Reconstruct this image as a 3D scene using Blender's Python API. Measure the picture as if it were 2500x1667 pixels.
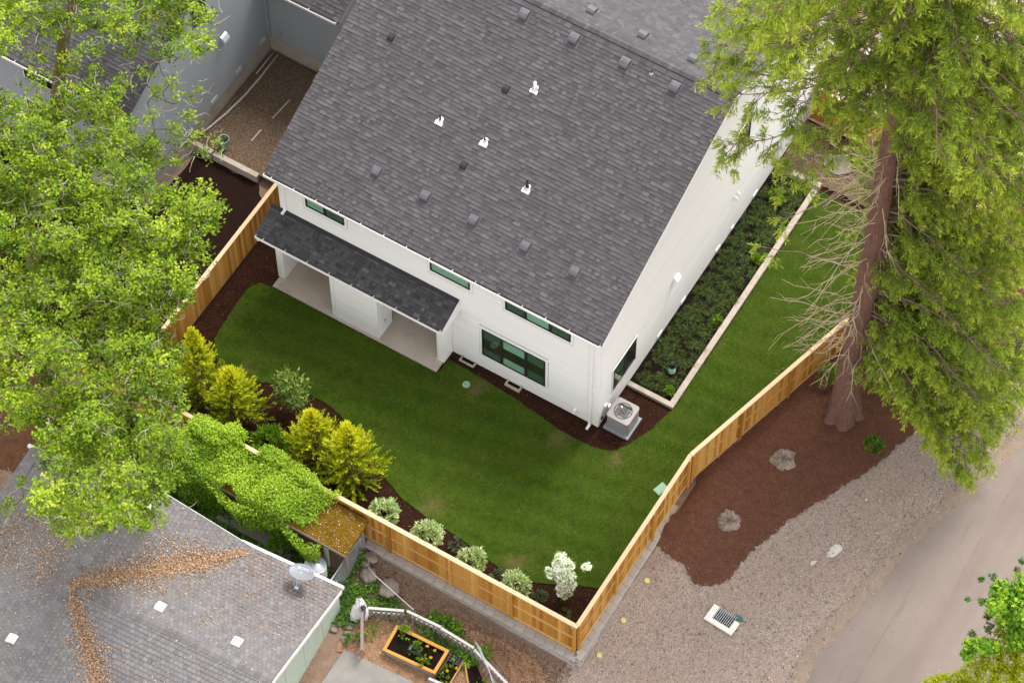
import bpy, bmesh, math, random
import numpy as np
from mathutils import Vector, Matrix
from mathutils.geometry import delaunay_2d_cdt

for _o in list(bpy.data.objects):
    bpy.data.objects.remove(_o)
SC = bpy.context.scene
COL = SC.collection
R = math.radians
rng = np.random.default_rng(11)
random.seed(7)

# ------------------------------------------------------------------ camera
# x runs along the white house's back wall, y away from the viewer, z up; origin at the house corner by the air conditioner
cam_d = bpy.data.cameras.new('Camera')
cam = bpy.data.objects.new('Camera', cam_d)
COL.objects.link(cam)
SC.camera = cam
cam_d.sensor_width = 36.0
cam_d.lens = 36.0 * 7298.4 / 2500.0
cam_d.clip_start = 1.0
cam_d.clip_end = 2000.0
_p, _y, _r = R(58.7086), R(-31.5351), R(-0.3421)
_f = Vector((math.cos(_p) * math.sin(_y), math.cos(_p) * math.cos(_y), -math.sin(_p)))
_rt = Vector((math.cos(_y), -math.sin(_y), 0))
_up = _rt.cross(_f)
_r2 = math.cos(_r) * _rt + math.sin(_r) * _up
_u2 = -math.sin(_r) * _rt + math.cos(_r) * _up
cam.matrix_world = Matrix.Translation((24.602, -45.805, 91.324)) @ Matrix((
    (_r2.x, _u2.x, -_f.x), (_r2.y, _u2.y, -_f.y), (_r2.z, _u2.z, -_f.z))).to_4x4()

# ------------------------------------------------------------------ sky and sun (bright overcast, light from behind the house)
SUN_EL, SUN_AZ = R(56), R(6)          # azimuth measured from +y towards +x
W = bpy.data.worlds.new('World')
SC.world = W
W.use_nodes = True
nt = W.node_tree
nt.nodes.clear()
sky = nt.nodes.new('ShaderNodeTexSky')
sky.sky_type = 'NISHITA'
sky.sun_disc = False
sky.sun_elevation = SUN_EL
sky.sun_rotation = SUN_AZ
sky.air_density = 1.2
sky.dust_density = 0.6
sky.ozone_density = 0.6
hs = nt.nodes.new('ShaderNodeHueSaturation')
hs.inputs['Saturation'].default_value = 0.12
bgn = nt.nodes.new('ShaderNodeBackground')
bgn.inputs['Strength'].default_value = 0.15
wo = nt.nodes.new('ShaderNodeOutputWorld')
nt.links.new(sky.outputs[0], hs.inputs['Color'])
nt.links.new(hs.outputs[0], bgn.inputs['Color'])
nt.links.new(bgn.outputs[0], wo.inputs['Surface'])
sl = bpy.data.lights.new('Sun', 'SUN')
sl.energy = 1.3
sl.angle = R(20)
sl.color = (1.0, 0.955, 0.9)
sun = bpy.data.objects.new('Sun', sl)
COL.objects.link(sun)
_sd = Vector((math.cos(SUN_EL) * math.sin(SUN_AZ), math.cos(SUN_EL) * math.cos(SUN_AZ), math.sin(SUN_EL)))
sun.rotation_euler = _sd.to_track_quat('Z', 'Y').to_euler()
sun.location = _sd * 120
SC.view_settings.view_transform = 'Standard'
SC.view_settings.look = 'None'
SC.view_settings.exposure = 1.56
SC.view_settings.gamma = 1.0
SC.view_settings.use_curve_mapping = False
SC.render.engine = 'CYCLES'

# ------------------------------------------------------------------ materials
MATS = {}


class NT:
    """small node helper"""
    def __init__(s, name):
        m = bpy.data.materials.new(name)
        m.use_nodes = True
        s.m = m
        s.t = m.node_tree
        s.t.nodes.clear()
        s.out = s.n('ShaderNodeOutputMaterial')
        s.b = s.n('ShaderNodeBsdfPrincipled')
        s.l(s.b.outputs[0], s.out.inputs['Surface'])
        s._co = None
        MATS[name] = m

    def n(s, k, **kw):
        a = s.t.nodes.new(k)
        for q, v in kw.items():
            if hasattr(a, q):
                setattr(a, q, v)
            else:
                a.inputs[q].default_value = v
        return a

    def l(s, a, b):
        s.t.links.new(a, b)

    def co(s, scale=None):
        if s._co is None:
            s._co = s.n('ShaderNodeTexCoord').outputs['Object']
        if scale is None:
            return s._co
        mp = s.n('ShaderNodeMapping')
        mp.inputs['Scale'].default_value = scale
        s.l(s._co, mp.inputs['Vector'])
        return mp.outputs[0]

    def noise(s, sc, detail=3, rough=.6, scale=None, dist=0):
        a = s.n('ShaderNodeTexNoise')
        a.inputs['Scale'].default_value = sc
        a.inputs['Detail'].default_value = detail
        a.inputs['Roughness'].default_value = rough
        a.inputs['Distortion'].default_value = dist
        s.l(s.co(scale), a.inputs['Vector'])
        return a.outputs['Fac']

    def voro(s, sc, feat='F1', out='Color', scale=None, rnd=1):
        a = s.n('ShaderNodeTexVoronoi')
        a.feature = feat
        a.inputs['Scale'].default_value = sc
        a.inputs['Randomness'].default_value = rnd
        s.l(s.co(scale), a.inputs['Vector'])
        return a.outputs[out]

    def ramp(s, fac, stops, interp='LINEAR'):
        a = s.n('ShaderNodeValToRGB')
        a.color_ramp.interpolation = interp
        e = a.color_ramp.elements
        while len(e) < len(stops):
            e.new(.5)
        for i, (p, c) in enumerate(stops):
            e[i].position = p
            e[i].color = (*c, 1) if len(c) == 3 else c
        s.l(fac, a.inputs[0])
        return a.outputs[0]

    def mix(s, fac, a, b, mode='MIX'):
        x = s.n('ShaderNodeMix')
        x.data_type = 'RGBA'
        x.blend_type = mode
        for q, v in ((x.inputs[0], fac), (x.inputs[6], a), (x.inputs[7], b)):
            if isinstance(v, (int, float)):
                q.default_value = v
            elif isinstance(v, tuple):
                q.default_value = (*v, 1)
            else:
                s.l(v, q)
        return x.outputs[2]

    def math(s, op, a, b=0.0):
        x = s.n('ShaderNodeMath')
        x.operation = op
        for q, v in ((x.inputs[0], a), (x.inputs[1], b)):
            if isinstance(v, (int, float)):
                q.default_value = v
            else:
                s.l(v, q)
        return x.outputs[0]

    def attr(s, name='tint'):
        a = s.n('ShaderNodeAttribute')
        a.attribute_name = name
        return a.outputs['Fac']

    def rnd(s):
        return s.n('ShaderNodeObjectInfo').outputs['Random']

    def fin(s, color, rough=.8, bump=None, bs=.3, bd=.02, spec=.3, metal=0.0):
        if isinstance(color, tuple):
            s.b.inputs['Base Color'].default_value = (*color, 1)
        else:
            s.l(color, s.b.inputs['Base Color'])
        if isinstance(rough, (int, float)):
            s.b.inputs['Roughness'].default_value = rough
        else:
            s.l(rough, s.b.inputs['Roughness'])
        s.b.inputs['Specular IOR Level'].default_value = spec
        s.b.inputs['Metallic'].default_value = metal
        if bump is not None:
            q = s.n('ShaderNodeBump')
            q.inputs['Strength'].default_value = bs
            q.inputs['Distance'].default_value = bd
            s.l(bump, q.inputs['Height'])
            s.l(q.outputs[0], s.b.inputs['Normal'])
        return s.m


def plain(name, c, rough=.7, var=.12, sc=6, spec=.3, metal=0.0, rv=0.0):
    k = NT(name)
    f = k.noise(sc, 4)
    d = tuple(max(0, x * (1 - var)) for x in c)
    u = tuple(x * (1 + var) for x in c)
    col = k.ramp(f, [(.3, d), (.7, u)])
    if rv:
        col = k.mix(k.rnd(), k.mix(rv, col, (0, 0, 0), 'MIX'), k.mix(rv * .6, col, (1, 1, 1), 'MIX'))
    return k.fin(col, rough, bump=k.noise(sc * 8, 2), bs=.12, bd=.004, spec=spec, metal=metal)


def foliage(name, stops, trans=.3, rough=.55, hue=.0):
    """leaf material: colour from the per-leaf tint, thin translucent leaf"""
    k = NT(name)
    col = k.ramp(k.attr(), stops)
    if hue:
        col = k.mix(k.math('MULTIPLY', k.rnd(), hue), col, (0.25, 0.30, 0.03))
    k.fin(col, rough, spec=.25)
    tr = k.n('ShaderNodeBsdfTranslucent')
    k.l(k.mix(1.0, col, (1.15, 1.25, .6), 'MULTIPLY'), tr.inputs['Color'])
    ms = k.n('ShaderNodeMixShader')
    ms.inputs[0].default_value = trans
    k.l(k.b.outputs[0], ms.inputs[1])
    k.l(tr.outputs[0], ms.inputs[2])
    k.l(ms.outputs[0], k.out.inputs['Surface'])
    return k.m


def wood(name, stops, gscale=(14, 14, 1.4), rv=.5, rough=.75):
    """per-board colour plus grain along z of the board"""
    k = NT(name)
    base = k.ramp(k.rnd(), stops)
    g = k.noise(9, 4, .65, gscale, 1.2)
    col = k.mix(k.math('MULTIPLY', g, rv), base, tuple(x * .45 for x in stops[0][1]), 'MIX')
    knots = k.ramp(k.noise(3.1, 2, .5, (4, 4, 1.6)), [(.68, (0, 0, 0)), (.76, (1, 1, 1))])
    col = k.mix(k.math('MULTIPLY', knots, .45), col, (.10, .04, .012))
    return k.fin(col, rough, bump=g, bs=.25, bd=.004, spec=.2)


def build_materials():
    # asphalt shingles: tint 0..1 is each tab's granule blend, lower in its painted shadow band
    k = NT('shingle_charcoal')
    c = k.ramp(k.attr(), [(0, (.030, .026, .028)), (.40, (.054, .047, .050)), (.75, (.070, .062, .066)), (1, (.098, .088, .093))])
    g = k.noise(90, 2, .7)
    c = k.mix(k.math('MULTIPLY', k.ramp(g, [(.35, (0, 0, 0)), (.7, (1, 1, 1))]), .30), c, (.115, .104, .11))
    c = k.mix(k.math('MULTIPLY', k.noise(.5, 3), .25), c, (.040, .036, .038))
    k.fin(c, .78, bump=g, bs=.35, bd=.004, spec=.45)
    k.b.inputs['Sheen Weight'].default_value = .12
    k.b.inputs['Sheen Roughness'].default_value = .4
    k = NT('shingle_porch')
    c = k.ramp(k.attr(), [(0, (.026, .026, .028)), (.45, (.050, .048, .051)), (.85, (.068, .066, .067)), (1, (.095, .092, .084))])
    g = k.noise(90, 2, .7)
    c = k.mix(k.math('MULTIPLY', k.ramp(k.noise(1.6, 4, .7), [(.52, (0, 0, 0)), (.66, (1, 1, 1))]), .35), c, (.09, .085, .07))
    k.fin(c, .8, bump=g, bs=.35, bd=.004, spec=.4)
    k = NT('shingle_grey')
    c = k.ramp(k.attr(), [(0, (.095, .089, .090)), (.5, (.138, .130, .131)), (1, (.195, .184, .184))])
    g = k.noise(80, 2, .7)
    c = k.mix(k.math('MULTIPLY', k.ramp(g, [(.35, (0, 0, 0)), (.7, (1, 1, 1))]), .35), c, (.26, .24, .235))
    c = k.mix(k.math('MULTIPLY', k.ramp(k.noise(.55, 4, .6), [(.45, (0, 0, 0)), (.75, (1, 1, 1))]), .4), c, (.14, .12, .11))
    k.fin(c, .85, bump=g, bs=.35, bd=.004, spec=.3)
    # painted siding
    k = NT('siding_white')
    f = k.noise(.9, 4)
    c = k.ramp(f, [(.3, (.74, .72, .695)), (.7, (.79, .77, .745))])
    c = k.mix(k.math('MULTIPLY', k.rnd(), .28), c, (.60, .58, .555))
    k.fin(c, .55, bump=k.noise(14, 3, .6, (1, 6, 6)), bs=.10, bd=.004)
    k = NT('siding_grey')
    c = k.ramp(k.noise(.9, 4), [(.3, (0.243, 0.2558, 0.2722)), (.7, (0.268, 0.2814, 0.2985))])
    c = k.mix(k.math('MULTIPLY', k.rnd(), .15), c, (0.2432, 0.2574, 0.276))
    k.fin(c, .6, bump=k.noise(14, 3, .6, (1, 6, 6)), bs=.10, bd=.004)
    plain('siding_mint', (.40, .46, .385), .6, .08)
    plain('trim_white', (.80, .78, .755), .5, .04)
    plain('gutter_white', (.80, .78, .76), .35, .05)
    plain('gutter_inside', (.16, .13, .13), .8, .3)
    plain('fascia_flaking', (.72, .68, .64), .7, .22, 3)
    plain('painted_brick', (.80, .79, .775), .6, .05)
    k = NT('foundation')
    c = k.ramp(k.noise(2.2, 5, .7), [(.25, (.28, .225, .175)), (.55, (.36, .31, .255)), (.8, (.42, .37, .31))])
    k.fin(c, .9, bump=k.noise(30, 3), bs=.3, bd=.006)
    k = NT('concrete')
    c = k.ramp(k.noise(.9, 5, .65), [(.3, (.37, .295, .24)), (.55, (.46, .38, .32)), (.75, (.53, .45, .39))])
    c = k.mix(k.math('MULTIPLY', k.ramp(k.noise(2.3, 5, .7), [(.5, (0, 0, 0)), (.75, (1, 1, 1))]), .45), c, (.29, .222, .172))
    c = k.mix(k.math('MULTIPLY', k.noise(60, 2), .25), c, (.56, .49, .43))
    k.fin(c, .85, bump=k.noise(60, 2), bs=.15, bd=.004)
    k = NT('concrete_old')
    c = k.ramp(k.noise(1.1, 5, .7), [(.3, (.18, .162, .145)), (.55, (.24, .222, .20)), (.75, (.285, .265, .24))])
    k.fin(c, .88, bump=k.noise(50, 2), bs=.15, bd=.004)
    k = NT('concrete_curb')
    c = k.ramp(k.noise(2.6, 5, .7), [(.3, (.33, .27, .21)), (.55, (.43, .37, .305)), (.8, (.48, .43, .36))])
    k.fin(c, .85, bump=k.noise(40, 2), bs=.2, bd=.004)
    k = NT('wall_block')
    c = k.ramp(k.noise(3.5, 5, .7), [(.3, (.31, .27, .235)), (.55, (.41, .365, .325)), (.8, (.48, .43, .385))])
    c = k.mix(k.math('MULTIPLY', k.rnd(), .45), c, (.29, .255, .225))
    k.fin(c, .92, bump=k.noise(38, 4, .7), bs=.5, bd=.01)
    wood('cedar', [(0, (.34, .135, .020)), (.3, (.44, .195, .032)), (.65, (.55, .275, .055)), (1, (.66, .37, .10))])
    wood('cedar_cap', [(0, (.66, .46, .27)), (1, (.74, .54, .33))], (1.4, 14, 14), .2)
    wood('cedar_rail', [(0, (0.5368, 0.2867, 0.0915)), (1, (0.6832, 0.3904, 0.1403))], (0.97, 0.97, 0.97), .4)
    wood('bed_timber', [(0, (.50, .245, .045)), (1, (.60, .31, .07))], (2, 2, 2), .25)
    wood('weathered_wood', [(0, (.23, .185, .165)), (1, (.37, .31, .285))], (10, 10, 1.2), .5)
    plain('peeling_white', (.50, .465, .45), .75, .16, 7)
    # ground covers
    k = NT('lawn')
    n1 = k.noise(.42, 4, .62)
    n2 = k.noise(2.6, 5, .7)
    c = k.ramp(n2, [(.25, (0.0267, 0.0548, 0.0017)), (.5, (0.0457, 0.0857, 0.0029)), (.75, (0.0782, 0.1256, 0.0056))])
    c = k.mix(k.math('MULTIPLY', k.ramp(n1, [(.42, (0, 0, 0)), (.72, (1, 1, 1))]), .5), c, (.070, .088, .010))
    wv = k.n('ShaderNodeTexWave')
    wv.inputs['Scale'].default_value = .34
    wv.inputs['Distortion'].default_value = 2.4
    wv.inputs['Detail'].default_value = 3
    mp = k.n('ShaderNodeMapping')
    mp.inputs['Rotation'].default_value = (0, 0, R(78))
    k.l(k.co(), mp.inputs['Vector'])
    k.l(mp.outputs[0], wv.inputs['Vector'])
    c = k.mix(k.math('MULTIPLY', wv.outputs['Fac'], .38), c, (.080, .122, .012))
    c = k.mix(k.math('MULTIPLY', k.ramp(k.noise(26, 3, .7), [(.42, (0, 0, 0)), (.62, (1, 1, 1))]), .6), c, (.012, .026, .001))
    # straw-coloured worn spots, at their own places in the lawn
    wear = None
    for (wx, wy, wr) in ((-4.45, -.95, .75), (.35, -6.0, .85), (-3.3, -5.65, .9), (-.9, -1.05, .7), (1.15, -.75, .5), (-11.9, -4.35, .6), (2.05, 5.2, .35)):
        vm = k.n('ShaderNodeVectorMath')
        vm.operation = 'DISTANCE'
        k.l(k.co(), vm.inputs[0])
        vm.inputs[1].default_value = (wx, wy, .1)
        q = k.math('SUBTRACT', 1.0, k.math('DIVIDE', vm.outputs['Value'], wr))
        wear = q if wear is None else k.math('MAXIMUM', wear, q)
    wf = k.ramp(k.math('ADD', wear, k.math('MULTIPLY', k.math('SUBTRACT', k.noise(2.2, 6, .75), .5), 2.6)), [(.25, (0, 0, 0)), (1.0, (1, 1, 1))])
    c = k.mix(k.math('MULTIPLY', wf, .62), c, (.15, .112, .045))
    k.fin(c, .9, bump=k.noise(70, 3, .8), bs=.6, bd=.03, spec=.15)
    foliage('grass_blade', [(0, (0.0213, 0.0458, 0.0013)), (.5, (0.056, 0.0993, 0.0032)), (1, (0.1541, 0.1886, 0.0158))], .25)

    def mulch(name, a, b, cc, light, lf=.35, dk=.8):
        k = NT(name)
        n = k.noise(3.2, 6, .75)
        c = k.ramp(n, [(.3, a), (.52, b), (.74, cc)])
        v = k.voro(34, 'F1', 'Color', (1, 1.9, 1))
        c = k.mix(k.math('MULTIPLY', v, dk), c, tuple(x * .30 for x in a))
        s = k.ramp(k.noise(48, 2, .5, (1, 2.6, 1)), [(.62, (0, 0, 0)), (.72, (1, 1, 1))])
        c = k.mix(k.math('MULTIPLY', s, lf), c, light)
        k.fin(c, .95, bump=k.voro(40, 'F1', 'Distance', (1, 1.9, 1)), bs=.8, bd=.03, spec=.1)
    mulch('mulch_fresh', (0.0264, 0.0102, 0.0058), (0.0528, 0.0198, 0.0108), (0.084, 0.033, 0.0174), (0.192, 0.084, 0.0432))
    mulch('mulch_red', (0.1443, 0.0621, 0.0379), (0.1849, 0.081, 0.0496), (0.2253, 0.1017, 0.0628), (0.44, 0.2415, 0.1405))
    mulch('mulch_dark', (.024, .011, .008), (.032, .0148, .0105), (.042, .020, .014), (.08, .04, .027), .2)
    mulch('soil', (0.0136, 0.0087, 0.0062), (0.0205, 0.013, 0.0093), (0.0298, 0.0198, 0.0143), (0.0744, 0.0496, 0.031), .25)
    mulch('dirt', (0.2426, 0.1552, 0.1068), (0.3203, 0.2173, 0.1552), (0.4173, 0.295, 0.2173), (0.5822, 0.4269, 0.3203), .4, .35)
    mulch('bark_chips', (0.275, 0.15, 0.0775), (0.4, 0.2313, 0.1313), (0.5, 0.3187, 0.2), (0.6875, 0.5, 0.35), .6, .35)
    mulch('forest_litter', (.10, .045, .022), (.16, .075, .038), (.21, .105, .056), (.32, .19, .11), .5, .35)
    k = NT('gravel')
    v = k.voro(26, 'F1', 'Color')
    c = k.ramp(v, [(0, (0.138, 0.1062, 0.0946)), (.35, (0.2553, 0.1944, 0.165)), (.65, (0.3737, 0.2802, 0.2222)), (.88, (0.506, 0.3729, 0.2475)), (1, (0.644, 0.5311, 0.44))])
    v2 = k.voro(60, 'F1', 'Color')
    c = k.mix(.35, c, k.ramp(v2, [(0, (.13, .106, .104)), (1, (.40, .33, .285))]))
    c = k.mix(k.math('MULTIPLY', k.ramp(k.noise(.35, 5, .7), [(.40, (0, 0, 0)), (.68, (1, 1, 1))]), .6), c, (.29, .208, .162))
    k.fin(c, .92, bump=k.voro(26, 'F1', 'Distance'), bs=.7, bd=.025, spec=.2)
    k = NT('gravel_brown')
    v = k.voro(28, 'F1', 'Color')
    c = k.ramp(v, [(0, (0.063, 0.0396, 0.025)), (.5, (0.133, 0.0871, 0.0562)), (.85, (0.21, 0.1426, 0.0975)), (1, (0.308, 0.231, 0.1688))])
    c = k.mix(k.math('MULTIPLY', k.noise(1.2, 3), .4), c, (.062, .042, .028))
    k.fin(c, .92, bump=k.voro(28, 'F1', 'Distance'), bs=.7, bd=.025, spec=.2)
    k = NT('road_chipseal')
    c = k.ramp(k.noise(.28, 5, .65), [(.3, (.230, .186, .160)), (.55, (.295, .238, .203)), (.75, (.350, .285, .244))])
    c = k.mix(k.math('MULTIPLY', k.ramp(k.noise(28, 4, .8), [(.42, (0, 0, 0)), (.62, (1, 1, 1))]), .38), c, (.20, .162, .14))
    tr = k.ramp(k.noise(.55, 3, .5, (1.5, .10, 1)), [(.44, (0, 0, 0)), (.66, (1, 1, 1))])
    c = k.mix(k.math('MULTIPLY', tr, .35), c, (.165, .125, .110))
    c = k.mix(k.math('MULTIPLY', k.noise(75, 2, .7), .6), c, (.135, .104, .09))
    c = k.mix(k.math('MULTIPLY', k.ramp(k.noise(4.5, 5, .75), [(.45, (0, 0, 0)), (.75, (1, 1, 1))]), .3), c, (.17, .13, .11))
    ln = k.ramp(k.noise(1.1, 4, .6, (3.2, .12, 1), .4), [(.60, (0, 0, 0)), (.64, (1, 1, 1)), (.68, (0, 0, 0))])
    c = k.mix(k.math('MULTIPLY', ln, .28), c, (.11, .085, .075))
    k.fin(c, .9, bump=k.noise(40, 4, .8), bs=.5, bd=.012, spec=.2)
    mulch('sand', (0.3, 0.222, 0.162), (0.36, 0.27, 0.2016), (0.414, 0.3144, 0.24), (0.504, 0.396, 0.312), .4, .25)
    k = NT('drive_concrete')
    c = k.ramp(k.noise(.6, 4), [(.3, (.42, .34, .27)), (.7, (.50, .42, .345))])
    k.fin(c, .85)
    k = NT('moss_roof')
    c = k.ramp(k.noise(4.5, 5, .7), [(.28, (.075, .046, .003)), (.5, (.135, .075, .006)), (.7, (.185, .105, .016)), (.85, (.23, .19, .145))])
    k.fin(c, .95, bump=k.noise(20, 4), bs=.8, bd=.03, spec=.1)
    # barks
    k = NT('bark_sequoia')
    g = k.noise(7, 6, .75, (4.2, 4.2, .40), 1.2)
    c = k.ramp(g, [(.3, (0.0824, 0.0412, 0.0315)), (.5, (0.2021, 0.1076, 0.0803)), (.72, (0.337, 0.1932, 0.1485))])
    k.fin(c, .95, bump=g, bs=1.0, bd=.08, spec=.1)
    k = NT('bark_oak')
    g = k.noise(7, 6, .7, (2, 2, .8))
    c = k.ramp(g, [(.3, (.07, .05, .032)), (.6, (.17, .135, .095)), (.8, (.30, .26, .19))])
    c = k.mix(k.ramp(k.noise(1.3, 4), [(.45, (0, 0, 0)), (.6, (1, 1, 1))]), c, (.10, .085, .018))
    k.fin(c, .95, bump=g, bs=.9, bd=.05, spec=.1)
    k = NT('lichen_twig')
    c = k.ramp(k.noise(4.5, 4), [(.3, (0.189, 0.162, 0.1148)), (.55, (0.3105, 0.2835, 0.1958)), (.75, (0.4455, 0.4253, 0.297))])
    k.fin(c, .95, spec=.1)
    k = NT('dead_twig')
    c = k.ramp(k.noise(2.4, 4), [(.3, (0.2755, 0.1958, 0.1305)), (.52, (0.4495, 0.348, 0.2248)), (.66, (0.522, 0.4132, 0.2465)), (.74, (0.4785, 0.29, 0.029))])
    k.fin(c, .9, spec=.1)
    plain('bark_limb', (.17, .11, .08), .95, .35, 5)
    plain('bark_brown', (.16, .10, .06), .95, .3, 8)
    k = NT('stump_wood')
    g = k.noise(5, 6, .7, None, 1.0)
    c = k.ramp(g, [(.28, (.10, .075, .06)), (.5, (.22, .165, .13)), (.7, (.36, .28, .215)), (.85, (.52, .42, .32))])
    k.fin(c, .95, bump=g, bs=1, bd=.05, spec=.1)
    # leaves
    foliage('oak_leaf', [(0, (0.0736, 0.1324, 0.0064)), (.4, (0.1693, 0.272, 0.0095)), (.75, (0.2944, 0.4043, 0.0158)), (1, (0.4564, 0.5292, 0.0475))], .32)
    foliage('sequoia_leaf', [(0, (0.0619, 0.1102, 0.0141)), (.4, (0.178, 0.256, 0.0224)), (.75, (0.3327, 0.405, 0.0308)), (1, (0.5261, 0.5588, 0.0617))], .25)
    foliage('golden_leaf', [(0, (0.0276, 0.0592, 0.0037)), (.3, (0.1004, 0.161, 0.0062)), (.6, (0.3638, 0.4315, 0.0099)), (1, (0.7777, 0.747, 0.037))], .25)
    foliage('variegated_leaf', [(0, (0.1455, 0.2645, 0.0859)), (.45, (0.3967, 0.529, 0.2248)), (.75, (0.7406, 0.7935, 0.4496)), (1, (0.97, 0.9654, 0.6612))], .2)
    foliage('viburnum_leaf', [(0, (0.0508, 0.1087, 0.0174)), (.5, (0.1522, 0.2392, 0.0406)), (1, (0.3915, 0.435, 0.0943))], .2, .4)
    foliage('fresh_leaf', [(0, (.075, .16, .010)), (.5, (.16, .30, .016)), (1, (.32, .46, .04))], .3)
    foliage('vine_leaf', [(0, (0.0714, 0.1597, 0.01)), (.4, (0.2, 0.3333, 0.0176)), (.8, (0.3641, 0.507, 0.03)), (1, (0.5141, 0.639, 0.0751))], .3)
    foliage('ivy_leaf', [(0, (0.024, 0.075, 0.0078)), (.5, (0.0768, 0.2025, 0.013)), (1, (0.2, 0.3825, 0.026))], .25, .45)
    foliage('tuft_leaf', [(0, (0.0138, 0.03, 0.0036)), (.55, (0.0403, 0.075, 0.0072)), (1, (0.1323, 0.19, 0.021))], .2)
    foliage('maple_leaf', [(0, (0.0517, 0.138, 0.0198)), (.5, (0.161, 0.322, 0.022)), (1, (0.414, 0.575, 0.033))], .3)
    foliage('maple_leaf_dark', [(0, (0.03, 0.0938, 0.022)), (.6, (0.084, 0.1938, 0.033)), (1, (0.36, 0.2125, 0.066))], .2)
    foliage('dusty_leaf', [(0, (.06, .11, .05)), (.6, (.14, .20, .11)), (1, (.33, .36, .30))], .2)
    foliage('blossom', [(0, (.82, .82, .66)), (.4, (.93, .93, .86)), (1, (.97, .97, .95))], .2)
    foliage('litter_leaf', [(0, (0.2, 0.096, 0.0468)), (.4, (0.4125, 0.2432, 0.1365)), (.8, (0.575, 0.384, 0.2535)), (1, (0.75, 0.5888, 0.429))], .1)
    foliage('needle_litter', [(0, (.17, .06, .015)), (1, (.36, .15, .04))], .1)
    foliage('stone', [(0, (.12, .10, .095)), (.4, (.25, .20, .175)), (.75, (.38, .31, .26)), (1, (.60, .53, .46))], .0)
    foliage('chip_leaf', [(0, (.05, .02, .011)), (.6, (.10, .042, .023)), (1, (.22, .12, .07))], .0)
    foliage('yellow_petal', [(0, (.80, .48, .01)), (1, (.95, .70, .03))], .2)
    # small things
    plain('black_metal', (.018, .016, .016), .45, .2)
    plain('frame_black', (.022, .018, .018), .4, .15)
    plain('window_dark', (.020, .017, .015), .6, .2)
    plain('vent_metal', (.085, .082, .09), .40, .22, 5, .5)
    plain('vent_dark', (.022, .020, .023), .5, .2)
    plain('vent_white', (.80, .79, .77), .5, .05)
    plain('flashing_white', (.92, .90, .88), .4, .03)
    plain('pipe_black', (.022, .018, .018), .5, .2)
    plain('pipe_white', (.86, .84, .82), .4, .04)
    plain('plastic_white', (.84, .83, .81), .4, .05)
    plain('pvc_pipe', (.40, .36, .31), .5, .08)
    plain('steel', (.42, .42, .44), .35, .12, 8, .5, .6)
    plain('galvanised', (.50, .52, .55), .4, .1, 8, .5, .3)
    plain('ac_shell', (.30, .28, .265), .5, .06, 5, .4)
    plain('ac_louver', (.13, .118, .11), .55, .1, 5, .4)
    plain('ac_pad', (.27, .285, .31), .7, .08)
    plain('fan_blade', (.55, .55, .56), .25, .08, 5, .6, .7)
    plain('red_badge', (.62, .03, .03), .4, .05)
    plain('green_plastic', (.26, .40, .29), .6, .1)
    plain('riser_green', (.30, .52, .38), .55, .18, 4)
    plain('dish_grey', (.20, .21, .23), .45, .05, 3, .4)
    plain('lettering', (.55, .57, .60), .5, .02)
    plain('grate_cream', (.74, .68, .60), .7, .12, 4)
    plain('tarp_teal', (.02, .13, .11), .6, .2)
    plain('yellow_cap', (.62, .56, .20), .5, .15)
    plain('rock', (0.238, 0.1972, 0.1573), .95, .25, 3)
    plain('lime_patch', (.50, .46, .41), .9, .15, 5)
    plain('blue_plastic', (.05, .33, .50), .5, .1)
    plain('tarp_plum', (.10, .065, .06), .6, .3)
    plain('black_tray', (.02, .02, .022), .5, .1)
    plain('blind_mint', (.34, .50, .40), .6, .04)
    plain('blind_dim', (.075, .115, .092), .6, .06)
    plain('door_mat', (.02, .016, .014), .9, .2)
    k = NT('bag_plastic')
    k.fin((.78, .75, .73), .3, bump=k.noise(9, 4), bs=.7, bd=.03, spec=.5)
    k = NT('glass')
    k.b.inputs['Base Color'].default_value = (.5, .62, .55, 1)
    gl = k.n('ShaderNodeBsdfGlossy')
    gl.inputs['Roughness'].default_value = .03
    gl.inputs['Color'].default_value = (.9, .97, .93, 1)
    tp = k.n('ShaderNodeBsdfTransparent')
    tp.inputs['Color'].default_value = (.90, .96, .92, 1)
    lw = k.n('ShaderNodeLayerWeight')
    lw.inputs['Blend'].default_value = .5
    fr = k.math('ADD', .035, k.math('MULTIPLY', .8, k.math('POWER', lw.outputs['Facing'], 4.0)))
    ms = k.n('ShaderNodeMixShader')
    k.l(fr, ms.inputs[0])
    k.l(tp.outputs[0], ms.inputs[1])
    k.l(gl.outputs[0], ms.inputs[2])
    k.l(ms.outputs[0], k.out.inputs['Surface'])


build_materials()

# ------------------------------------------------------------------ mesh helpers


def mesh_np(name, v, f, mat=None, tint=None, smooth=False):
    """v (N,3), f (M,k) arrays or list of face tuples -> mesh"""
    me = bpy.data.meshes.new(name)
    if isinstance(f, np.ndarray):
        n, k = f.shape
        me.vertices.add(len(v))
        me.vertices.foreach_set('co', np.ascontiguousarray(v, dtype=np.float32).ravel())
        me.loops.add(n * k)
        me.loops.foreach_set('vertex_index', np.ascontiguousarray(f, dtype=np.int32).ravel())
        me.polygons.add(n)
        me.polygons.foreach_set('loop_start', np.arange(0, n * k, k, dtype=np.int32))
        if smooth:
            me.polygons.foreach_set('use_smooth', np.ones(n, dtype=bool))
        me.update(calc_edges=True)
    else:
        me.from_pydata([tuple(map(float, p)) for p in v], [], f)
        if smooth:
            for p in me.polygons:
                p.use_smooth = True
        me.update()
    if tint is not None:
        a = me.attributes.new('tint', 'FLOAT', 'POINT')
        a.data.foreach_set('value', np.ascontiguousarray(tint, dtype=np.float32))
    if mat:
        me.materials.append(MATS[mat])
    return me


BASE = {}


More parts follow.
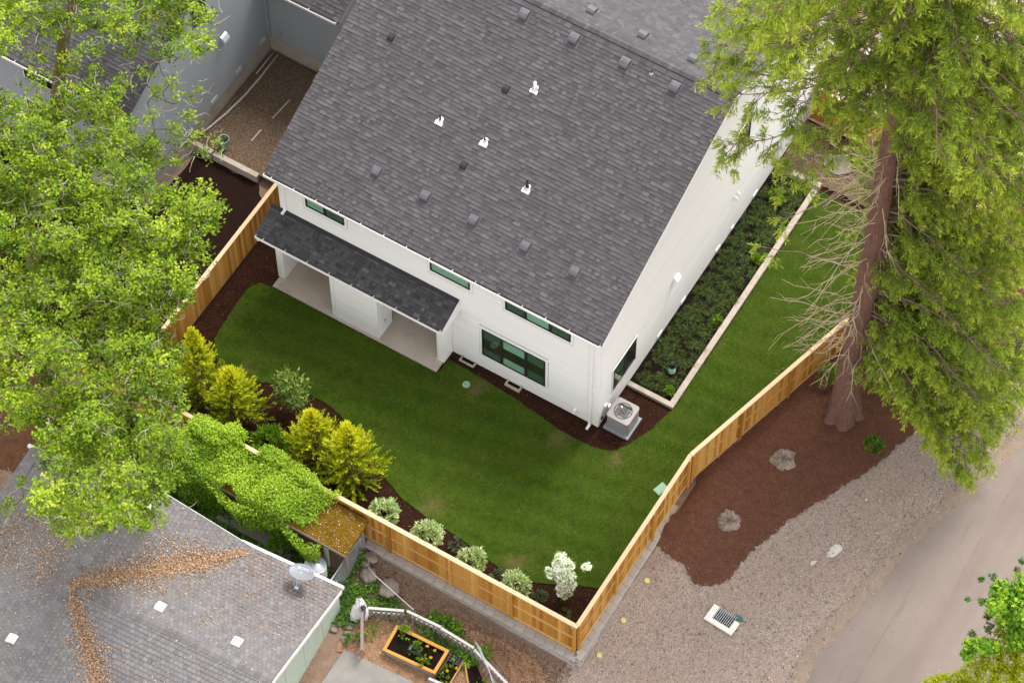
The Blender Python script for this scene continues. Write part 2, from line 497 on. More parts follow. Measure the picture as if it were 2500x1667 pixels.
def link(name, data, parent=None, loc=None):
    o = bpy.data.objects.new(name, data)
    COL.objects.link(o)
    if loc is not None:
        o.location = loc
    if parent is not None:
        o.parent = parent
        b = BASE.get(parent.name)
        if b is not None:
            o.matrix_parent_inverse = Matrix.Translation(-Vector(b))
    return o


def tag(o, label=None, cat=None, group=None, kind=None):
    for q, v in (('label', label), ('category', cat), ('group', group), ('kind', kind)):
        if v:
            o[q] = v
    return o


def thing(name, label, cat, loc=(0, 0, 0), group=None, world=True):
    """an Empty at the thing's base; with world=True its parts are given in world coordinates"""
    o = bpy.data.objects.new(name, None)
    COL.objects.link(o)
    o.location = loc
    o.empty_display_size = .2
    if world:
        BASE[o.name] = loc
    return tag(o, label, cat, group)


class MB:
    """collects boxes, prisms and tubes into one mesh"""
    def __init__(s):
        s.v, s.f, s.t = [], [], []

    def add(s, v, f, t=.5):
        b = len(s.v)
        s.v += [tuple(p) for p in v]
        s.f += [tuple(i + b for i in q) for q in f]
        s.t += [t] * len(v)
        return s

    def box(s, c, d, ax=None, t=.5):
        c = Vector(c)
        X, Y, Z = (Vector((1, 0, 0)), Vector((0, 1, 0)), Vector((0, 0, 1))) if ax is None else ax
        h = [x * .5 for x in d]
        v = [c + X * (i * h[0]) + Y * (j * h[1]) + Z * (k * h[2]) for i in (-1, 1) for j in (-1, 1) for k in (-1, 1)]
        return s.add(v, [(0, 1, 3, 2), (4, 6, 7, 5), (0, 4, 5, 1), (2, 3, 7, 6), (0, 2, 6, 4), (1, 5, 7, 3)], t)

    def span(s, lo, hi, t=.5):
        return s.box([(a + b) / 2 for a, b in zip(lo, hi)], [b - a for a, b in zip(lo, hi)], None, t)

    def prism(s, prof, ext, t=.5):
        """prof: list of 3d points (planar polygon), ext: extrusion vector"""
        n = len(prof)
        e = Vector(ext)
        v = [Vector(p) for p in prof] + [Vector(p) + e for p in prof]
        f = [tuple(range(n))[::-1], tuple(range(n, 2 * n))] + [(i, (i + 1) % n, n + (i + 1) % n, n + i) for i in range(n)]
        return s.add(v, f, t)

    def tube(s, pts, rad, k=8, cap=True, t=.5):
        v, f = tube_np(pts, rad, k)
        s.add(v, [tuple(q) for q in f], t)
        if cap:
            b = len(s.v) - len(v)
            s.f.append(tuple(range(b, b + k))[::-1])
            s.f.append(tuple(range(b + len(v) - k, b + len(v))))
        return s

    def lathe(s, prof, c=(0, 0, 0), k=20, ax=None, t=.5):
        """prof: (r, z) pairs turned round z"""
        c = Vector(c)
        X, Y, Z = (Vector((1, 0, 0)), Vector((0, 1, 0)), Vector((0, 0, 1))) if ax is None else ax
        v = []
        for r, z in prof:
            for i in range(k):
                a = 2 * math.pi * i / k
                v.append(c + X * (r * math.cos(a)) + Y * (r * math.sin(a)) + Z * z)
        f = []
        for j in range(len(prof) - 1):
            for i in range(k):
                f.append((j * k + i, j * k + (i + 1) % k, (j + 1) * k + (i + 1) % k, (j + 1) * k + i))
        return s.add(v, f, t)

    def build(s, name, mat, parent=None, smooth=False, loc=None, tint=False):
        me = mesh_np(name, s.v, s.f, mat, np.array(s.t) if tint else None, smooth)
        return link(name, me, parent, loc)


def tube_np(pts, rad, k=6):
    pts = np.array([tuple(p) for p in pts], float)
    n = len(pts)
    rad = np.broadcast_to(np.asarray(rad, float), (n,))
    tg = np.gradient(pts, axis=0)
    tg /= np.linalg.norm(tg, axis=1, keepdims=True) + 1e-9
    ref = np.array([0, 0, 1.0]) if abs(tg[0][2]) < .9 else np.array([1.0, 0, 0])
    s = np.cross(tg, ref)
    s /= np.linalg.norm(s, axis=1, keepdims=True) + 1e-9
    w = np.cross(tg, s)
    a = np.arange(k) * 2 * np.pi / k
    v = pts[:, None] + rad[:, None, None] * (np.cos(a)[None, :, None] * s[:, None] + np.sin(a)[None, :, None] * w[:, None])
    i = np.arange(n - 1)[:, None] * k
    j = np.arange(k)[None]
    f = np.stack([i + j, i + (j + 1) % k, i + k + (j + 1) % k, i + k + j], -1).reshape(-1, 4)
    return v.reshape(-1, 3), f


class Tubes:
    """many tubes gathered into one numpy mesh"""
    def __init__(s):
        s.v, s.f, s.n = [], [], 0

    def add(s, pts, rad, k=5):
        v, f = tube_np(pts, rad, k)
        s.v.append(v)
        s.f.append(f + s.n)
        s.n += len(v)

    def build(s, name, mat, parent=None, smooth=True):
        return link(name, mesh_np(name, np.concatenate(s.v), np.concatenate(s.f), mat, None, smooth), parent)


def unit(a):
    return a / (np.linalg.norm(a, axis=-1, keepdims=True) + 1e-9)


def leaf_arrays(pos, d, ln, wd, tint, curl=.12, nz=None):
    """diamond leaves: pos base (N,3), d direction, ln length, wd width"""
    n = len(pos)
    d = unit(d)
    r = rng.normal(size=(n, 3)) if nz is None else nz + rng.normal(size=(n, 3)) * .35
    s = unit(np.cross(d, r))
    up = np.cross(s, d)
    ln = np.broadcast_to(ln, (n,))[:, None]
    wd = np.broadcast_to(wd, (n,))[:, None]
    m = pos + d * ln * .45
    v = np.stack([pos, m + s * wd * .5 + up * ln * curl, pos + d * ln, m - s * wd * .5 + up * ln * curl], 1).reshape(-1, 3)
    f = np.arange(4 * n).reshape(n, 4)
    return v, f, np.repeat(np.clip(tint, 0, 1), 4)


def leaf_mesh(name, mat, pos, d, ln, wd, tint, curl=.12, nz=None):
    v, f, t = leaf_arrays(pos, d, ln, wd, tint, curl, nz)
    return mesh_np(name, v, f, mat, t)


def rdir(n, zb=0.0):
    d = rng.normal(size=(n, 3))
    d[:, 2] += zb
    return unit(d)


def sm(t):
    t = np.clip(t, 0, 1)
    return t * t * (3 - 2 * t)


# ------------------------------------------------------------------ terrain


def yard_z(x, y):
    return float(np.clip(-.04 * x, 0, .22))


def ground_z(x, y):
    if x > 3.9:
        h = .05 - .5 * float(sm((-1 - y) / 7))
        return h
    if y < -7.0:
        return -.45 + .25 * float(np.clip((4 - x) / 8, 0, 1)) - .36 * float(np.clip((-8.3 - y) / 1.2, 0, 1) * np.clip((4 - x) / 4, 0, 1))
    if x < -14.4:
        return .2
    return -.3


def rough_edge(poly, step=.12, amp=.05, seed=0):
    """resample a closed polygon and shake its edge"""
    r = np.random.default_rng(seed + 5)
    out = []
    n = len(poly)
    for i in range(n):
        a, b = np.array(poly[i], float), np.array(poly[(i + 1) % n], float)
        L = np.linalg.norm(b - a)
        m = max(1, int(L / step))
        for j in range(m):
            out.append(a + (b - a) * j / m)
    out = np.array(out)
    k = len(out)
    ph = r.uniform(0, 6.28, 6)
    s = np.arange(k) * step
    w = sum(np.sin(s * fq + p) * g for fq, p, g in zip((1.1, 2.7, 5.3, 9.1, 14., 21.), ph, (.5, .45, .4, .35, .3, .3)))
    tg = np.roll(out, -1, 0) - np.roll(out, 1, 0)
    nn = np.stack([-tg[:, 1], tg[:, 0]], 1)
    nn /= np.linalg.norm(nn, axis=1, keepdims=True) + 1e-9
    return [tuple(p) for p in out + nn * ((w + r.normal(0, .55, k)) * amp)[:, None]]


def smooth_poly(pts, it=2):
    """corner-cutting of a closed polygon"""
    for _ in range(it):
        q = []
        for i in range(len(pts)):
            a, b = pts[i], pts[(i + 1) % len(pts)]
            q.append((a[0] * .75 + b[0] * .25, a[1] * .75 + b[1] * .25))
            q.append((a[0] * .25 + b[0] * .75, a[1] * .25 + b[1] * .75))
        pts = q
    return pts


def inside(poly, P):
    P = np.asarray(P, float)
    x, y = P[:, 0], P[:, 1]
    c = np.zeros(len(P), bool)
    n = len(poly)
    for i in range(n):
        x0, y0 = poly[i][:2]
        x1, y1 = poly[(i + 1) % n][:2]
        if y0 == y1:
            continue
        c ^= ((y0 > y) != (y1 > y)) & (x < (x1 - x0) * (y - y0) / (y1 - y0) + x0)
    return c


def drape(name, poly, mat, zf, off, step=1.0, kind='structure', bumpy=0.0):
    """a ground sheet cut to a polygon and laid on the terrain"""
    P = np.array(poly)
    lo, hi = P.min(0), P.max(0)
    gx, gy = np.meshgrid(np.arange(lo[0] + step / 2, hi[0], step), np.arange(lo[1] + step / 2, hi[1], step))
    G = np.stack([gx.ravel(), gy.ravel()], 1)
    G = G[inside(poly, G)]
    vs = [Vector(p) for p in poly] + [Vector(p) for p in G]
    n = len(poly)
    r = delaunay_2d_cdt(vs, [(i, (i + 1) % n) for i in range(n)], [list(range(n))], 1, 1e-5)
    v = [(p.x, p.y, zf(p.x, p.y) + off) for p in r[0]]
    me = mesh_np(name, v, [tuple(q) for q in r[2]], mat)
    me.polygons.foreach_set('use_smooth', np.ones(len(me.polygons), dtype=bool))
    # make the sheet face up
    if len(me.polygons) and sum(p.normal.z for p in me.polygons) < 0:
        me.flip_normals()
    o = link(name, me)
    return tag(o, kind=kind)

# ================================================================== SETTING: ground sheets


def base_ground():
    xs = np.concatenate([[-400, -150, -70], np.arange(-40, 40.1, 1.0), [70, 150, 400]])
    v = []
    for x in xs:
        for y in xs:
            v.append((x, y, ground_z(x, y) - .03 if -60 < x < 60 and -60 < y < 60 else -.1))
    n = len(xs)
    f = [(i * n + j, (i + 1) * n + j, (i + 1) * n + j + 1, i * n + j + 1) for i in range(n - 1) for j in range(n - 1)]
    tag(link('ground', mesh_np('ground', v, f, 'dirt', None, True)), kind='structure')


base_ground()
LAWN = [(-12.96, -1.13), (-13.36, -1.16), (-13.6, -1.45), (-13.68, -1.75), (-13.6, -3), (-13.52, -3.96), (-13.1, -4.6), (-12.67, -4.8), (-12, -4.85), (-11.34, -4.77),
        (-10.54, -4.45), (-9.8, -4.22), (-9.14, -4.17), (-8.4, -4.2), (-7.76, -4.38), (-6.9, -4.75), (-5.89, -5.29), (-5.32, -5.62), (-4.36, -5.99),
        (-3.19, -6.15), (-2.08, -6.21), (-.95, -6.32), (-.14, -6.49), (.3, -6.52), (.84, -6.48), (1.71, -6.08), (2.5, -5.65), (3.15, -5.4), (3.66, -5.3),
        (3.66, -.2), (5.1, 5), (6.5, 10.7), (7.1, 12.9), (1.92, 12.9), (1.9, 2.2), (1.84, 1.9), (1.64, .95), (1.22, -.06), (.9, -.5), (.55, -.68), (.2, -.74),
        (-1.1, -.78), (-3.18, -.51), (-5.12, -.42), (-5.9, -.42), (-5.93, -1.13)]
YARD = [(-14.45, -7.76), (3.7, -7.76), (3.76, -.2), (7.0, 12.0), (7.9, 15.55), (-.3, 15.55), (-.3, .3), (-14.45, .3)]
drape('mulch_bed', YARD, 'mulch_fresh', yard_z, 0.0)
drape('lawn', rough_edge(LAWN, .1, .014, 3), 'lawn', yard_z, .03, .6)
SOIL = [(.02, 2.2), (1.66, 2.2), (1.66, 13.0), (.02, 13.0)]
drape('planter_soil', SOIL, 'soil', lambda x, y: .035, .0)
drape('side_gravel', rough_edge([(1.95, 13.15), (4.4, 13.2), (4.6, 15.5), (.05, 15.5), (.05, 13.2)], .15, .05, 2), 'gravel_brown', yard_z, .05)
MULCH_R = [(3.85, -1.2), (3.98, -2.9), (4.6, -3.05), (5.07, -3.07), (5.9, -3.5), (6.41, -3.3), (6.82, -2.72), (6.94, -1.48), (7.51, .19), (8.17, 1.73),
           (8.83, 3.2), (9.28, 4.43), (10.2, 7.6), (11.2, 11), (12, 16), (7.9, 16), (6.95, 11.9), (3.82, -.2)]
drape('gravel_shoulder', [(3.7, -14), (11.4, -14), (11.4, -6), (11.2, -3.5), (11.6, -1.39), (12.0, 1.37), (12.5, 3.86), (13.2, 6.31), (15.4, 12), (18, 20), (10, 20), (7.9, 16), (3.7, -.2), (3.6, -8)], 'gravel', ground_z, 0.0)
drape('bark_bed', rough_edge(MULCH_R, .1, .05, 8), 'mulch_red', ground_z, .02, .6)
drape('road', rough_edge([(10.2, -30), (10.42, -14), (10.5, -5), (10.42, -3.5), (10.85, -1.39), (11.21, 1.37), (11.91, 3.86), (12.5, 6.31), (14.2, 12), (17, 20), (22, 30),
                (30, 30), (25, 18), (21, 8), (18.5, -2), (18, -30)], .2, .035, 5), 'road_chipseal', ground_z, .012)
drape('road_edge', rough_edge([(10.25, -14), (10.30, -5), (10.25, -3.5), (10.66, -1.39), (11.02, 1.37), (11.72, 3.86), (12.3, 6.31), (14.0, 12), (14.5, 12), (12.85, 6.2), (12.25, 3.75), (11.55, 1.3), (11.15, -1.42), (10.80, -3.5), (10.85, -5), (10.85, -14)], .12, .07, 15), 'sand', ground_z, .018)
drape('dark_mulch', rough_edge([(-14.56, -7.85), (-14.56, .9), (-15.9, 2.35), (-18.6, 2.35), (-18.7, -.6), (-30, -.8), (-30, -8.2)], .2, .03, 4), 'mulch_dark', ground_z, .01)
drape('side_yard_gravel', [(-18.72, 2.55), (-15.9, 2.55), (-12.9, 2.55), (-12.9, 7.5), (-18.72, 7.5)], 'gravel_brown', lambda x, y: .5, 0)
drape('forest_floor', rough_edge([(-13.6, -8.2), (-14.5, -11.5), (-24, -13), (-32, -9), (-30, -8)], .2, .05, 9), 'forest_litter', ground_z, .012)
drape('drive', [(.2, 16.1), (9, 16.1), (12, 40), (.2, 40)], 'drive_concrete', lambda x, y: .05, 0)
drape('chip_path', rough_edge([(-3.4, -10.2), (-1.9, -9.75), (-.5, -9.7), (.9, -9.75), (2.6, -10.3), (3.4, -11.2), (3.6, -13.5), (-1.2, -13.5), (-1.3, -11.6), (-3.3, -11.7)], .12, .07, 6), 'bark_chips', ground_z, .015)
drape('chip_path', rough_edge([(-.3, -8.75), (1.2, -8.6), (2.6, -8.6), (3.3, -8.9), (3.5, -11.2), (2.7, -10.4), (2.2, -9.6), (1.4, -9.2), (.2, -9.2)], .12, .045, 16), 'bark_chips', ground_z, .015)

# ================================================================== shingled slopes


def shingle_slope(parent, O, U, V, N, W, L, mat, expo, widths, n_ind, keep=None, thick=.019, stagger=False, seed=0, name='shingle', contrast=1.0):
    """courses of tabs laid up a slope from the eave; the first n_ind tabs that show largest are objects, the rest one part"""
    r = random.Random(seed)
    O, U, V, N = Vector(O), Vector(U).normalized(), Vector(V).normalized(), Vector(N).normalized()
    fld = MB()
    protos = {}
    cnt = 0
    nc = int(L / expo)
    for j in range(nc):
        v0 = j * expo
        u = -(widths[0] * (.5 if j % 2 else 0)) if stagger else -r.random() * .2
        while u < W:
            w = widths[0] if stagger else r.choice(widths) * r.uniform(.9, 1.1)
            a, b = max(0, u), min(W, u + w)
            u += w
            if b - a < .03:
                continue
            if keep and not keep((a + b) / 2, v0 + expo / 2):
                continue
            hi = (not stagger) and r.random() < .5
            h = thick * (1.35 if hi else .8)
            if stagger:
                h = thick * r.uniform(.9, 1.1)
                t = min(1, max(.2, r.gauss(.6, .18)))
                g = .007
            else:
                t = min(.85, max(0, r.gauss(.62 if hi else .34, .16) * contrast))
                if hi and r.random() < .15:
                    t = r.uniform(.82, 1)
                g = .002
            dv = r.uniform(0, .002)
            if cnt < n_ind:
                key = (round((b - a) / .04), round(h / .004), round(t * 4))
                if key not in protos:
                    ww, hh = max(.03, key[0] * .04 - g), h
                    m = MB()
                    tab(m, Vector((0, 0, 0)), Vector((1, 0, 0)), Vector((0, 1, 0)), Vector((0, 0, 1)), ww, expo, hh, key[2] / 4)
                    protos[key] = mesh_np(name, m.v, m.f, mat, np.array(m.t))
                o = link(name, protos[key], parent)
                o.matrix_basis = Matrix.Translation(O + U * a + V * (v0 - dv)) @ Matrix((
                    (U.x, V.x, N.x), (U.y, V.y, N.y), (U.z, V.z, N.z))).to_4x4()
                cnt += 1
            else:
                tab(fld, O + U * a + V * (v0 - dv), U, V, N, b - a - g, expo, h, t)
    if fld.v:
        o = fld.build(name + '_field', mat, parent, tint=True)
        o['kind'] = 'stuff'


def tab(m, P, U, V, N, w, e, h, t):
    """one tilted tab: thick at its lower edge, running under the next course"""
    q = e * 1.25
    s = e * .80
    hs_ = h + (.003 - h) * s / q
    v = [P, P + U * w, P + U * w + V * q, P + V * q,
         P + N * h, P + U * w + N * h, P + U * w + V * s + N * hs_, P + V * s + N * hs_]
    m.add(v, [(4, 5, 6, 7), (0, 1, 5, 4), (0, 4, 7, 3), (1, 2, 6, 5)], t)
    # darker granule band below the next course, also painting in its butt shadow
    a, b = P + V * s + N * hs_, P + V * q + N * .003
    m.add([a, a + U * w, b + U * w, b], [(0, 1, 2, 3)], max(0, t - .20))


def ridge_caps(parent, A, B, Na, Nb, mat, n, half=.15, name='ridge_cap', seed=1):
    """bent pieces overlapped along a ridge from A to B; Na/Nb: downslope directions of the two sides"""
    r = random.Random(seed)
    A, B = Vector(A), Vector(B)
    Na, Nb = Vector(Na).normalized(), Vector(Nb).normalized()
    d = (B - A) / n
    for i in range(n):
        p0 = A + d * i
        p1 = p0 + d * 1.25
        up0, up1 = Vector((0, 0, .034)), Vector((0, 0, .018))
        m = MB()
        t = min(1, max(0, r.gauss(.45, .25)))
        v = [p0 + Na * half + up0, p0 + up0, p0 + Nb * half + up0, p1 + Na * half + up1, p1 + up1, p1 + Nb * half + up1]
        dn = Vector((0, 0, -.022))
        v += [q + dn for q in v[:3]]
        m.add(v, [(0, 1, 4, 3), (1, 2, 5, 4), (0, 6, 7, 1), (1, 7, 8, 2)], t)
        m.build(name, mat, parent, tint=True)


# ================================================================== siding


BOARD = {}


def board_mesh(mat):
    """unit lap board: x 0..1 along the wall, z 0..1 exposure, proud towards -y"""
    if mat not in BOARD:
        m = MB()
        v = [(0, -.032, 0), (1, -.032, 0), (1, -.006, 1.06), (0, -.006, 1.06), (0, .006, 0), (1, .006, 0), (1, .006, 1.06), (0, .006, 1.06)]
        m.add(v, [(0, 1, 2, 3), (4, 7, 6, 5), (0, 4, 5, 1), (2, 6, 7, 3), (0, 3, 7, 4), (1, 5, 6, 2)])
        BOARD[mat] = mesh_np('siding_board', m.v, m.f, mat)
    return BOARD[mat]


def siding(parent, O, ax, u0, u1, z0, z1, mat, holes=(), lim=None, expo=.178):
    """lap boards on a wall: O origin, ax = (along, outward normal); holes (a,b,zlo,zhi); lim(z)->(a,b)"""
    A, Nn = Vector(ax[0]), Vector(ax[1])
    z = z0
    while z < z1 - .02:
        h = min(expo, z1 - z)
        a0, b0 = (u0, u1)
        if lim:
            la, lb = lim(z + h)
            a0, b0 = max(a0, la), min(b0, lb)
        segs = [(a0, b0)]
        for (ha, hb, zl, zh) in holes:
            if z + h > zl + .01 and z < zh - .01:
                ns = []
                for (a, b) in segs:
                    if hb <= a or ha >= b:
                        ns.append((a, b))
                    else:
                        if ha > a:
                            ns.append((a, ha))
                        if hb < b:
                            ns.append((hb, b))
                segs = ns
        for (a, b) in segs:
            if b - a < .03:
                continue
            o = link('siding_board', board_mesh(mat), parent)
            Y = -Nn
            M = Matrix(((A.x, Y.x, 0), (A.y, Y.y, 0), (0, 0, 1))).to_4x4()
            o.matrix_basis = Matrix.Translation(Vector(O) + A * a + Vector((0, 0, z))) @ M @ Matrix.Diagonal((b - a, 1, h, 1))
        z += expo


def window(parent, O, ax, a, b, z0, z1, mull=(), shades=(), trim=.10, sill=True, frame=.055):
    """a framed window on a wall: backing > casing, frame, mullions, panes, blinds. shades: (i_panel, f0, f1, mat)"""
    A, Nn = Vector(ax[0]), Vector(ax[1])
    Z = Vector((0, 0, 1))
    O = Vector(O)
    X3 = (A, Nn, Z)

    def bx(m, u0, u1, w0, w1, d0, d1):
        m.box(O + A * ((u0 + u1) / 2) + Nn * ((d0 + d1) / 2) + Z * ((w0 + w1) / 2), (u1 - u0, d1 - d0, w1 - w0), X3)
    m = MB()
    bx(m, a + .01, b - .01, z0 + .01, z1 - .01, .000, .006)
    win = m.build('window', 'window_dark', parent)
    if trim:
        m = MB()
        bx(m, a - trim, a, z0 - trim, z1 + trim, .0, .026)
        bx(m, b, b + trim, z0 - trim, z1 + trim, .0, .026)
        bx(m, a, b, z0 - trim, z0, .0, .028)
        bx(m, a - trim - .03, b + trim + .03, z1 + trim, z1 + trim + .04, .0, .05)
        bx(m, a, b, z1, z1 + trim, .0, .028)
        m.build('window_casing', 'trim_white', win)
    m = MB()
    fr = frame
    bx(m, a, a + fr, z0, z1, .004, .045)
    bx(m, b - fr, b, z0, z1, .004, .045)
    bx(m, a + fr, b - fr, z0, z0 + fr, .004, .046)
    bx(m, a + fr, b - fr, z1 - fr, z1, .004, .046)
    m.build('window_frame', 'frame_black', win)
    edges = [a + fr] + list(mull) + [b - fr]
    for q in mull:
        m = MB()
        bx(m, q - .05, q + .05, z0 + fr, z1 - fr, .004, .048)
        m.build('mullion', 'frame_black', win)
    for i in range(len(edges) - 1):
        m = MB()
        e0 = edges[i] + (.05 if i else 0)
        e1 = edges[i + 1] - (.05 if i < len(edges) - 2 else 0)
        bx(m, e0, e1, z0 + fr, z1 - fr, .028, .032)
        m.build('pane', 'glass', win)
        for (k, f0, f1, mt) in shades:
            if k == i:
                m = MB()
                hz = z1 - z0 - 2 * fr
                w0, w1 = z0 + fr + hz * f0, z0 + fr + hz * f1
                n = max(1, int((w1 - w0) / .07))
                for s in range(n):
                    y0 = w0 + (w1 - w0) * s / n
                    bx(m, e0 + .004, e1 - .004, y0, y0 + (w1 - w0) / n - .006, .009 + .004 * (s % 2), .015 + .004 * (s % 2))
                m.build('blind', mt, win)
    return win


def gutter(parent, P0, P1, out, mat='gutter_white', brk=.92, name='gutter'):
    """K-style trough from P0 to P1, opening upward; out = outward horizontal direction"""
    P0, P1, out = Vector(P0), Vector(P1), Vector(out).normalized()
    A = (P1 - P0).normalized()
    L = (P1 - P0).length
    X3 = (A, out, Vector((0, 0, 1)))
    c = (P0 + P1) / 2
    m = MB()
    m.box(c + out * .118 + Vector((0, 0, -.05)), (L, .018, .115), X3)
    m.box(c + out * .055 + Vector((0, 0, -.10)), (L, .10, .012), X3)
    for q in (P0, P1):
        m.box(q + out * .06 + Vector((0, 0, -.05)) , (.012, .125, .112), X3)
    g = m.build(name, mat, parent)
    m = MB()
    m.box(c + out * .058 + Vector((0, 0, -.088)), (L - .04, .09, .010), X3)
    m.box(c + out * .004 + Vector((0, 0, -.05)), (L, .006, .09), X3)
    m.build('gutter_debris', 'gutter_inside', g)
    n = int(L / brk)
    for i in range(n):
        m = MB()
        m.box(P0 + A * (brk * (i + .35)) + out * .045 + Vector((0, 0, .010)), (.022, .13, .008), X3)
        m.build('gutter_bracket', mat, g)
    return g


# ================================================================== WHITE HOUSE
HX0, HX1, HY1 = -13.0, 0.0, 17.0
EZ, EY, PIT, RY = 6.07, -.20, .43, 8.5
RZ = EZ + PIT * (RY - EY)
FW = ((1, 0, 0), (0, -1, 0))           # front wall: along +x, outward -y
RW = ((0, 1, 0), (1, 0, 0))            # right wall: along +y, outward +x
WH = thing('house', 'white two storey house with dark grey shingle roof and covered patio', 'house', (-6.5, 8, 0))


def white_house():
    H = WH
    m = MB()
    m.span((-5.97, .03, .12), (-.03, HY1, 6.0))
    m.span((-13.0, 2.2, .12), (-5.975, HY1, 3.0))
    m.span((-13.0, .03, 2.98), (-5.975, HY1 - .01, 6.0))
    yf, yb = .35, HY1 - .35
    m.prism([(-12.98, yf, 5.95), (-12.98, yb, 5.95), (-12.98, RY, RZ - .22)], (12.94, 0, 0))
    m.build('wall', 'siding_white', H)
    m = MB()
    m.span((-5.96, .045, -.35), (-.045, HY1 - .02, .16))
    m.span((-13.0, 2.3, -.1), (-5.96, HY1 - .03, .16))
    m.build('foundation', 'foundation', H)
    # siding, front and right
    fh = [(-4.84, -2.02, .95, 2.96), (-3.87, -1.05, 4.76, 5.95), (-6.89, -5.05, 4.78, 5.95), (-12.0, -10.15, 4.78, 5.95)]
    siding(H, (0, .012, 0), FW, -5.97, -.13, .17, 3.02, 'siding_white', fh)
    siding(H, (0, .012, 0), FW, -12.88, -.13, 3.018, 6.0, 'siding_white', fh)
    rh = [(.86, 2.62, 1.17, 2.76), (9.28, 10.38, 4.93, 6.62)]

    def lim(z):
        if z < EZ:
            return (.12, HY1)
        d = (z - EZ) / PIT
        return (EY + d + .05, HY1 + .2 - d - .05)
    siding(H, (-.012, 0, 0), RW, .12, HY1, .17, RZ - .2, 'siding_white', rh, lim)
    # corner boards
    m = MB()
    m.span((-.135, -.022, .14), (.024, .03, 6.0))
    m.span((-.02, .03, .14), (.024, .13, 6.05))
    m.build('corner_board', 'trim_white', H)
    m = MB()
    m.span((-13.02, -.018, 3.7), (-12.87, .10, 6.0))
    m.build('corner_board', 'trim_white', H)
    # windows
    window(H, (0, 0, 0), FW, -4.72, -2.14, 1.07, 2.76, (-3.91, -2.93),
           [(0, .66, 1, 'blind_dim'), (0, 0, .24, 'blind_dim'), (1, .66, 1, 'blind_mint'), (1, 0, .26, 'blind_mint'), (2, .66, 1, 'blind_dim'), (2, 0, .3, 'blind_dim')])
    window(H, (0, 0, 0), FW, -3.75, -1.16, 4.88, 5.82, (-2.95, -1.97), [(0, 0, 1, 'blind_dim'), (1, 0, 1, 'blind_mint'), (2, 0, 1, 'blind_dim')])
    window(H, (0, 0, 0), FW, -6.77, -5.16, 4.91, 5.82, (), [(0, 0, 1, 'blind_mint')])
    window(H, (0, 0, 0), FW, -11.87, -10.27, 4.91, 5.82, (-11.07,), [(0, 0, 1, 'blind_mint'), (1, 0, 1, 'blind_dim')])
    window(H, (0, 0, 0), RW, .96, 2.51, 1.29, 2.62, (1.75,), [(0, .5, .95, 'blind_dim'), (0, 0, .28, 'blind_dim')], trim=.07)
    window(H, (0, 0, 0), RW, 9.38, 10.27, 5.05, 6.48, (), [(0, 0, .3, 'blind_dim')], trim=.08)
    # roof decks with fascia and rake boards
    x0, x1 = -13.42, .15
    m = MB()
    m.prism([(x0, EY, EZ - .10), (x0, EY, EZ), (x0, RY, RZ), (x0, 2 * RY - EY, EZ), (x0, 2 * RY - EY, EZ - .10), (x0, RY, RZ - .12)], (x1 - x0, 0, 0))
    roof = m.build('roof', 'shingle_charcoal', H)
    for xx in (x0 - .012, x1 - .012):
        for ya in (EY + .02, 2 * RY - EY - .02):
            m = MB()
            m.prism([(xx, ya, EZ - .24), (xx, ya, EZ - .03), (xx, RY, RZ - .04), (xx, RY, RZ - .25)], (.024, 0, 0))
            m.build('rake_board', 'trim_white', H)
    m = MB()
    m.span((x0, EY + .012, EZ - .22), (x1, EY + .034, EZ - .02))
    m.build('fascia', 'trim_white', H)
    m = MB()
    m.span((x0 + .03, EY + .035, EZ - .19), (x1 - .03, .0, EZ - .17))
    m.build('soffit', 'trim_white', H)
    sl_ = math.hypot(1, PIT)
    L = (RY - EY) * sl_
    Vf = Vector((0, 1, PIT)) / sl_
    Nf = Vector((0, -PIT, 1)) / sl_
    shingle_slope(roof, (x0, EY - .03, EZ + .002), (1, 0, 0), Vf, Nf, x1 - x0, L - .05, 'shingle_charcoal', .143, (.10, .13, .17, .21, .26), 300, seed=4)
    Vb = Vector((0, -1, PIT)) / sl_
    Nb = Vector((0, PIT, 1)) / sl_
    shingle_slope(roof, (x1, 2 * RY - EY + .03, EZ + .002), (-1, 0, 0), Vb, Nb, x1 - x0, L - .05, 'shingle_charcoal', .143, (.10, .13, .17, .21, .26), 0, seed=5, name='rear_shingle')
    ridge_caps(roof, (x1, RY, RZ + .01), (x0, RY, RZ + .01), -Vf, -Vb, 'shingle_charcoal', 95)
    gutter(H, (x0 + .05, EY - .005, EZ - .015), (x1 - .07, EY - .005, EZ - .015), (0, -1, 0))
    # roof vents
    on = lambda x, y: Vector((x, y, EZ + PIT * (y - EY)))
    F3 = (Vector((1, 0, 0)), Vf, Nf)

    def hood(P, ax, s=1.0, dark=False):
        X, Y, Z = ax
        m = MB()
        m.box(P + Z * .024 - Y * .02 * s, (.44 * s, .46 * s, .012), ax)
        v = m.build('roof_vent', 'vent_metal', roof)
        m = MB()
        prof = [(-.19, .03), (-.185, .13), (-.12, .185), (0, .20), (.12, .175), (.19, .10), (.21, .03)]
        pts = [P + Y * (a * s) + Z * (b * s) - X * (.155 * s) for a, b in prof]
        m.prism(pts, X * (.31 * s))
        m.build('vent_hood', 'vent_dark' if dark else 'vent_metal', v)
        m = MB()
        m.box(P - Y * .192 * s + Z * .075 * s, (.27 * s, .012, .075 * s), ax)
        m.build('vent_mouth', 'vent_dark', v)
    for x in (-9.77, -7.8, -5.87, -3.82, -1.88):
        hood(on(x, 1.42), F3, .98)
    for x in (-9.78, -7.8, -5.81, -3.81, -1.86):
        hood(on(x, 7.95), F3, 1.05)
    for x, y in ((-11.66, 5.45), (-7.1, 5.58), (-7.12, 2.83)):
        hood(on(x, y), F3, .72, True)
    B3 = (Vector((-1, 0, 0)), Vb, Nb)
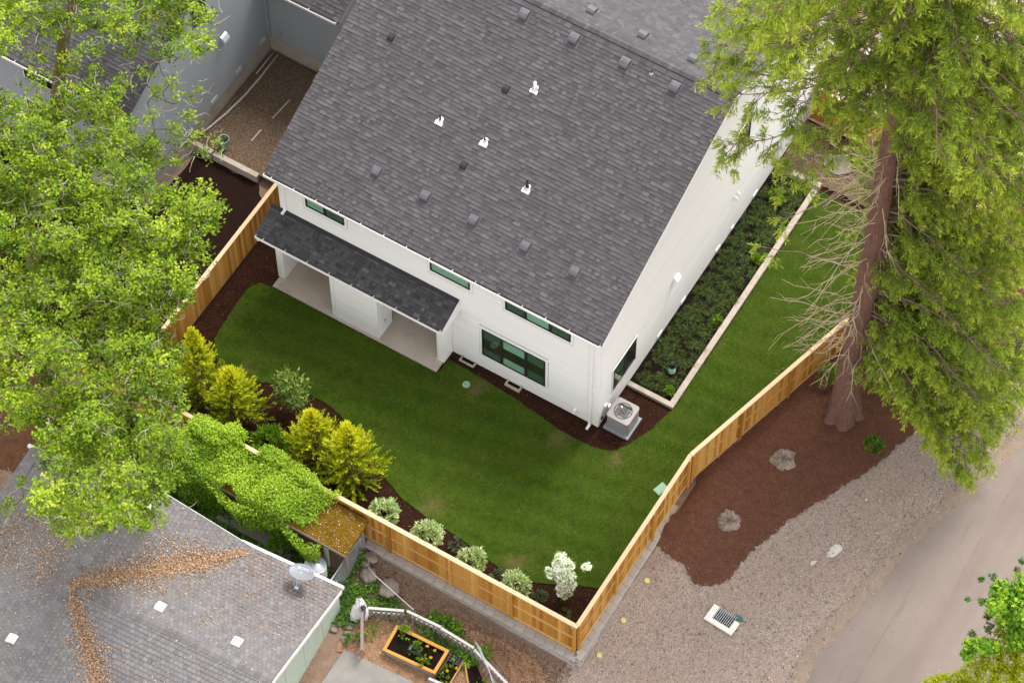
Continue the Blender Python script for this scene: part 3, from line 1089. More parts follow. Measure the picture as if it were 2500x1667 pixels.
    for x in (-5.95, -3.92, -1.95, -7.9):
        hood(Vector((x, 9.32, EZ + PIT * (2 * RY - EY - 9.32))), B3, 1.0)
    # plumbing vents: white flashing, black or white pipe
    for x, y, h, r, mat in ((-8.64, 3.75, .36, .035, 'pipe_black'), (-6.87, 3.79, .26, .028, 'pipe_black'), (-4.75, 3.07, .46, .055, 'pipe_black'),
                            (-6.19, 5.97, .42, .05, 'pipe_white'), (-2.82, 8.0, .22, .03, 'pipe_black')):
        P = on(x, y)
        small = h < .25
        m = MB()
        k = .5 if small else .85
        pl = [(-.17, -.20), (.17, -.20), (.17, -.02), (.11, .02), (.11, .12), (.06, .18), (-.06, .18), (-.11, .12), (-.11, .02), (-.17, -.02)]
        m.prism([P + F3[0] * (a * k) + Vf * (b * k) + Nf * .024 for a, b in pl], Nf * .012)
        v = m.build('pipe_flashing', 'vent_metal' if small else 'flashing_white', roof)
        m = MB()
        m.lathe([(r * 2.4, .03), (r * 1.9, .08), (r * 1.25, .12)], P, 14)
        m.build('pipe_boot', 'galvanised', v, True)
        m = MB()
        m.lathe([(r, .0), (r, h), (r * .7, h), (r * .7, h - .1), (0.001, h - .1)], P, 14)
        m.build('vent_pipe', mat, v, True)
    # downspouts
    for (x, z0, z1, kick) in ((-.30, .05, EZ - .1, 0), (-12.80, 3.95, EZ - .1, 1)):
        m = MB()
        m.span((x - .05, -.085, z0), (x + .05, -.020, z1 - .1))
        m.box((x, -.14, z1 - .06), (.09, .2, .07))
        m.box((x + (.0), -.16, z0 + .02), (.09, .2, .07))
        m.build('downspout', 'gutter_white', H)
    # wall fittings
    m = MB()
    pr = [(0.02, 0), (.20, 0.0), (.19, .10), (.10, .22), (.02, .25)]
    m.prism([(a, 5.10, 2.74 + b) for a, b in pr], (0, .30, 0))
    m.build('wall_vent', 'vent_white', H)
    for y, z, w, h in ((4.15, .24, .34, .16), (5.85, .20, .34, .16), (8.4, .24, .34, .16), (9.55, .24, .2, .14), (11.2, .24, .34, .16)):
        m = MB()
        m.span((.004, y, z), (.05, y + w, z + h))
        m.build('crawl_vent', 'vent_white', H)
    for y in (9.55, 9.78):
        m = MB()
        m.tube([(.02, y, 2.45), (.10, y, 2.40), (.12, y, 2.25), (.12, y, 2.15)], .035, 8)
        m.build('exhaust_pipe', 'vent_white', H, True)
    m = MB()
    m.tube([(.05, 13.0, .5), (.05, 13.0, 1.0), (.05, 13.0, 1.7)], .03, 8)
    m.build('conduit', 'vent_white', H)
    m = MB()
    m.span((.004, .36, .74), (.09, .54, 1.06))
    eb = m.build('disconnect_box', 'galvanised', H)
    m = MB()
    m.tube([(.05, .45, .74), (.06, .45, .35), (.15, .5, .25), (.32, .6, .3)], .018, 8)
    m.build('conduit', 'galvanised', eb, True)
    m = MB()
    m.span((.004, .58, .40), (.12, .74, .72))
    m.build('line_cover', 'vent_white', H)
    m = MB()
    m.tube([(.08, .66, .42), (.16, .66, .36), (.36, .70, .36)], .03, 8)
    m.build('refrigerant_line', 'black_metal', H, True)
    m = MB()
    m.span((.003, .18, .38), (.06, .27, .53))
    m.build('outlet_box', 'vent_dark', H)
    m = MB()
    m.span((-.98, -.10, .50), (-.86, -.004, .60))
    m.tube([(-.92, -.08, .52), (-.92, -.13, .50), (-.92, -.14, .43)], .02, 8)
    m.build('hose_bib', 'vent_white', H)
    m = MB()
    m.span((-1.2, .036, .06), (-.62, .042, .13))
    m.build('crawl_vent', 'vent_dark', H)
    # concrete window wells by the back wall
    for x0_ in (-5.57, -3.67):
        m = MB()
        xa, xb, ya, yb_ = x0_, x0_ + .60, -.26, -.0
        m.span((xa, ya, .0), (xb, ya + .06, .26))
        m.span((xa, ya + .06, .0), (xa + .05, yb_, .26))
        m.span((xb - .05, ya + .06, .0), (xb, yb_, .26))
        w = m.build('vent_well', 'concrete_curb', H)
        m = MB()
        m.span((xa + .05, ya + .06, .08), (xb - .05, yb_ - .01, .10))
        m.build('well_floor', 'vent_dark', w)
    # ---------------- covered patio
    m = MB()
    m.span((-12.95, -1.10, .02), (-12.73, 2.2, .27))
    m.span((-12.725, -1.10, .02), (-6.255, 2.2, .27))
    m.span((-6.25, -1.10, .02), (-5.99, .02, .27))
    m.build('patio_slab', 'concrete', H)
    m = MB()
    m.span((-12.97, -.60, .272), (-12.72, 2.2, 3.28))
    m.span((-6.25, -.60, .272), (-5.985, .03, 3.28))
    m.span((-6.25, .03, .272), (-5.985, 2.2, 3.0))
    m.build('patio_side_wall', 'trim_white', H)
    for x in (-12.90, -6.07):
        m = MB()
        m.span((x - .10, -.625, .272), (x + .10, -.602, 3.2))
        m.build('post_trim', 'trim_white', H)
    m = MB()
    m.span((-6.27, -.64, .275), (-5.955, -.628, .36))
    m.span((-5.984, -.628, .20), (-5.955, -.03, .36))
    m.build('base_trim', 'trim_white', H)
    siding(H, (-5.997, 0, 0), ((0, 1, 0), (1, 0, 0)), -.60, -.02, .36, 3.2, 'siding_white')
    m = MB()
    m.span((-10.40, -.95, .272), (-8.47, -.13, 3.3))
    m.build('storage_wall', 'siding_white', H)
    siding(H, (0, -.962, 0), FW, -10.27, -8.60, .28, 3.3, 'siding_white')
    m = MB()
    for x in (-10.43, -8.60):
        m.span((x, -.985, .272), (x + .15, -.951, 3.32))
    m.build('corner_board', 'trim_white', H)
    # white painted brick on the side of the store
    r = random.Random(3)
    for j in range(38):
        z = .30 + j * .077
        for i in range(5):
            y = -.90 + i * .205 + (.1 if j % 2 else 0)
            y2 = min(y + .195, -.14)
            if y2 - y < .03:
                continue
            m = MB()
            m.span((-8.47, y, z), (-8.448 + r.uniform(0, .012), y2, z + .068))
            m.build('brick', 'painted_brick', H)
    m = MB()
    m.span((-8.44, -.62, .95), (-8.425, -.55, 1.05))
    m.build('outlet_box', 'vent_dark', H)
    # patio roof
    px0, px1 = -13.36, -5.62
    py, pz, top = -1.15, 3.47, 3.90
    m = MB()
    m.prism([(px0, py, pz - .10), (px0, py, pz), (px0, -.02, top), (px0, -.02, top - .12)], (px1 - px0, 0, 0))
    pr = m.build('patio_roof', 'shingle_porch', H)
    s2 = (top - pz) / (-.02 - py)
    q = math.hypot(1, s2)
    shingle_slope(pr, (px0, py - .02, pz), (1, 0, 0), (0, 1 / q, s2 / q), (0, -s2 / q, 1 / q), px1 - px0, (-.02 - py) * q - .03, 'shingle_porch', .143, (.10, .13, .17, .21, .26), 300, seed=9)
    m = MB()
    m.prism([(px0, -.17, top - .032), (px0, -.022, top + .03), (px0, -.022, top - .02)], (px1 - px0, 0, 0))
    m.build('step_flashing', 'vent_dark', pr)
    m = MB()
    m.prism([(px1 + .002, py + .03, pz - .30), (px1 + .002, py + .02, pz - .03), (px1 + .002, -.02, top - .05), (px1 + .002, -.02, pz - .30)], (.02, 0, 0))
    m.prism([(px0 - .022, py + .03, pz - .20), (px0 - .022, py + .02, pz - .03), (px0 - .022, -.02, top - .05), (px0 - .022, -.02, top - .25)], (.02, 0, 0))
    m.span((px0, py + .02, pz - .22), (px1, py + .04, pz - .03))
    m.build('patio_fascia', 'trim_white', pr)
    m = MB()
    m.span((-13.0, -1.1, 3.24), (-5.99, .02, 3.26))
    m.span((-13.0, .04, 2.94), (-5.99, 2.2, 2.97))
    m.build('patio_ceiling', 'trim_white', H)
    m = MB()
    m.span((-12.97, -.97, 3.0), (-5.985, -.80, 3.235))
    m.build('patio_beam', 'trim_white', H)
    gutter(H, (px0 + .05, py - .005, pz - .015), (px1 - .07, py - .005, pz - .015), (0, -1, 0), brk=.92)
    m = MB()
    m.box((px0 + .14, py - .06, pz - .17), (.09, .09, .14))
    m.build('downspout', 'gutter_white', H)


white_house()

# ================================================================== GREY HOUSE (upper left)
GH = thing('house', 'blue grey sided neighbouring house on a tall concrete foundation behind the oak', 'house', (-22, 5, .4))


def grey_house():
    H = GH
    gx, gy0, gy1 = -18.75, -.75, 16.0
    ez, ey, pit, ry = 6.55, -1.0, .43, 7.6
    rz = ez + pit * (ry - ey)
    m = MB()
    m.span((-31, gy0 + .03, 1.3), (gx - .03, gy1, 6.5))
    m.prism([(-31, gy0 + .3, 6.4), (-31, gy1 - .3, 6.4), (-31, ry, rz - .25)], (-31 * -1 + gx - .06, 0, 0))
    m.span((gx + .0, 7.58, 1.3), (-15.35, 15, 4.9))
    m.build('wall', 'siding_grey', H)
    m = MB()
    m.span((-31, gy0 + .06, -.1), (gx - .05, gy1, 1.42))
    m.span((gx - .04, 7.62, .1), (-15.3, 15, 1.42))
    m.build('foundation', 'foundation', H)
    siding(H, (gx - .012, 0, 0), RW, gy0 + .10, 7.56, 1.42, rz - .3, 'siding_grey', [(3.3, 4.2, 6.5, 7.7)],
           lambda z: (gy0, 7.56) if z < ez else (ey + (z - ez) / pit, 2 * ry - ey - (z - ez) / pit))
    siding(H, (0, gy0 + .012, 0), FW, -31, gx - .1, 1.42, 6.5, 'siding_grey', [(-23.4, -21.2, 5.4, 6.4), (-23.6, -21.8, 2.2, 3.9)])
    siding(H, (0, 7.562, 0), FW, gx + .12, -15.45, 1.42, 4.9, 'siding_grey')
    m = MB()
    m.span((gx - .1, gy0 - .012, 1.40), (gx + .012, gy0 + .1, 6.45))
    m.span((gx - .005, 7.46, 1.42), (gx + .11, 7.57, 4.9))
    m.span((-15.46, 7.54, 1.42), (-15.34, 7.60, 4.85))
    m.build('corner_board', 'siding_grey', H)
    window(H, (gx, 0, 0), RW, 3.4, 4.1, 6.55, 7.6, (), [(0, 0, 1, 'blind_dim')], trim=.0)
    window(H, (0, gy0, 0), FW, -23.3, -21.3, 5.35, 6.3, (-22.3,), [(0, 0, 1, 'blind_dim')], trim=.06)
    window(H, (0, gy0, 0), FW, -23.5, -21.9, 2.3, 3.8, (-22.7,), [(0, .4, 1, 'blind_dim')], trim=.06)
    x0, x1 = -31.5, gx + .25
    m = MB()
    m.prism([(x0, ey, ez - .1), (x0, ey, ez), (x0, ry, rz), (x0, 2 * ry - ey, ez), (x0, 2 * ry - ey, ez - .1), (x0, ry, rz - .12)], (x1 - x0, 0, 0))
    roof = m.build('roof', 'shingle_charcoal', H)
    q = math.hypot(1, pit)
    shingle_slope(roof, (-26, ey - .02, ez), (1, 0, 0), (0, 1 / q, pit / q), (0, -pit / q, 1 / q), x1 + 26, (ry - ey) * q * .8, 'shingle_charcoal', .143, (.10, .13, .17, .21, .26), 150, seed=12)
    m = MB()
    m.prism([(x1 - .01, ey + .02, ez - .24), (x1 - .01, ey + .02, ez - .03), (x1 - .01, ry, rz - .04), (x1 - .01, ry, rz - .25)], (.024, 0, 0))
    m.build('rake_board', 'siding_grey', H)
    gutter(H, (-31, ey - .005, ez - .015), (x1 - .05, ey - .005, ez - .015), (0, -1, 0))
    # lower wing
    wz, wy = 4.95, 7.26
    m = MB()
    m.prism([(gx + .02, wy, wz - .1), (gx + .02, wy, wz), (gx + .02, wy + 5, wz + 5 * pit), (gx + .02, wy + 5, wz + 5 * pit - .12)], (3.52, 0, 0))
    wr = m.build('wing_roof', 'shingle_charcoal', H)
    shingle_slope(wr, (gx + .02, wy - .02, wz), (1, 0, 0), (0, 1 / q, pit / q), (0, -pit / q, 1 / q), 3.52, 5 * q - .1, 'shingle_charcoal', .143, (.10, .13, .17, .21, .26), 150, seed=13)
    gutter(H, (gx + .1, wy - .005, wz - .015), (-15.32, wy - .005, wz - .015), (0, -1, 0))
    m = MB()
    m.span((gx + .03, wy + .02, wz - .24), (-15.24, wy + .04, wz - .02))
    m.prism([(-15.22, wy, wz - .24), (-15.22, wy, wz - .02), (-15.22, wy + 5, wz + 5 * pit - .04), (-15.22, wy + 5, wz + 5 * pit - .25)], (.02, 0, 0))
    m.build('fascia', 'siding_grey', H)
    m = MB()
    pr = [(0.02, 0), (.22, 0.0), (.21, .12), (.11, .26), (.02, .30)]
    m.prism([(gx + a, 4.70, 4.22 + b) for a, b in pr], (0, .34, 0))
    m.build('wall_vent', 'galvanised', H)
    for y in (6.9, 5.3, 3.7, 1.9):
        m = MB()
        m.span((gx + .004, y, 1.50), (gx + .04, y + .38, 1.72))
        m.build('crawl_vent', 'galvanised', H)
    m = MB()
    m.tube([(-18.2, 7.53, 1.95), (-18.2, 7.46, 1.95), (-18.2, 7.44, 1.85)], .03, 6)
    m.span((-18.3, 7.48, 1.95), (-18.1, 7.55, 2.0))
    m.build('hose_bib', 'siding_grey', H)


grey_house()

# ================================================================== OLD HOUSE (lower left)
_a = R(4.5)
OU, OV = Vector((math.cos(_a), math.sin(_a), 0)), Vector((-math.sin(_a), math.cos(_a), 0))
OE = Vector((-3.69, -10.70, 0))


def op(u, v, z):
    p = OE + OU * u + OV * v
    return Vector((p.x, p.y, z))


OH = thing('house', 'old low house with weathered grey shingle roof strewn with fallen leaves', 'house', tuple(op(-6, -6, -.7)))
OZ, OR_, OP = 1.9, 3.37, .33
OHALF = 4.45
OB = -7.6            # u of the long ridge


def old_house():
    H = OH
    Zv = Vector((0, 0, 1))
    ax = (OU, OV, Zv)
    # walls
    m = MB()
    m.prism([op(-.35, -.4, -.8), op(-.35, -2 * OHALF + .4, -.8), op(-.35, -2 * OHALF + .4, OZ - .05), op(-.35, -OHALF, OR_ - .3), op(-.35, -.4, OZ - .05)], OU * -7)
    m.prism([op(OB - 4.05, -.35, -.8), op(OB + 4.05, -.35, -.8), op(OB + 4.05, -.35, OZ - .05), op(OB, -.35, OR_ - .3), op(OB - 4.05, -.35, OZ - .05)], OV * -24)
    m.build('wall', 'siding_mint', H)
    for v in np.arange(-8.2, -.4, 1.22):       # vertical siding sheets on the gable end
        m = MB()
        zt = OZ - .22 + OP * max(0, min(v + 2 * OHALF, -v - 1.2))
        m.box(op(-.338, v + .6, (zt - .8) / 2), (.014, 1.2, zt + .8), ax)
        m.build('siding_sheet', 'siding_mint', H)
    # slopes: wing A (ridge along u) and long block B (ridge along v)
    def slope(name, a, b, c, d, seed=0):
        m = MB()
        m.add([a, b, c, d], [(0, 1, 2, 3)])
        m.add([p - Zv * .12 for p in (a, b, c, d)], [(3, 2, 1, 0)])
        return m
    m = MB()
    T = .1
    m.prism([op(0, 0, OZ - T), op(0, 0, OZ), op(0, -OHALF, OR_), op(0, -2 * OHALF, OZ), op(0, -2 * OHALF, OZ - T), op(0, -OHALF, OR_ - .12)], OU * (OB + .0))
    m.prism([op(OB + OHALF, .03, OZ - T), op(OB + OHALF, .03, OZ - .004), op(OB, .03, OR_ - .004), op(OB - OHALF, .03, OZ - .004), op(OB - OHALF, .03, OZ - T), op(OB, .03, OR_ - .12)], OV * -26)
    roof = m.build('roof', 'shingle_grey', H)
    q = math.hypot(1, OP)
    L = OHALF * q
    up = lambda d: (d + Zv * OP) / q
    nm = lambda d: (Zv - d * OP) / q
    E = .160
    # A rear slope (faces the yard): climbs towards -v ; keep right of the valley
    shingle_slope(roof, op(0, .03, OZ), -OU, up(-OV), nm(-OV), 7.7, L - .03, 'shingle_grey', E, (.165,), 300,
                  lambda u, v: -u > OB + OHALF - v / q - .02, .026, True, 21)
    # A far slope: climbs towards +v
    shingle_slope(roof, op(-7.7, -2 * OHALF - .03, OZ), OU, up(OV), nm(OV), 7.7, L - .03, 'shingle_grey', E, (.165,), 0,
                  lambda u, v: u - 7.7 > OB + OHALF - v / q - .02, .026, True, 22, 'far_shingle')
    # B right slope: climbs towards -u, on both sides of wing A
    shingle_slope(roof, op(OB + OHALF + .03, -20, OZ), OV, up(-OU), nm(-OU), 20.03, L - .03, 'shingle_grey', E, (.165,), 0,
                  lambda u, v: (u - 20 > -v / q - .05) or (u - 20 < -2 * OHALF + v / q + .05), .026, True, 23, 'side_shingle')
    # B left slope
    shingle_slope(roof, op(OB - OHALF - .03, .03, OZ), -OV, up(OU), nm(OU), 20.03, L - .03, 'shingle_grey', E, (.165,), 0, None, .026, True, 24, 'west_shingle')
    ridge_caps(roof, op(0, -OHALF, OR_ + .01), op(OB, -OHALF, OR_ + .01), -up(-OV), -up(OV), 'shingle_grey', 36, .16, seed=3)
    ridge_caps(roof, op(OB, .02, OR_ + .012), op(OB, -18, OR_ + .012), -up(-OU), -up(OU), 'shingle_grey', 84, .16, seed=4)
    # fascias, gutter
    m = MB()
    m.box(op(-1.9, .10, OZ - .03), (3.9, .11, .15), ax)
    m.build('gutter', 'fascia_flaking', H)
    for s0, s1 in ((0, -OHALF), (-2 * OHALF, -OHALF)):
        m = MB()
        m.prism([op(.01, s0, OZ - .22), op(.01, s0, OZ - .015), op(.01, s1, OR_ - .015), op(.01, s1, OR_ - .22)], OU * .03)
        m.build('rake_board', 'fascia_flaking', H)
    m = MB()
    m.box(op(OB - OHALF - .02, .05, OZ - .05), (.3, .12, .16), ax)
    m.prism([op(OB + OHALF, .045, OZ - .2), op(OB + OHALF, .045, OZ - .02), op(OB, .045, OR_ - .02), op(OB, .045, OR_ - .2)], OV * .02)
    m.prism([op(OB - OHALF, .045, OZ - .2), op(OB - OHALF, .045, OZ - .02), op(OB, .045, OR_ - .02), op(OB, .045, OR_ - .2)], OV * .02)
    m.build('fascia', 'fascia_flaking', H)
    # box vents and pipe
    def boxvent(P, d):
        Y, Zn = up(d), nm(d)
        X = Y.cross(Zn)
        m = MB()
        prof = [(-.2, .02), (-.2, .11), (-.10, .15), (.12, .14), (.2, .06), (.2, .02)]
        m.prism([P + Y * a * .85 + Zn * b * .85 - X * .155 for a, b in prof], X * .31)
        m.build('roof_vent', 'vent_white', roof)
    zA = lambda v: OZ + OP * (-v)
    for (u, v) in ((-4.62, -3.75), (-1.75, -3.72)):
        boxvent(op(u, v, zA(v) + .01), -OV)
    zL = lambda u: OR_ - OP * (OB - u)
    zR = lambda u: OR_ - OP * (u - OB)
    boxvent(op(OB - .75, -6.9, zL(OB - .75) + .01), OU)
    boxvent(op(OB + .75, -.75, zR(OB + .75) + .01), -OU)
    P = op(OB + .25, -8.6, zR(OB + .25))
    m = MB()
    m.box(P + Zv * .01, (.34, .34, .012), (OU, OV, Zv))
    fl = m.build('pipe_flashing', 'vent_metal', roof)
    m = MB()
    m.lathe([(.07, 0), (.07, .28)], P, 14)
    m.build('vent_pipe', 'pipe_black', fl, True)
    m = MB()
    m.lathe([(.001, .28), (.10, .28), (.11, .33), (.10, .42), (.06, .46), (.001, .47)], P, 14)
    m.build('pipe_cap', 'pipe_white', fl, True)


old_house()

# ================================================================== FENCES
_unit = {}


def unit_box(mat, name):
    if (mat, name) not in _unit:
        m = MB()
        m.span((-.5, -.5, 0), (.5, .5, 1))
        _unit[(mat, name)] = mesh_np(name, m.v, m.f, mat)
    return _unit[(mat, name)]


def put(name, mat, parent, P, A, Nn, dims, sub=None):
    """a box part: base centre P, along A, across Nn"""
    o = link(name, unit_box(mat, name), parent)
    A, Nn = Vector(A), Vector(Nn)
    Zx = A.cross(Nn)
    if Zx.z < 0:
        Zx = -Zx
    M = Matrix(((A.x, Nn.x, Zx.x), (A.y, Nn.y, Zx.y), (A.z, Nn.z, Zx.z))).to_4x4()
    o.matrix_basis = Matrix.Translation(P) @ M @ Matrix.Diagonal((*dims, 1))
    return o


def fence(label, P0, P1, z0, top, out, rails=True, z1=None, group=None, post0=0.0):
    """board fence: pickets, posts, rails and a flat cap; out = side that shows rails and posts"""
    r = random.Random(int(abs(P0[0] * 31 + P0[1] * 17)))
    a, b = Vector((*P0, 0)), Vector((*P1, 0))
    A = (b - a).normalized()
    L = (b - a).length
    Nn = Vector(out).normalized()
    z1 = z0 if z1 is None else z1
    F = thing('fence', label, 'fence', (a.x, a.y, z0), group)
    zb = lambda s: z0 + (z1 - z0) * s / L
    H = top - z0
    n = int(L / .142)
    w = L / n
    for i in range(n):
        s = (i + .5) * w
        P = a + A * s
        put('picket', 'cedar', F, (P.x, P.y, zb(s) + .05 + r.uniform(-.004, .01)), A, Nn, (w - .005, .018 + r.uniform(0, .004), H - .09))
    S = post0
    k = 0
    while S <= L + .01:
        P = a + A * min(S, L) + Nn * (.060 if rails else -.060)
        put('post', 'cedar', F, (P.x, P.y, zb(S) - .03), A, Nn, (.092, .092, H))
        S += 2.43
    c0 = a + A * (L / 2)
    slope = Vector((A.x * L, A.y * L, z1 - z0)).normalized()
    side = Nn * (.030 if rails else -.030)
    zc = (z0 + z1) / 2
    put('cap_rail', 'cedar_cap', F, (c0.x, c0.y, zc + H - .04), slope, Nn, (L + .10, .145, .04))
    for zz, hh in ((H - .135, .09), (H * .50, .085), (.045, .10)):
        if not rails:
            P = c0 - Nn * .030
            put('rail', 'cedar_rail', F, (P.x, P.y, zc + zz), slope, Nn, (L, .038, hh))
        else:
            S = post0
            s0 = 0.0
            while s0 < L - .05:
                s1 = S if S > s0 + .05 else S + 2.43
                s1 = min(s1, L)
                pm = a + A * ((s0 + s1) / 2) + Nn * .032
                ln = s1 - s0 - .094
                if ln > .05:
                    put('rail', 'cedar_rail', F, (pm.x, pm.y, zc + zz), slope, Nn, (ln, .04, hh))
                s0 = s1
                S = s1 + 2.43
    return F


fence('long cedar board fence along the back of the lawn, above the block wall', (3.72, -7.80), (-16.6, -7.80), .0, 1.93, (0, -1, 0), True, post0=.05)
fence('straight cedar fence beside the gravel, on the stepped block wall', (3.71, -7.72), (3.78, -.25), .0, 1.93, (-1, 0, 0), False, post0=.05)
fence('slanting cedar fence running past the big conifer trunk', (3.80, -.15), (7.95, 15.5), .03, 1.95, (-.966, .26, 0), False)
fence('cedar fence between the lawn and the dark mulch under the oak', (-14.5, 1.9), (-14.5, -7.70), .20, 2.10, (-1, 0, 0), True)
fence('cedar fence at the far end of the side lawn, behind the conifer branches', (.10, 15.62), (3.0, 15.62), .05, 2.0, (0, 1, 0), True)
fence('cedar fence panel right of the conifer trunk near the drive', (3.9, 15.60), (7.9, 15.60), .05, 2.0, (0, 1, 0), True)
_F = thing('gate', 'open cedar gate standing ajar at the far end of the side lawn', 'gate', (3.0, 15.55, .05))
for i in range(7):
    put('picket', 'cedar', _F, (3.03 - .055 * i, 15.50 - .128 * i, .10), Vector((-.39, -.92, 0)).normalized(), Vector((.92, -.39, 0)).normalized(), (.136, .02, 1.8))
for zz in (.3, 1.6):
    put('rail', 'cedar_rail', _F, (2.88, 15.10, zz), Vector((-.39, -.92, 0)).normalized(), Vector((.92, -.39, 0)).normalized(), (.95, .04, .09))
_m = MB()
_m.box((3.64, -7.885, 1.80), (.17, .006, .10))
tag(_m.build('fence_sign', 'galvanised'), 'small pale metal plate on the outer corner of the cedar fence', 'sign')

# ================================================================== BLOCK WALL
BW = thing('retaining_wall', 'tan concrete block retaining wall under the cedar fence corner', 'wall', (0, -8, -.6))


def block_wall():
    r = random.Random(5)
    bev = {}

    def block(P, A, Nn, dims):
        key = tuple(round(d, 2) for d in dims)
        if key not in bev:
            bm = bmesh.new()
            bmesh.ops.create_cube(bm, size=1)
            bmesh.ops.scale(bm, vec=dims, verts=bm.verts)
            bmesh.ops.bevel(bm, geom=bm.edges[:], offset=.012, segments=1, affect='EDGES')
            me = bpy.data.meshes.new('block')
            bm.to_mesh(me)
            bm.free()
            me.materials.append(MATS['wall_block'])
            bev[key] = me
        o = link('block', bev[key], BW)
        A, Nn = Vector(A), Vector(Nn)
        o.matrix_basis = Matrix.Translation(P) @ Matrix(((A.x, Nn.x, 0), (A.y, Nn.y, 0), (0, 0, 1))).to_4x4() @ Matrix.Rotation(r.uniform(-.012, .012), 4, 'Z')
        return o
    # back run: caps and courses, y about -7.97
    x, i = 3.84, 0
    while x > -4.3:
        block((x - .2, -7.985, -.045), (1, 0, 0), (0, 1, 0), (.395, .30, .085))
        x -= .40
    for c in range(4):
        x = 3.86 - (.2 if c % 2 else 0)
        z = -.165 - c * .15
        while x > -4.2:
            if z + .08 > ground_z(x, -8.2) - .1:
                block((x - .2, -7.965 - c * .016, z), (1, 0, 0), (0, 1, 0), (.395, .26, .145))
            x -= .40
    # right run
    y = -8.0
    while y < -1.5:
        block((3.885, y + .2, -.045), (0, 1, 0), (1, 0, 0), (.395, .30, .085))
        y += .40
    for c in range(4):
        y = -8.05 + (.2 if c % 2 else 0)
        z = -.165 - c * .15
        while y < -1.6:
            if z + .07 > ground_z(4.3, y) - .1:
                block((3.875 + c * .018, y + .2, z), (0, 1, 0), (1, 0, 0), (.395, .26, .145))
            y += .40


block_wall()

# concrete kerb walls of the planter, and the wall by the side-yard gravel
_m = MB()
_m.span((.03, 2.02, -.2), (1.88, 2.20, .15))
_m.span((1.67, 2.203, -.3), (1.88, 12.85, .152))
_m.span((.03, 12.853, -.6), (1.90, 13.06, .30))
tag(_m.build('planter_wall', 'concrete_curb'), 'pale concrete kerb wall round the narrow planting bed beside the house', 'wall')
_m = MB()
_m.span((-17.9, 2.38, .1), (-15.95, 2.58, .58))
_m.span((-19.0, 2.36, .1), (-17.95, 2.55, .64))
tag(_m.build('retaining_wall', 'concrete_curb'), 'low concrete wall holding the brown side yard gravel', 'wall')
_m = MB()
_m.tube([(.9, 12.82, .34), (.9, 12.80, .1), (.9, 12.78, -.4)], .02, 6)
_m.tube([(1.45, 12.3, -.1), (1.62, 12.3, -.1)], .05, 10)
tag(_m.build('drain_pipe', 'pvc_pipe'), 'thin drain pipe on the far wall of the planting bed', 'pipe')

# ================================================================== AIR CONDITIONER
AC = thing('air_conditioner', 'beige air conditioner with round top fan grille by the house corner', 'air conditioner', (.66, .55, .05))


def ac_unit():
    cx, cy, w, z0, z1 = .66, .60, .43, .14, .93
    m = MB()
    m.span((cx - .50, cy - .50, .03), (cx + .50, cy + .50, .13))
    m.build('pad', 'ac_pad', AC)

    def rrect(h, rad, z, n=5):
        pts = []
        for (sx, sy, a0) in ((1, 1, 0), (-1, 1, 90), (-1, -1, 180), (1, -1, 270)):
            for i in range(n + 1):
                a = R(a0 + 90 * i / n)
                pts.append(Vector((cx + sx * (h - rad) + rad * math.cos(a), cy + sy * (h - rad) + rad * math.sin(a), z)))
        return pts
    m = MB()
    m.prism(rrect(w - .02, .09, z0), (0, 0, z1 - z0 - .06))
    m.build('coil_cabinet', 'ac_louver', AC)
    for i in range(12):
        m = MB()
        m.prism(rrect(w, .10, z0 + .02 + i * .058), (0, 0, .034))
        m.build('louver', 'ac_shell', AC)
    # top panel with a round opening
    out = rrect(w + .012, .11, z1)
    n = len(out)
    rr = .315
    inn = [Vector((cx + rr * math.cos(math.atan2(p.y - cy, p.x - cx)), cy + rr * math.sin(math.atan2(p.y - cy, p.x - cx)), z1 + .012)) for p in out]
    lo = [p - Vector((0, 0, .07)) for p in out]
    il = [p - Vector((0, 0, .16)) for p in inn]
    m = MB()
    v = out + inn + lo + il
    f = []
    for i in range(n):
        j = (i + 1) % n
        f += [(i, j, n + j, n + i), (2 * n + i, 2 * n + j, j, i), (n + i, n + j, 3 * n + j, 3 * n + i)]
    m.add(v, f)
    top = m.build('top_panel', 'ac_shell', AC)
    m = MB()
    m.lathe([(.001, z1 - .15), (.33, z1 - .15)], (cx, cy, 0), 28)
    m.build('fan_well', 'black_metal', top)
    for i in range(4):
        a = R(90 * i + 20)
        m = MB()
        p = []
        for (r_, da, dz) in ((.07, -.25, 0), (.30, -.42, -.03), (.305, .05, .0), (.30, .42, .03), (.07, .3, .02)):
            p.append(Vector((cx + r_ * math.cos(a + da), cy + r_ * math.sin(a + da), z1 - .09 + dz)))
        m.prism(p, (0, 0, .006))
        m.build('fan_blade', 'fan_blade', top)
    m = MB()
    m.lathe([(.001, z1 - .05), (.05, z1 - .05), (.07, z1 - .07), (.07, z1 - .13)], (cx, cy, 0), 18)
    m.build('fan_motor', 'vent_metal', top, True)
    m = MB()
    for r_ in (.12, .318):
        pts = [Vector((cx + r_ * math.cos(R(q * 15)), cy + r_ * math.sin(R(q * 15)), z1 + .022 - .02 * r_)) for q in range(25)]
        m.tube(pts, .0045 if r_ < .3 else .012, 5, False)
    for q in range(6):
        a = R(60 * q + 10)
        m.tube([Vector((cx + .05 * math.cos(a), cy + .05 * math.sin(a), z1 + .022)), Vector((cx + .335 * math.cos(a), cy + .335 * math.sin(a), z1 + .016))], .006, 5)
    m.build('fan_guard', 'black_metal', top, True)
    m = MB()
    m.box((cx + w + .008, cy + .02, z1 - .11), (.012, .13, .05))
    m.build('badge', 'red_badge', AC)


ac_unit()

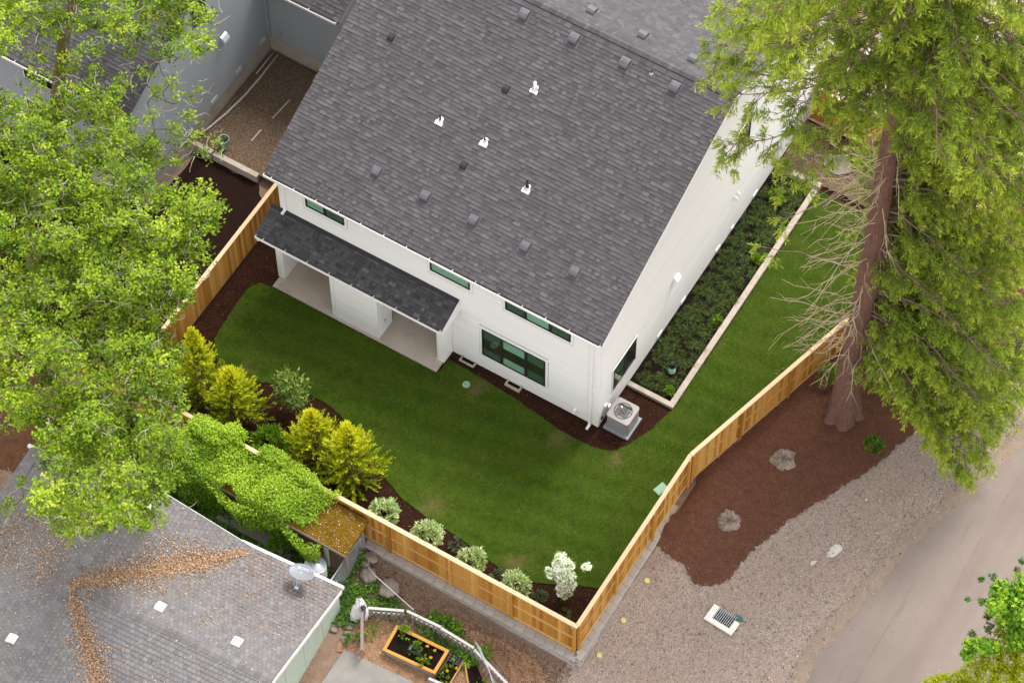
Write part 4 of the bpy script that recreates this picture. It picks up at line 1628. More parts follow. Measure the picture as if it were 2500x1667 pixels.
# ================================================================== SMALL YARD FITTINGS
_t = thing('drain_riser', 'pale green pipe riser with black domed grate in the planting bed', 'drain', (1.08, 3.36, 0))
_m = MB()
_m.lathe([(.13, -.1), (.13, .42), (.115, .42), (.115, .30)], (1.08, 3.36, 0), 22)
_m.build('pipe', 'riser_green', _t, True)
_m = MB()
for i in range(18):
    a = R(20 * i)
    _m.tube([Vector((1.08 + r_ * math.cos(a), 3.36 + r_ * math.sin(a), z_)) for r_, z_ in ((.132, .40), (.128, .50), (.10, .58), (.04, .63))], .008, 4)
_m.lathe([(.135, .40), (.135, .44), (.12, .44)], (1.08, 3.36, 0), 22)
_m.lathe([(.001, .64), (.05, .64), (.05, .61)], (1.08, 3.36, 0), 12)
_m.build('dome_grate', 'black_metal', _t)
_m = MB()
_m.lathe([(.001, .25), (.118, .25)], (1.08, 3.36, 0), 18)
_m.build('pipe_mouth', 'black_metal', _t)

_t = thing('valve_box', 'round green lid set in the lawn near the house bed', 'lid', (-4.82, -.97, .2))
_m = MB()
_m.lathe([(.14, .19), (.14, .245), (.125, .25), (.125, .24), (.001, .243)], (-4.82, -.97, 0), 24)
_m.build('lid', 'green_plastic', _t)
_m = MB()
for a in (.05, -.05):
    _m.span((-4.83 + a, -1.0, .243), (-4.81 + a, -.94, .249))
_m.build('finger_hole', 'black_metal', _t)
_t = thing('valve_box', 'rectangular green lid in the lawn beside the fence bend', 'lid', (3.13, -.94, .03))
_m = MB()
_m.box((3.10, -.96, .045), (.30, .46, .035), (Vector((.96, -.28, 0)), Vector((.28, .96, 0)), Vector((0, 0, 1))))
_m.build('lid', 'green_plastic', _t)
_m = MB()
_m.box((3.10, -.96, .066), (.24, .40, .008), (Vector((.96, -.28, 0)), Vector((.28, .96, 0)), Vector((0, 0, 1))))
_m.build('lid_panel', 'green_plastic', _t)

# storm grate in the gravel
_t = thing('storm_drain', 'cream concrete storm drain with dark steel bar grate in the gravel', 'drain', (7.35, -4.2, -.2))
_A = Vector((1.0, -.07, 0)).normalized()
_N = Vector((.07, 1.0, 0)).normalized()
_Z = Vector((0, 0, 1))
_c = Vector((7.36, -4.17, ground_z(7.36, -4.17) + .05))
_m = MB()
_m.box(_c - _N * .24, (1.10, .16, .1), (_A, _N, _Z))
_m.box(_c - _A * .44 + _N * .085, (.22, .49, .098), (_A, _N, _Z))
_m.box(_c + _A * .46 + _N * .02, (.18, .36, .098), (_A, _N, _Z))
_m.build('frame', 'grate_cream', _t)
_m = MB()
_m.box(_c + _A * .02 + _N * .1 - _Z * .035, (.70, .52, .02), (_A, _N, _Z))
_m.build('pit', 'black_metal', _t)
for i in range(10):
    _m = MB()
    _m.box(_c + _A * (-.30 + .072 * i) + _N * .10 + _Z * .035, (.022, .50, .05), (_A, _N, _Z))
    _m.build('bar', 'steel', _t)
_m = MB()
_r = random.Random(2)
_v = [_c + _A * (.42 + .11 * math.cos(a) * _r.uniform(.6, 1.3) * 1.6) + _N * (.36 + .10 * math.sin(a) * _r.uniform(.6, 1.3)) for a in [R(30 * i) for i in range(12)]]
_m.prism(_v, (0, 0, .03))
tag(_m.build('cloth', 'tarp_teal'), 'crumpled teal cloth scrap beside the storm drain', 'cloth')

# yellow marker caps by the block wall
for i, (x, y, lb) in enumerate(((4.42, -4.19, 'yellow marker cap by the block wall, farthest from its corner'), (4.45, -5.83, 'yellow marker cap by the block wall, middle of three'),
                                (4.38, -7.33, 'yellow marker cap by the block wall, nearest its corner'))):
    z = ground_z(x, y)
    t_ = thing('marker_cap', lb, 'cap', (x, y, z), 'yellow marker caps in the gravel', False)
    m = MB()
    m.lathe([(.095, 0), (.095, .04), (.08, .05), (.07, .03)], k=18)
    m.build('ring', 'yellow_cap', t_, True)
    m = MB()
    m.lathe([(.001, .034), (.07, .034)], k=18)
    m.lathe([(.001, .05), (.03, .05), (.03, .034)], k=10)
    m.build('cap_centre', 'yellow_cap', t_)
# lime patch
for (x, y, s, lb) in ((9.41, .05, .36, 'larger white lime patch on the gravel shoulder'), (9.0, -.75, .14, 'small white lime patch on the gravel shoulder')):
    q = [(x + s * math.cos(a) * _r.uniform(.6, 1.1) * .55 + s * math.sin(a) * .3, y + s * math.sin(a) * _r.uniform(.7, 1.2)) for a in [R(24 * i) for i in range(15)]]
    o = drape('lime_patch', q, 'lime_patch', ground_z, .008, .3, None)
    tag(o, lb, 'patch', 'lime patches')

# ------------------------------------------------------------------ stumps


def stump(x, y, rad, seed, label):
    r = np.random.default_rng(seed)
    z = ground_z(x, y)
    t_ = thing('tree_stump', label, 'stump', (x, y, z), None, False)
    k = 40
    a = np.arange(k) * 2 * np.pi / k
    lob = 1 + .05 * np.cos(5 * a + r.uniform(0, 6)) + .07 * np.cos(3 * a + r.uniform(0, 6)) + .05 * np.cos(11 * a) + .04 * r.normal(size=k)
    v, f = [], []
    rings = ((1.22, -.03), (1.12, .04), (1.0, .085), (.88, .105), (.55, .10), (.25, .09), (.02, .095))
    for j, (s, zz) in enumerate(rings):
        ll = 1 + (lob - 1) * (1 if j < 3 else max(0, .7 - .2 * (j - 3)))
        for i in range(k):
            v.append((rad * s * ll[i] * math.cos(a[i]), rad * s * ll[i] * math.sin(a[i]), zz + r.normal() * .02 * (j > 1)))
    for j in range(len(rings) - 1):
        for i in range(k):
            f.append((j * k + i, j * k + (i + 1) % k, (j + 1) * k + (i + 1) % k, (j + 1) * k + i))
    link('cut_wood', mesh_np('cut_wood', v, f, 'stump_wood', None, True), t_)


stump(6.2, 2.25, .38, 3, 'grey lobed tree stump in the red mulch, nearer the big trunk')
stump(5.75, -.85, .36, 8, 'brown flat tree stump in the red mulch, nearer the gravel')

# ------------------------------------------------------------------ side yard: pipe, bin
_m = MB()
_m.tube([(-18.38, 7.45, .56), (-18.36, 6.2, .56), (-18.40, 5.2, .56), (-18.52, 4.2, .56), (-18.72, 3.2, .58), (-18.95, 2.7, .66)], .045, 8)
tag(_m.build('pvc_pipe', 'pvc_pipe', None, True), 'long white plastic pipe lying bent on the side yard gravel', 'pipe')
_m = MB()
_m.tube([(-18.58, 7.45, .56), (-18.58, 6.3, .56)], .03, 8)
tag(_m.build('pvc_pipe', 'pvc_pipe', None, True), 'short white plastic pipe along the grey foundation', 'pipe')
_m = MB()
_m.box((-16.9, 5.45, .515), (.05, 1.05, .02), (Vector((1, -.09, 0)).normalized(), Vector((.09, 1, 0)).normalized(), _Z))
_m.box((-17.03, 3.98, .515), (.05, .62, .02), (Vector((1, -.05, 0)).normalized(), Vector((.05, 1, 0)).normalized(), _Z))
tag(_m.build('lath_strip', 'pvc_pipe'), 'broken pale lath strips lying on the brown gravel', 'strip')
_t = thing('bin', 'dark green round bin at the end of the low concrete wall', 'bin', (-17.75, 2.95, .5), None, False)
_m = MB()
_m.lathe([(.16, 0), (.20, .48), (.21, .49), (.21, .52), (.19, .52), (.185, .45), (.001, .45)], k=22)
_m.build('bin_body', 'green_plastic', _t, True)
_m = MB()
_m.lathe([(.186, .48), (.001, .46)], k=22)
_m.build('bin_mouth', 'black_metal', _t)
# stepping stone
for i, (x, y, s) in enumerate(((1.95, 14.25, .55),)):
    m = MB()
    m.prism([(x + s * math.cos(R(20 * q)) * (1 + .07 * math.sin(3 * q)), y + s * .8 * math.sin(R(20 * q)), .08) for q in range(18)], (0, 0, .035))
    tag(m.build('stepping_stone', 'concrete_old'), 'grey stepping stone on the dark side gravel', 'stone')

# ================================================================== GARDEN BEHIND THE FENCE


def gz(x, y):
    return ground_z(x, y)


_m = MB()
_m.prism([(-3.15, -11.55, -.73), (-.55, -11.36, -.73), (-.2, -11.9, -.75), (.4, -15, -.75), (-3.1, -15, -.75)], (0, 0, .16))
o_ = _m.build('patio_pad', 'concrete_old')
tag(o_, kind='structure')
_m = MB()
_m.prism([(-.50, -11.36, -.75), (.9, -11.55, -.75), (1.6, -15, -.75), (.45, -15, -.75), (-.15, -11.9, -.75)], (0, 0, .155))
tag(_m.build('patio_pad', 'concrete_old'), kind='structure')
# raised timber bed
RB = thing('raised_bed', 'raised garden bed framed in orange timber with yellow flowers', 'planter', (-1, -10.4, -.6))
_c = [Vector((-2.04, -9.98, 0)), Vector((-.01, -9.86, 0)), Vector((.04, -10.86, 0)), Vector((-1.95, -11.02, 0))]
for i in range(4):
    a_, b_ = _c[i], _c[(i + 1) % 4]
    d_ = (b_ - a_).normalized()
    n_ = Vector((-d_.y, d_.x, 0))
    m_ = (a_ + b_) / 2 - n_ * .05
    ln = (b_ - a_).length - (.0 if i % 2 else .2)
    put('frame_cap', 'bed_timber', RB, (m_.x, m_.y, -.305 + (.003 if i % 2 else 0)), d_, n_, (ln, .11, .04))
    put('side_plank', 'weathered_wood', RB, (m_.x, m_.y, -.68), d_, n_, (ln, .05, .37))
_m = MB()
_m.prism([(p.x, p.y, -.5) for p in (_c[0] + Vector((.06, -.06, 0)), _c[1] + Vector((-.06, -.06, 0)), _c[2] + Vector((-.06, .06, 0)), _c[3] + Vector((.06, .06, 0)))], (0, 0, .10))
_m.build('bed_soil', 'soil', RB)
# second bed (flush) and seed tray
RB2 = thing('garden_bed', 'small dark soil bed edged with thin boards beside the timber bed', 'planter', (.3, -10.3, -.6))
_m = MB()
_m.prism([(.06, -10.85, -.62), (.10, -9.95, -.62), (.52, -9.88, -.62), (.58, -10.8, -.62), (.60, -11.0, -.62)], (0, 0, .10))
_m.build('bed_soil', 'soil', RB2)
_m = MB()
_m.tube([(.55, -9.85, -.50), (.60, -10.9, -.50)], .025, 4)
_m.build('edge_board', 'cedar_rail', RB2)
_t = thing('seed_tray', 'black plastic seed tray lying on the small soil bed', 'tray', (.29, -9.95, -.5))
_m = MB()
_m.span((.06, -10.12, -.52), (.52, -9.80, -.50))
_m.build('tray_base', 'black_tray', _t)
for i in range(5):
    _m = MB()
    _m.span((.06 + i * .112, -10.12, -.50), (.075 + i * .112, -9.80, -.455))
    _m.build('cell_wall', 'vent_metal', _t)
for i in range(4):
    _m = MB()
    _m.span((.075, -10.12 + i * .10, -.50), (.507, -10.105 + i * .10, -.457))
    _m.build('cell_wall', 'black_tray', _t)
_m = MB()
_m.prism([(.75, -10.0, -.62), (1.0, -9.75, -.62), (2.5, -10.9, -.62), (2.9, -11.6, -.62), (2.2, -11.5, -.62)], (0, 0, .08))
tag(_m.build('garden_bed', 'soil'), 'narrow dark soil bed along the old picket fence', 'planter')
_m = MB()
_m.tube([(.62, -9.88, -.48), (2.0, -11.6, -.48)], .025, 4)
tag(_m.build('edge_board', 'cedar_rail'), 'thin timber edging board across the bark chips', 'board')


# old picket fence, top painted white
def old_pickets(label, P0, P1, n, ht=.78, zb=None):
    a, b = Vector((*P0, 0)), Vector((*P1, 0))
    A = (b - a).normalized()
    L = (b - a).length
    Nn = Vector((A.y, -A.x, 0))
    r = random.Random(n + int(L * 100))
    F = thing('picket_fence', label, 'fence', (a.x, a.y, gz(a.x, a.y)), 'old picket fence panels')
    z = (gz(*P0) + gz(*P1)) / 2 if zb is None else zb
    for i in range(n):
        s = L * (i + .5) / n
        P = a + A * s
        w = .15 if i in (0, n - 1) else .085
        put('picket', 'weathered_wood', F, (P.x, P.y, z + r.uniform(-.03, .02)), A, Nn, (w, .022, ht))
    for zz, d, h_, mt in ((ht - .02, 0, .035, 'peeling_white'), (ht * .45, -.04, .07, 'peeling_white')):
        P = (a + b) / 2 + Nn * d
        put('rail', mt, F, (P.x, P.y, z + zz), A, Nn, (L, .085 if d == 0 else .035, h_))


old_pickets('weathered picket fence panel with white top rail beside the plastic sheet', (-3.08, -10.12), (-1.98, -9.58), 7)
old_pickets('weathered picket fence panel behind the raised bed', (-1.90, -9.52), (-.60, -9.44), 7)
old_pickets('weathered picket fence panel nearest the seed tray', (-.58, -9.46), (.76, -9.52), 7)
old_pickets('leaning grey picket fence panel under the wire', (.80, -9.55), (2.40, -10.05), 10, .7)
old_pickets('short picket panel with white top at the corner of the raised bed', (.05, -11.25), (.95, -11.15), 6)
# gate post with lantern and leaning gate
GP = thing('garden_gate', 'narrow weathered garden gate seen edge on beside the plastic sheet', 'gate', (-3.2, -10.2, -.6))
put('gate_post', 'weathered_wood', GP, (-3.20, -10.22, -.65), (1, 0, 0), (0, 1, 0), (.11, .11, .85))
_m = MB()
_m.lathe([(.001, .20), (.085, .20), (.095, .235), (.06, .27), (.001, .275)], (-3.20, -10.22, 0), 16)
_m.build('post_cap', 'black_metal', GP)
for i in range(6):
    q = Vector((-3.15 + .135 * i, -10.38 - .21 * i, 0))
    put('picket', 'weathered_wood', GP, (q.x, q.y, -.60), Vector((.54, -.84, 0)), Vector((.84, .54, 0)), (.09, .022, .75))
put('top_rail', 'weathered_wood', GP, (-2.80, -10.93, .14), Vector((.54, -.84, 0)), Vector((.84, .54, 0)), (1.45, .10, .03))


# plastic sheet draped over the post
def sheet():
    r = np.random.default_rng(4)
    n, k = 22, 14
    v = []
    for i in range(k):
        t = i / (k - 1)
        for j in range(n):
            a = 2 * math.pi * j / n
            rad = .05 + .26 * t ** .7 * (1 + .35 * math.sin(3 * a + 1.2) + .22 * math.sin(7 * a + 4 * t))
            zz = .45 - 1.0 * t ** 1.2 + .05 * math.sin(5 * a)
            v.append((-3.42 + rad * math.cos(a) * .85 + .05 * math.sin(9 * t), -10.14 + rad * math.sin(a) * 1.15 + r.normal() * .012, zz + r.normal() * .015))
    f = [(i * n + j, i * n + (j + 1) % n, (i + 1) * n + (j + 1) % n, (i + 1) * n + j) for i in range(k - 1) for j in range(n)]
    f.append(tuple(range(n)))
    tag(link('plastic_sheet', mesh_np('plastic_sheet', v, f, 'bag_plastic', None, True)), 'crumpled white plastic sheet hung over the garden post', 'sheet')


sheet()


# boulders
def boulder(x, y, s, seed, label, group=None):
    r = np.random.default_rng(seed)
    bm = bmesh.new()
    bmesh.ops.create_icosphere(bm, subdivisions=4, radius=1)
    ph = r.uniform(0, 6, 9)
    for q in bm.verts:
        p = q.co
        d = 1 + .16 * math.sin(2.3 * p.x + ph[0]) + .14 * math.sin(3.1 * p.y + ph[1]) + .10 * math.sin(4.7 * p.z + ph[2]) + .06 * math.sin(9 * p.x + 7 * p.y + ph[3]) + .04 * math.sin(13 * p.z - 8 * p.x + ph[4]) + .03 * math.sin(17 * p.y + 11 * p.z + ph[5])
        d *= 1 - .22 * max(0, p.z - .45 + .25 * math.sin(3 * p.x + ph[6]))
        q.co = Vector((p.x * d * s[0], p.y * d * s[1], p.z * d * s[2]))
    me = bpy.data.meshes.new('boulder')
    bm.to_mesh(me)
    bm.free()
    me.materials.append(MATS['rock'])
    for p in me.polygons:
        p.use_smooth = True
    tag(link('boulder', me, None, (x, y, gz(x, y) + s[2] * .4)), label, 'boulder', group)


boulder(-2.95, -8.95, (.34, .30, .26), 1, 'pale tan boulder nearest the picket fence', 'boulders in the ivy')
boulder(-3.85, -8.90, (.30, .30, .26), 2, 'tan boulder half sunk in ivy near the chain link', 'boulders in the ivy')
boulder(-4.18, -8.62, (.16, .16, .14), 3, 'small brown boulder against the larger ivy boulder', 'boulders in the ivy')
boulder(-4.15, -8.30, (.24, .22, .14), 4, 'dark flat boulder at the end of the block wall', 'boulders in the ivy')
for i, (x, y) in enumerate(((-3.45, -10.75), (-3.35, -11.0), (-3.3, -11.25), (-3.85, -11.1))):
    boulder(x, y, (.14, .12, .09), 20 + i, ('brown edging stone by the garden gate, first in line', 'brown edging stone by the garden gate, second in line', 'brown edging stone nearest the concrete pad', 'dark round stone in the bark chips under the eave')[i], 'edging stones')
# long metal rail over the boulders
_m = MB()
_m.tube([(-4.1, -8.75, .25), (-3.5, -9.0, .26), (-1.7, -9.40, .22)], .015, 6)
tag(_m.build('metal_rail', 'galvanised', None, True), 'long thin grey metal rail leaning over the boulders', 'rail')
# dropped chain-link
CL = thing('chain_link_fence', 'sagging grey chain link fence beside the mossy shed roof', 'fence', (-4.6, -9.2, -.4))
for (x, y) in ((-4.60, -8.2), (-4.62, -9.0), (-4.58, -10.2)):
    _m = MB()
    _m.tube([(x, y, -.5), (x, y, .62)], .025, 8)
    _m.build('post', 'galvanised', CL)
_m = MB()
_m.tube([(-4.60, -8.15, .60), (-4.62, -9.0, .60), (-4.58, -10.25, .60)], .022, 6)
_m.build('top_rail', 'galvanised', CL)
_T = Tubes()
for i in range(26):
    y0 = -8.1 - i * .085
    _T.add([(-4.58, y0, .58), (-4.50, y0 - .5, .1), (-4.45, y0 - .9, -.35)], .006, 3)
    _T.add([(-4.58, y0, .58), (-4.50, y0 + .5, .1), (-4.45, y0 + .9, -.35)], .006, 3)
_T.build('mesh_wire', 'galvanised', CL)
# wire cage and trellis wires
_t = thing('wire_cage', 'dark wire plant cages leaning beyond the old pickets', 'cage', (1.3, -9.0, -.5))
_T = Tubes()
for (x, y) in ((.72, -8.75), (1.05, -8.85), (1.30, -8.95), (1.62, -8.98), (1.85, -9.05), (1.95, -9.3)):
    _T.add([(x, y, -.55), (x + .02, y, .35)], .011, 4)
_T.add([(.7, -8.75, .33), (1.3, -8.93, .33), (1.95, -9.2, .30)], .010, 4)
_T.add([(.7, -8.75, .0), (1.3, -8.93, .0), (1.95, -9.2, .0)], .010, 4)
_T.build('wire', 'tarp_plum', _t)
_t = thing('garden_wires', 'loose bundle of pale wires slung along the old pickets', 'wire', (1.5, -9.7, 0))
_T = Tubes()
for i in range(5):
    d = i * .07
    _T.add([(.65 + d, -9.30 - .4 * d, .22), (1.3 + d, -9.75 - d * .5, .16 - .1 * d), (1.9, -10.15 - d * .3, .1), (2.5, -10.35 - d, .02)], .006, 4)
_T.build('wire', 'galvanised', _t)

# ================================================================== SHED UNDER THE VINE
SH = thing('shed', 'low lean-to shed with orange mossy roof against the cedar fence', 'shed', (-7, -8.7, -.3))


def shed():
    m = MB()
    m.prism([(-10.3, -9.36, 1.30), (-10.3, -9.36, 1.40), (-10.3, -7.92, 1.62), (-10.3, -7.92, 1.52)], (5.92, 0, 0))
    m.build('roof', 'moss_roof', SH)
    m = MB()
    m.span((-10.3, -9.385, 1.26), (-4.37, -9.362, 1.40))
    m.build('fascia', 'weathered_wood', SH)
    m = MB()
    m.span((-10.1, -9.0, -.4), (-7.0, -7.98, 1.42))
    m.build('wall', 'concrete_old', SH)
    m = MB()
    m.span((-5.35, -9.30, -.4), (-5.23, -9.2, 1.30))
    m.build('post', 'siding_mint', SH)
    m = MB()
    m.span((-4.55, -9.28, -.4), (-4.45, -9.18, 1.30))
    m.build('post', 'weathered_wood', SH)
    m = MB()
    m.span((-6.9, -8.2, -.4), (-4.5, -8.1, 1.35))
    m.build('back_wall', 'weathered_wood', SH)
    for x in (-9.4, -8.3, -7.5):
        m = MB()
        m.tube([(x, -9.06, -.3), (x, -9.06, 1.3)], .03, 4)
        m.build('trellis_post', 'tarp_plum', SH)
    for z in (-.05, .35):
        m = MB()
        m.tube([(-9.9, -9.06, z), (-7.1, -9.06, z)], .035, 4)
        m.build('trellis_rail', 'tarp_plum', SH)


shed()
_m = MB()
_m.span((-9.6, -9.75, -.42), (-6.9, -9.25, -.28))
tag(_m.build('low_wall', 'concrete_old'), 'low pale concrete ledge in front of the vine covered shed', 'wall')
_m = MB()
_m.box((-4.62, -9.1, .9), (.06, .16, .3))
tag(_m.build('panel', 'blue_plastic'), 'small blue plastic panel under the shed roof corner', 'panel')
# plum coloured junk in the gap: two folded chairs
for (x, y, rz, lb) in ((-6.55, -9.85, .5, 'dark folded plastic chair lying beyond the roof gutter, left one'), (-6.1, -9.95, .2, 'dark folded plastic chair lying beyond the roof gutter, right one')):
    t_ = thing('folding_chair', lb, 'chair', (x, y, gz(x, y)), 'folded chairs', False)
    t_.rotation_euler = (0, R(-24), rz)
    m = MB()
    m.box((0, 0, .30), (.5, .44, .03))
    m.build('seat', 'tarp_plum', t_)
    m = MB()
    m.box((-.28, 0, .52), (.03, .44, .45))
    m.build('backrest', 'tarp_plum', t_)
    for sx in (-.22, .22):
        for sy in (-.2, .2):
            m = MB()
            m.tube([(sx, sy, 0), (sx, sy, .3)], .015, 6)
            m.build('leg', 'steel', t_)


# white slotted basket
def basket():
    B = thing('laundry_basket', 'white slotted plastic basket with a clear lid behind the satellite dish', 'basket', (-5.35, -9.85, -.4))
    c = Vector((-5.35, -9.85, 0))
    for j in range(3):
        for i in range(26):
            a = 2 * math.pi * i / 26
            m = MB()
            p = c + Vector((math.cos(a) * .36, math.sin(a) * .30, .08 + .2 * j))
            m.box(p, (.02, .045, .15), (Vector((math.cos(a), math.sin(a), 0)), Vector((-math.sin(a), math.cos(a), 0)), Vector((0, 0, 1))))
            m.build('slat', 'plastic_white', B)
    for z in (0, .2, .4, .6):
        pts = [c + Vector((math.cos(R(15 * q)) * .37, math.sin(R(15 * q)) * .31, z)) for q in range(25)]
        m = MB()
        m.tube(pts, .025, 6, False)
        m.build('hoop', 'plastic_white', B)
    m = MB()
    m.lathe([(.36, .60), (.28, .68), (.001, .72)], c, 24)
    m.build('lid', 'galvanised', B, True)


basket()

# ================================================================== SATELLITE DISH
DISH = thing('satellite_dish', 'grey oval satellite dish with white lettering on the old roof', 'satellite dish', (-4.97, -11.43, 2.15))


def dish():
    P0 = Vector((-4.97, -11.43, 2.14))
    X = Vector((.992, .127, 0)).normalized()                # across
    Nn = Vector((-.09, .148, .985)).normalized()            # the hollow side faces up
    X = (X - Nn * X.dot(Nn)).normalized()
    Y = Nn.cross(X)
    c = P0 + Vector((.10, .24, .70))
    m = MB()
    n, k = 8, 36
    a_, b_ = .46, .33
    # front and back skins
    v, f = [], []
    for s in range(n + 1):
        t = s / n
        for i in range(k):
            a = 2 * math.pi * i / k
            v.append(c + X * (a_ * t * math.cos(a)) + Y * (b_ * t * math.sin(a)) + Nn * (-.075 * (1 - t * t)))
    for s in range(n):
        for i in range(k):
            f.append((s * k + i, s * k + (i + 1) % k, (s + 1) * k + (i + 1) % k, (s + 1) * k + i))
    o = len(v)
    v += [p - Nn * .015 for p in v]
    f += [tuple(q + o for q in reversed(g)) for g in f]
    f += [(n * k + i, n * k + (i + 1) % k, o + n * k + (i + 1) % k, o + n * k + i) for i in range(k)]
    m.add(v, f)
    rf = m.build('reflector', 'dish_grey', DISH, True)
    # lettering on the visible skin
    cu = bpy.data.curves.new('lettering', 'FONT')
    cu.body = 'DIRECTV'
    cu.size = .13
    cu.extrude = .002
    tmp = bpy.data.objects.new('tmp', cu)
    COL.objects.link(tmp)
    dg = bpy.context.evaluated_depsgraph_get()
    me = bpy.data.meshes.new_from_object(tmp.evaluated_get(dg))
    bpy.data.objects.remove(tmp)
    org = Vector((-.10, .13))
    for vv in me.vertices:
        u, w = org.x + vv.co.x * .95, org.y + vv.co.y
        t2 = (u / a_) ** 2 + (w / b_) ** 2
        vv.co = c + X * u + Y * w + Nn * (-.075 * (1 - t2) + .004 + vv.co.z)
    me.materials.clear()
    me.materials.append(MATS['lettering'])
    link('lettering', me, rf)
    m = MB()
    q = [c + X * (-.16 + .05 * math.cos(R(24 * i))) + Y * (.175 + .05 * math.sin(R(24 * i))) for i in range(15)]
    q = [p + Nn * (-.075 * (1 - ((p - c).dot(X) / a_) ** 2 - ((p - c).dot(Y) / b_) ** 2) + .004) for p in q]
    m.add(q, [tuple(range(15))])
    m.build('logo_disc', 'lettering', rf)
    m = MB()
    m.tube([P0, P0 + Vector((0, .02, .35)), c - Nn * .02], .03, 8)
    m.build('mast', 'galvanised', DISH, True)
    m = MB()
    m.box(P0 + Vector((0, 0, .03)), (.26, .16, .05), (OU, OV, Vector((0, 0, 1))))
    m.tube([P0 + Vector((.12, -.05, .02)), P0 + Vector((.02, .06, .4))], .012, 6)
    m.build('foot', 'dish_grey', DISH)
    m = MB()
    m.tube([c - Y * .30, c - Y * .42 - Nn * .35], .018, 6)
    m.box(c - Y * .42 - Nn * .37, (.12, .08, .08))
    m.build('feed_arm', 'galvanised', DISH)


dish()


# patterned mat on the patio
_t = thing('door_mat', 'dark patterned mat on the patio behind the white store wall', 'mat', (-8.5, .55, .27))
_m = MB()
_m.span((-9.0, .34, .272), (-8.05, .80, .285))
_m.build('mat', 'door_mat', _t)
for i in range(5):
    _m = MB()
    _m.span((-8.93 + i * .175, .42, .286), (-8.80 + i * .175, .72, .289))
    _m.build('mat_panel', 'tarp_plum', _t)

# ================================================================== VEGETATION


def twig_leaves(base, d, ln, k, spread, leaf_l, leaf_w, t0, t1, droop=0.0, jit=.12):
    """k narrow leaves along each twig; returns pos, dir, length, width, tint"""
    n = len(base)
    t = rng.uniform(.1, 1, (n, k))
    pos = base[:, None] + d[:, None] * (ln[:, None, None] * t[..., None])
    pos[..., 2] -= droop * (t ** 2) * ln[:, None]
    s = unit(np.cross(d, np.array([0, 0, 1.0]) + rng.normal(size=(n, 3)) * .25))
    sg = np.where(rng.random((n, k)) < .5, -1, 1)[..., None]
    dd = d[:, None] * (1 - .35 * spread) + s[:, None] * sg * spread * rng.uniform(.4, 1.1, (n, k, 1)) + rng.normal(size=(n, k, 3)) * jit
    dd[..., 2] -= droop * .5 * t
    L = leaf_l * rng.uniform(.6, 1.25, (n, k)) * (1.1 - .35 * t)
    tint = t0[:, None] + (t1 - t0)[:, None] * t + rng.normal(size=(n, k)) * .08
    return pos.reshape(-1, 3), unit(dd.reshape(-1, 3)), L.ravel(), (leaf_w * rng.uniform(.7, 1.3, (n, k))).ravel(), tint.ravel()


# ------------------------------------------------------------------ the big conifer
SEQ = thing('conifer_tree', 'tall old conifer with thick red brown trunk and drooping feathery branches', 'tree', (7.09, 4.93, .05))


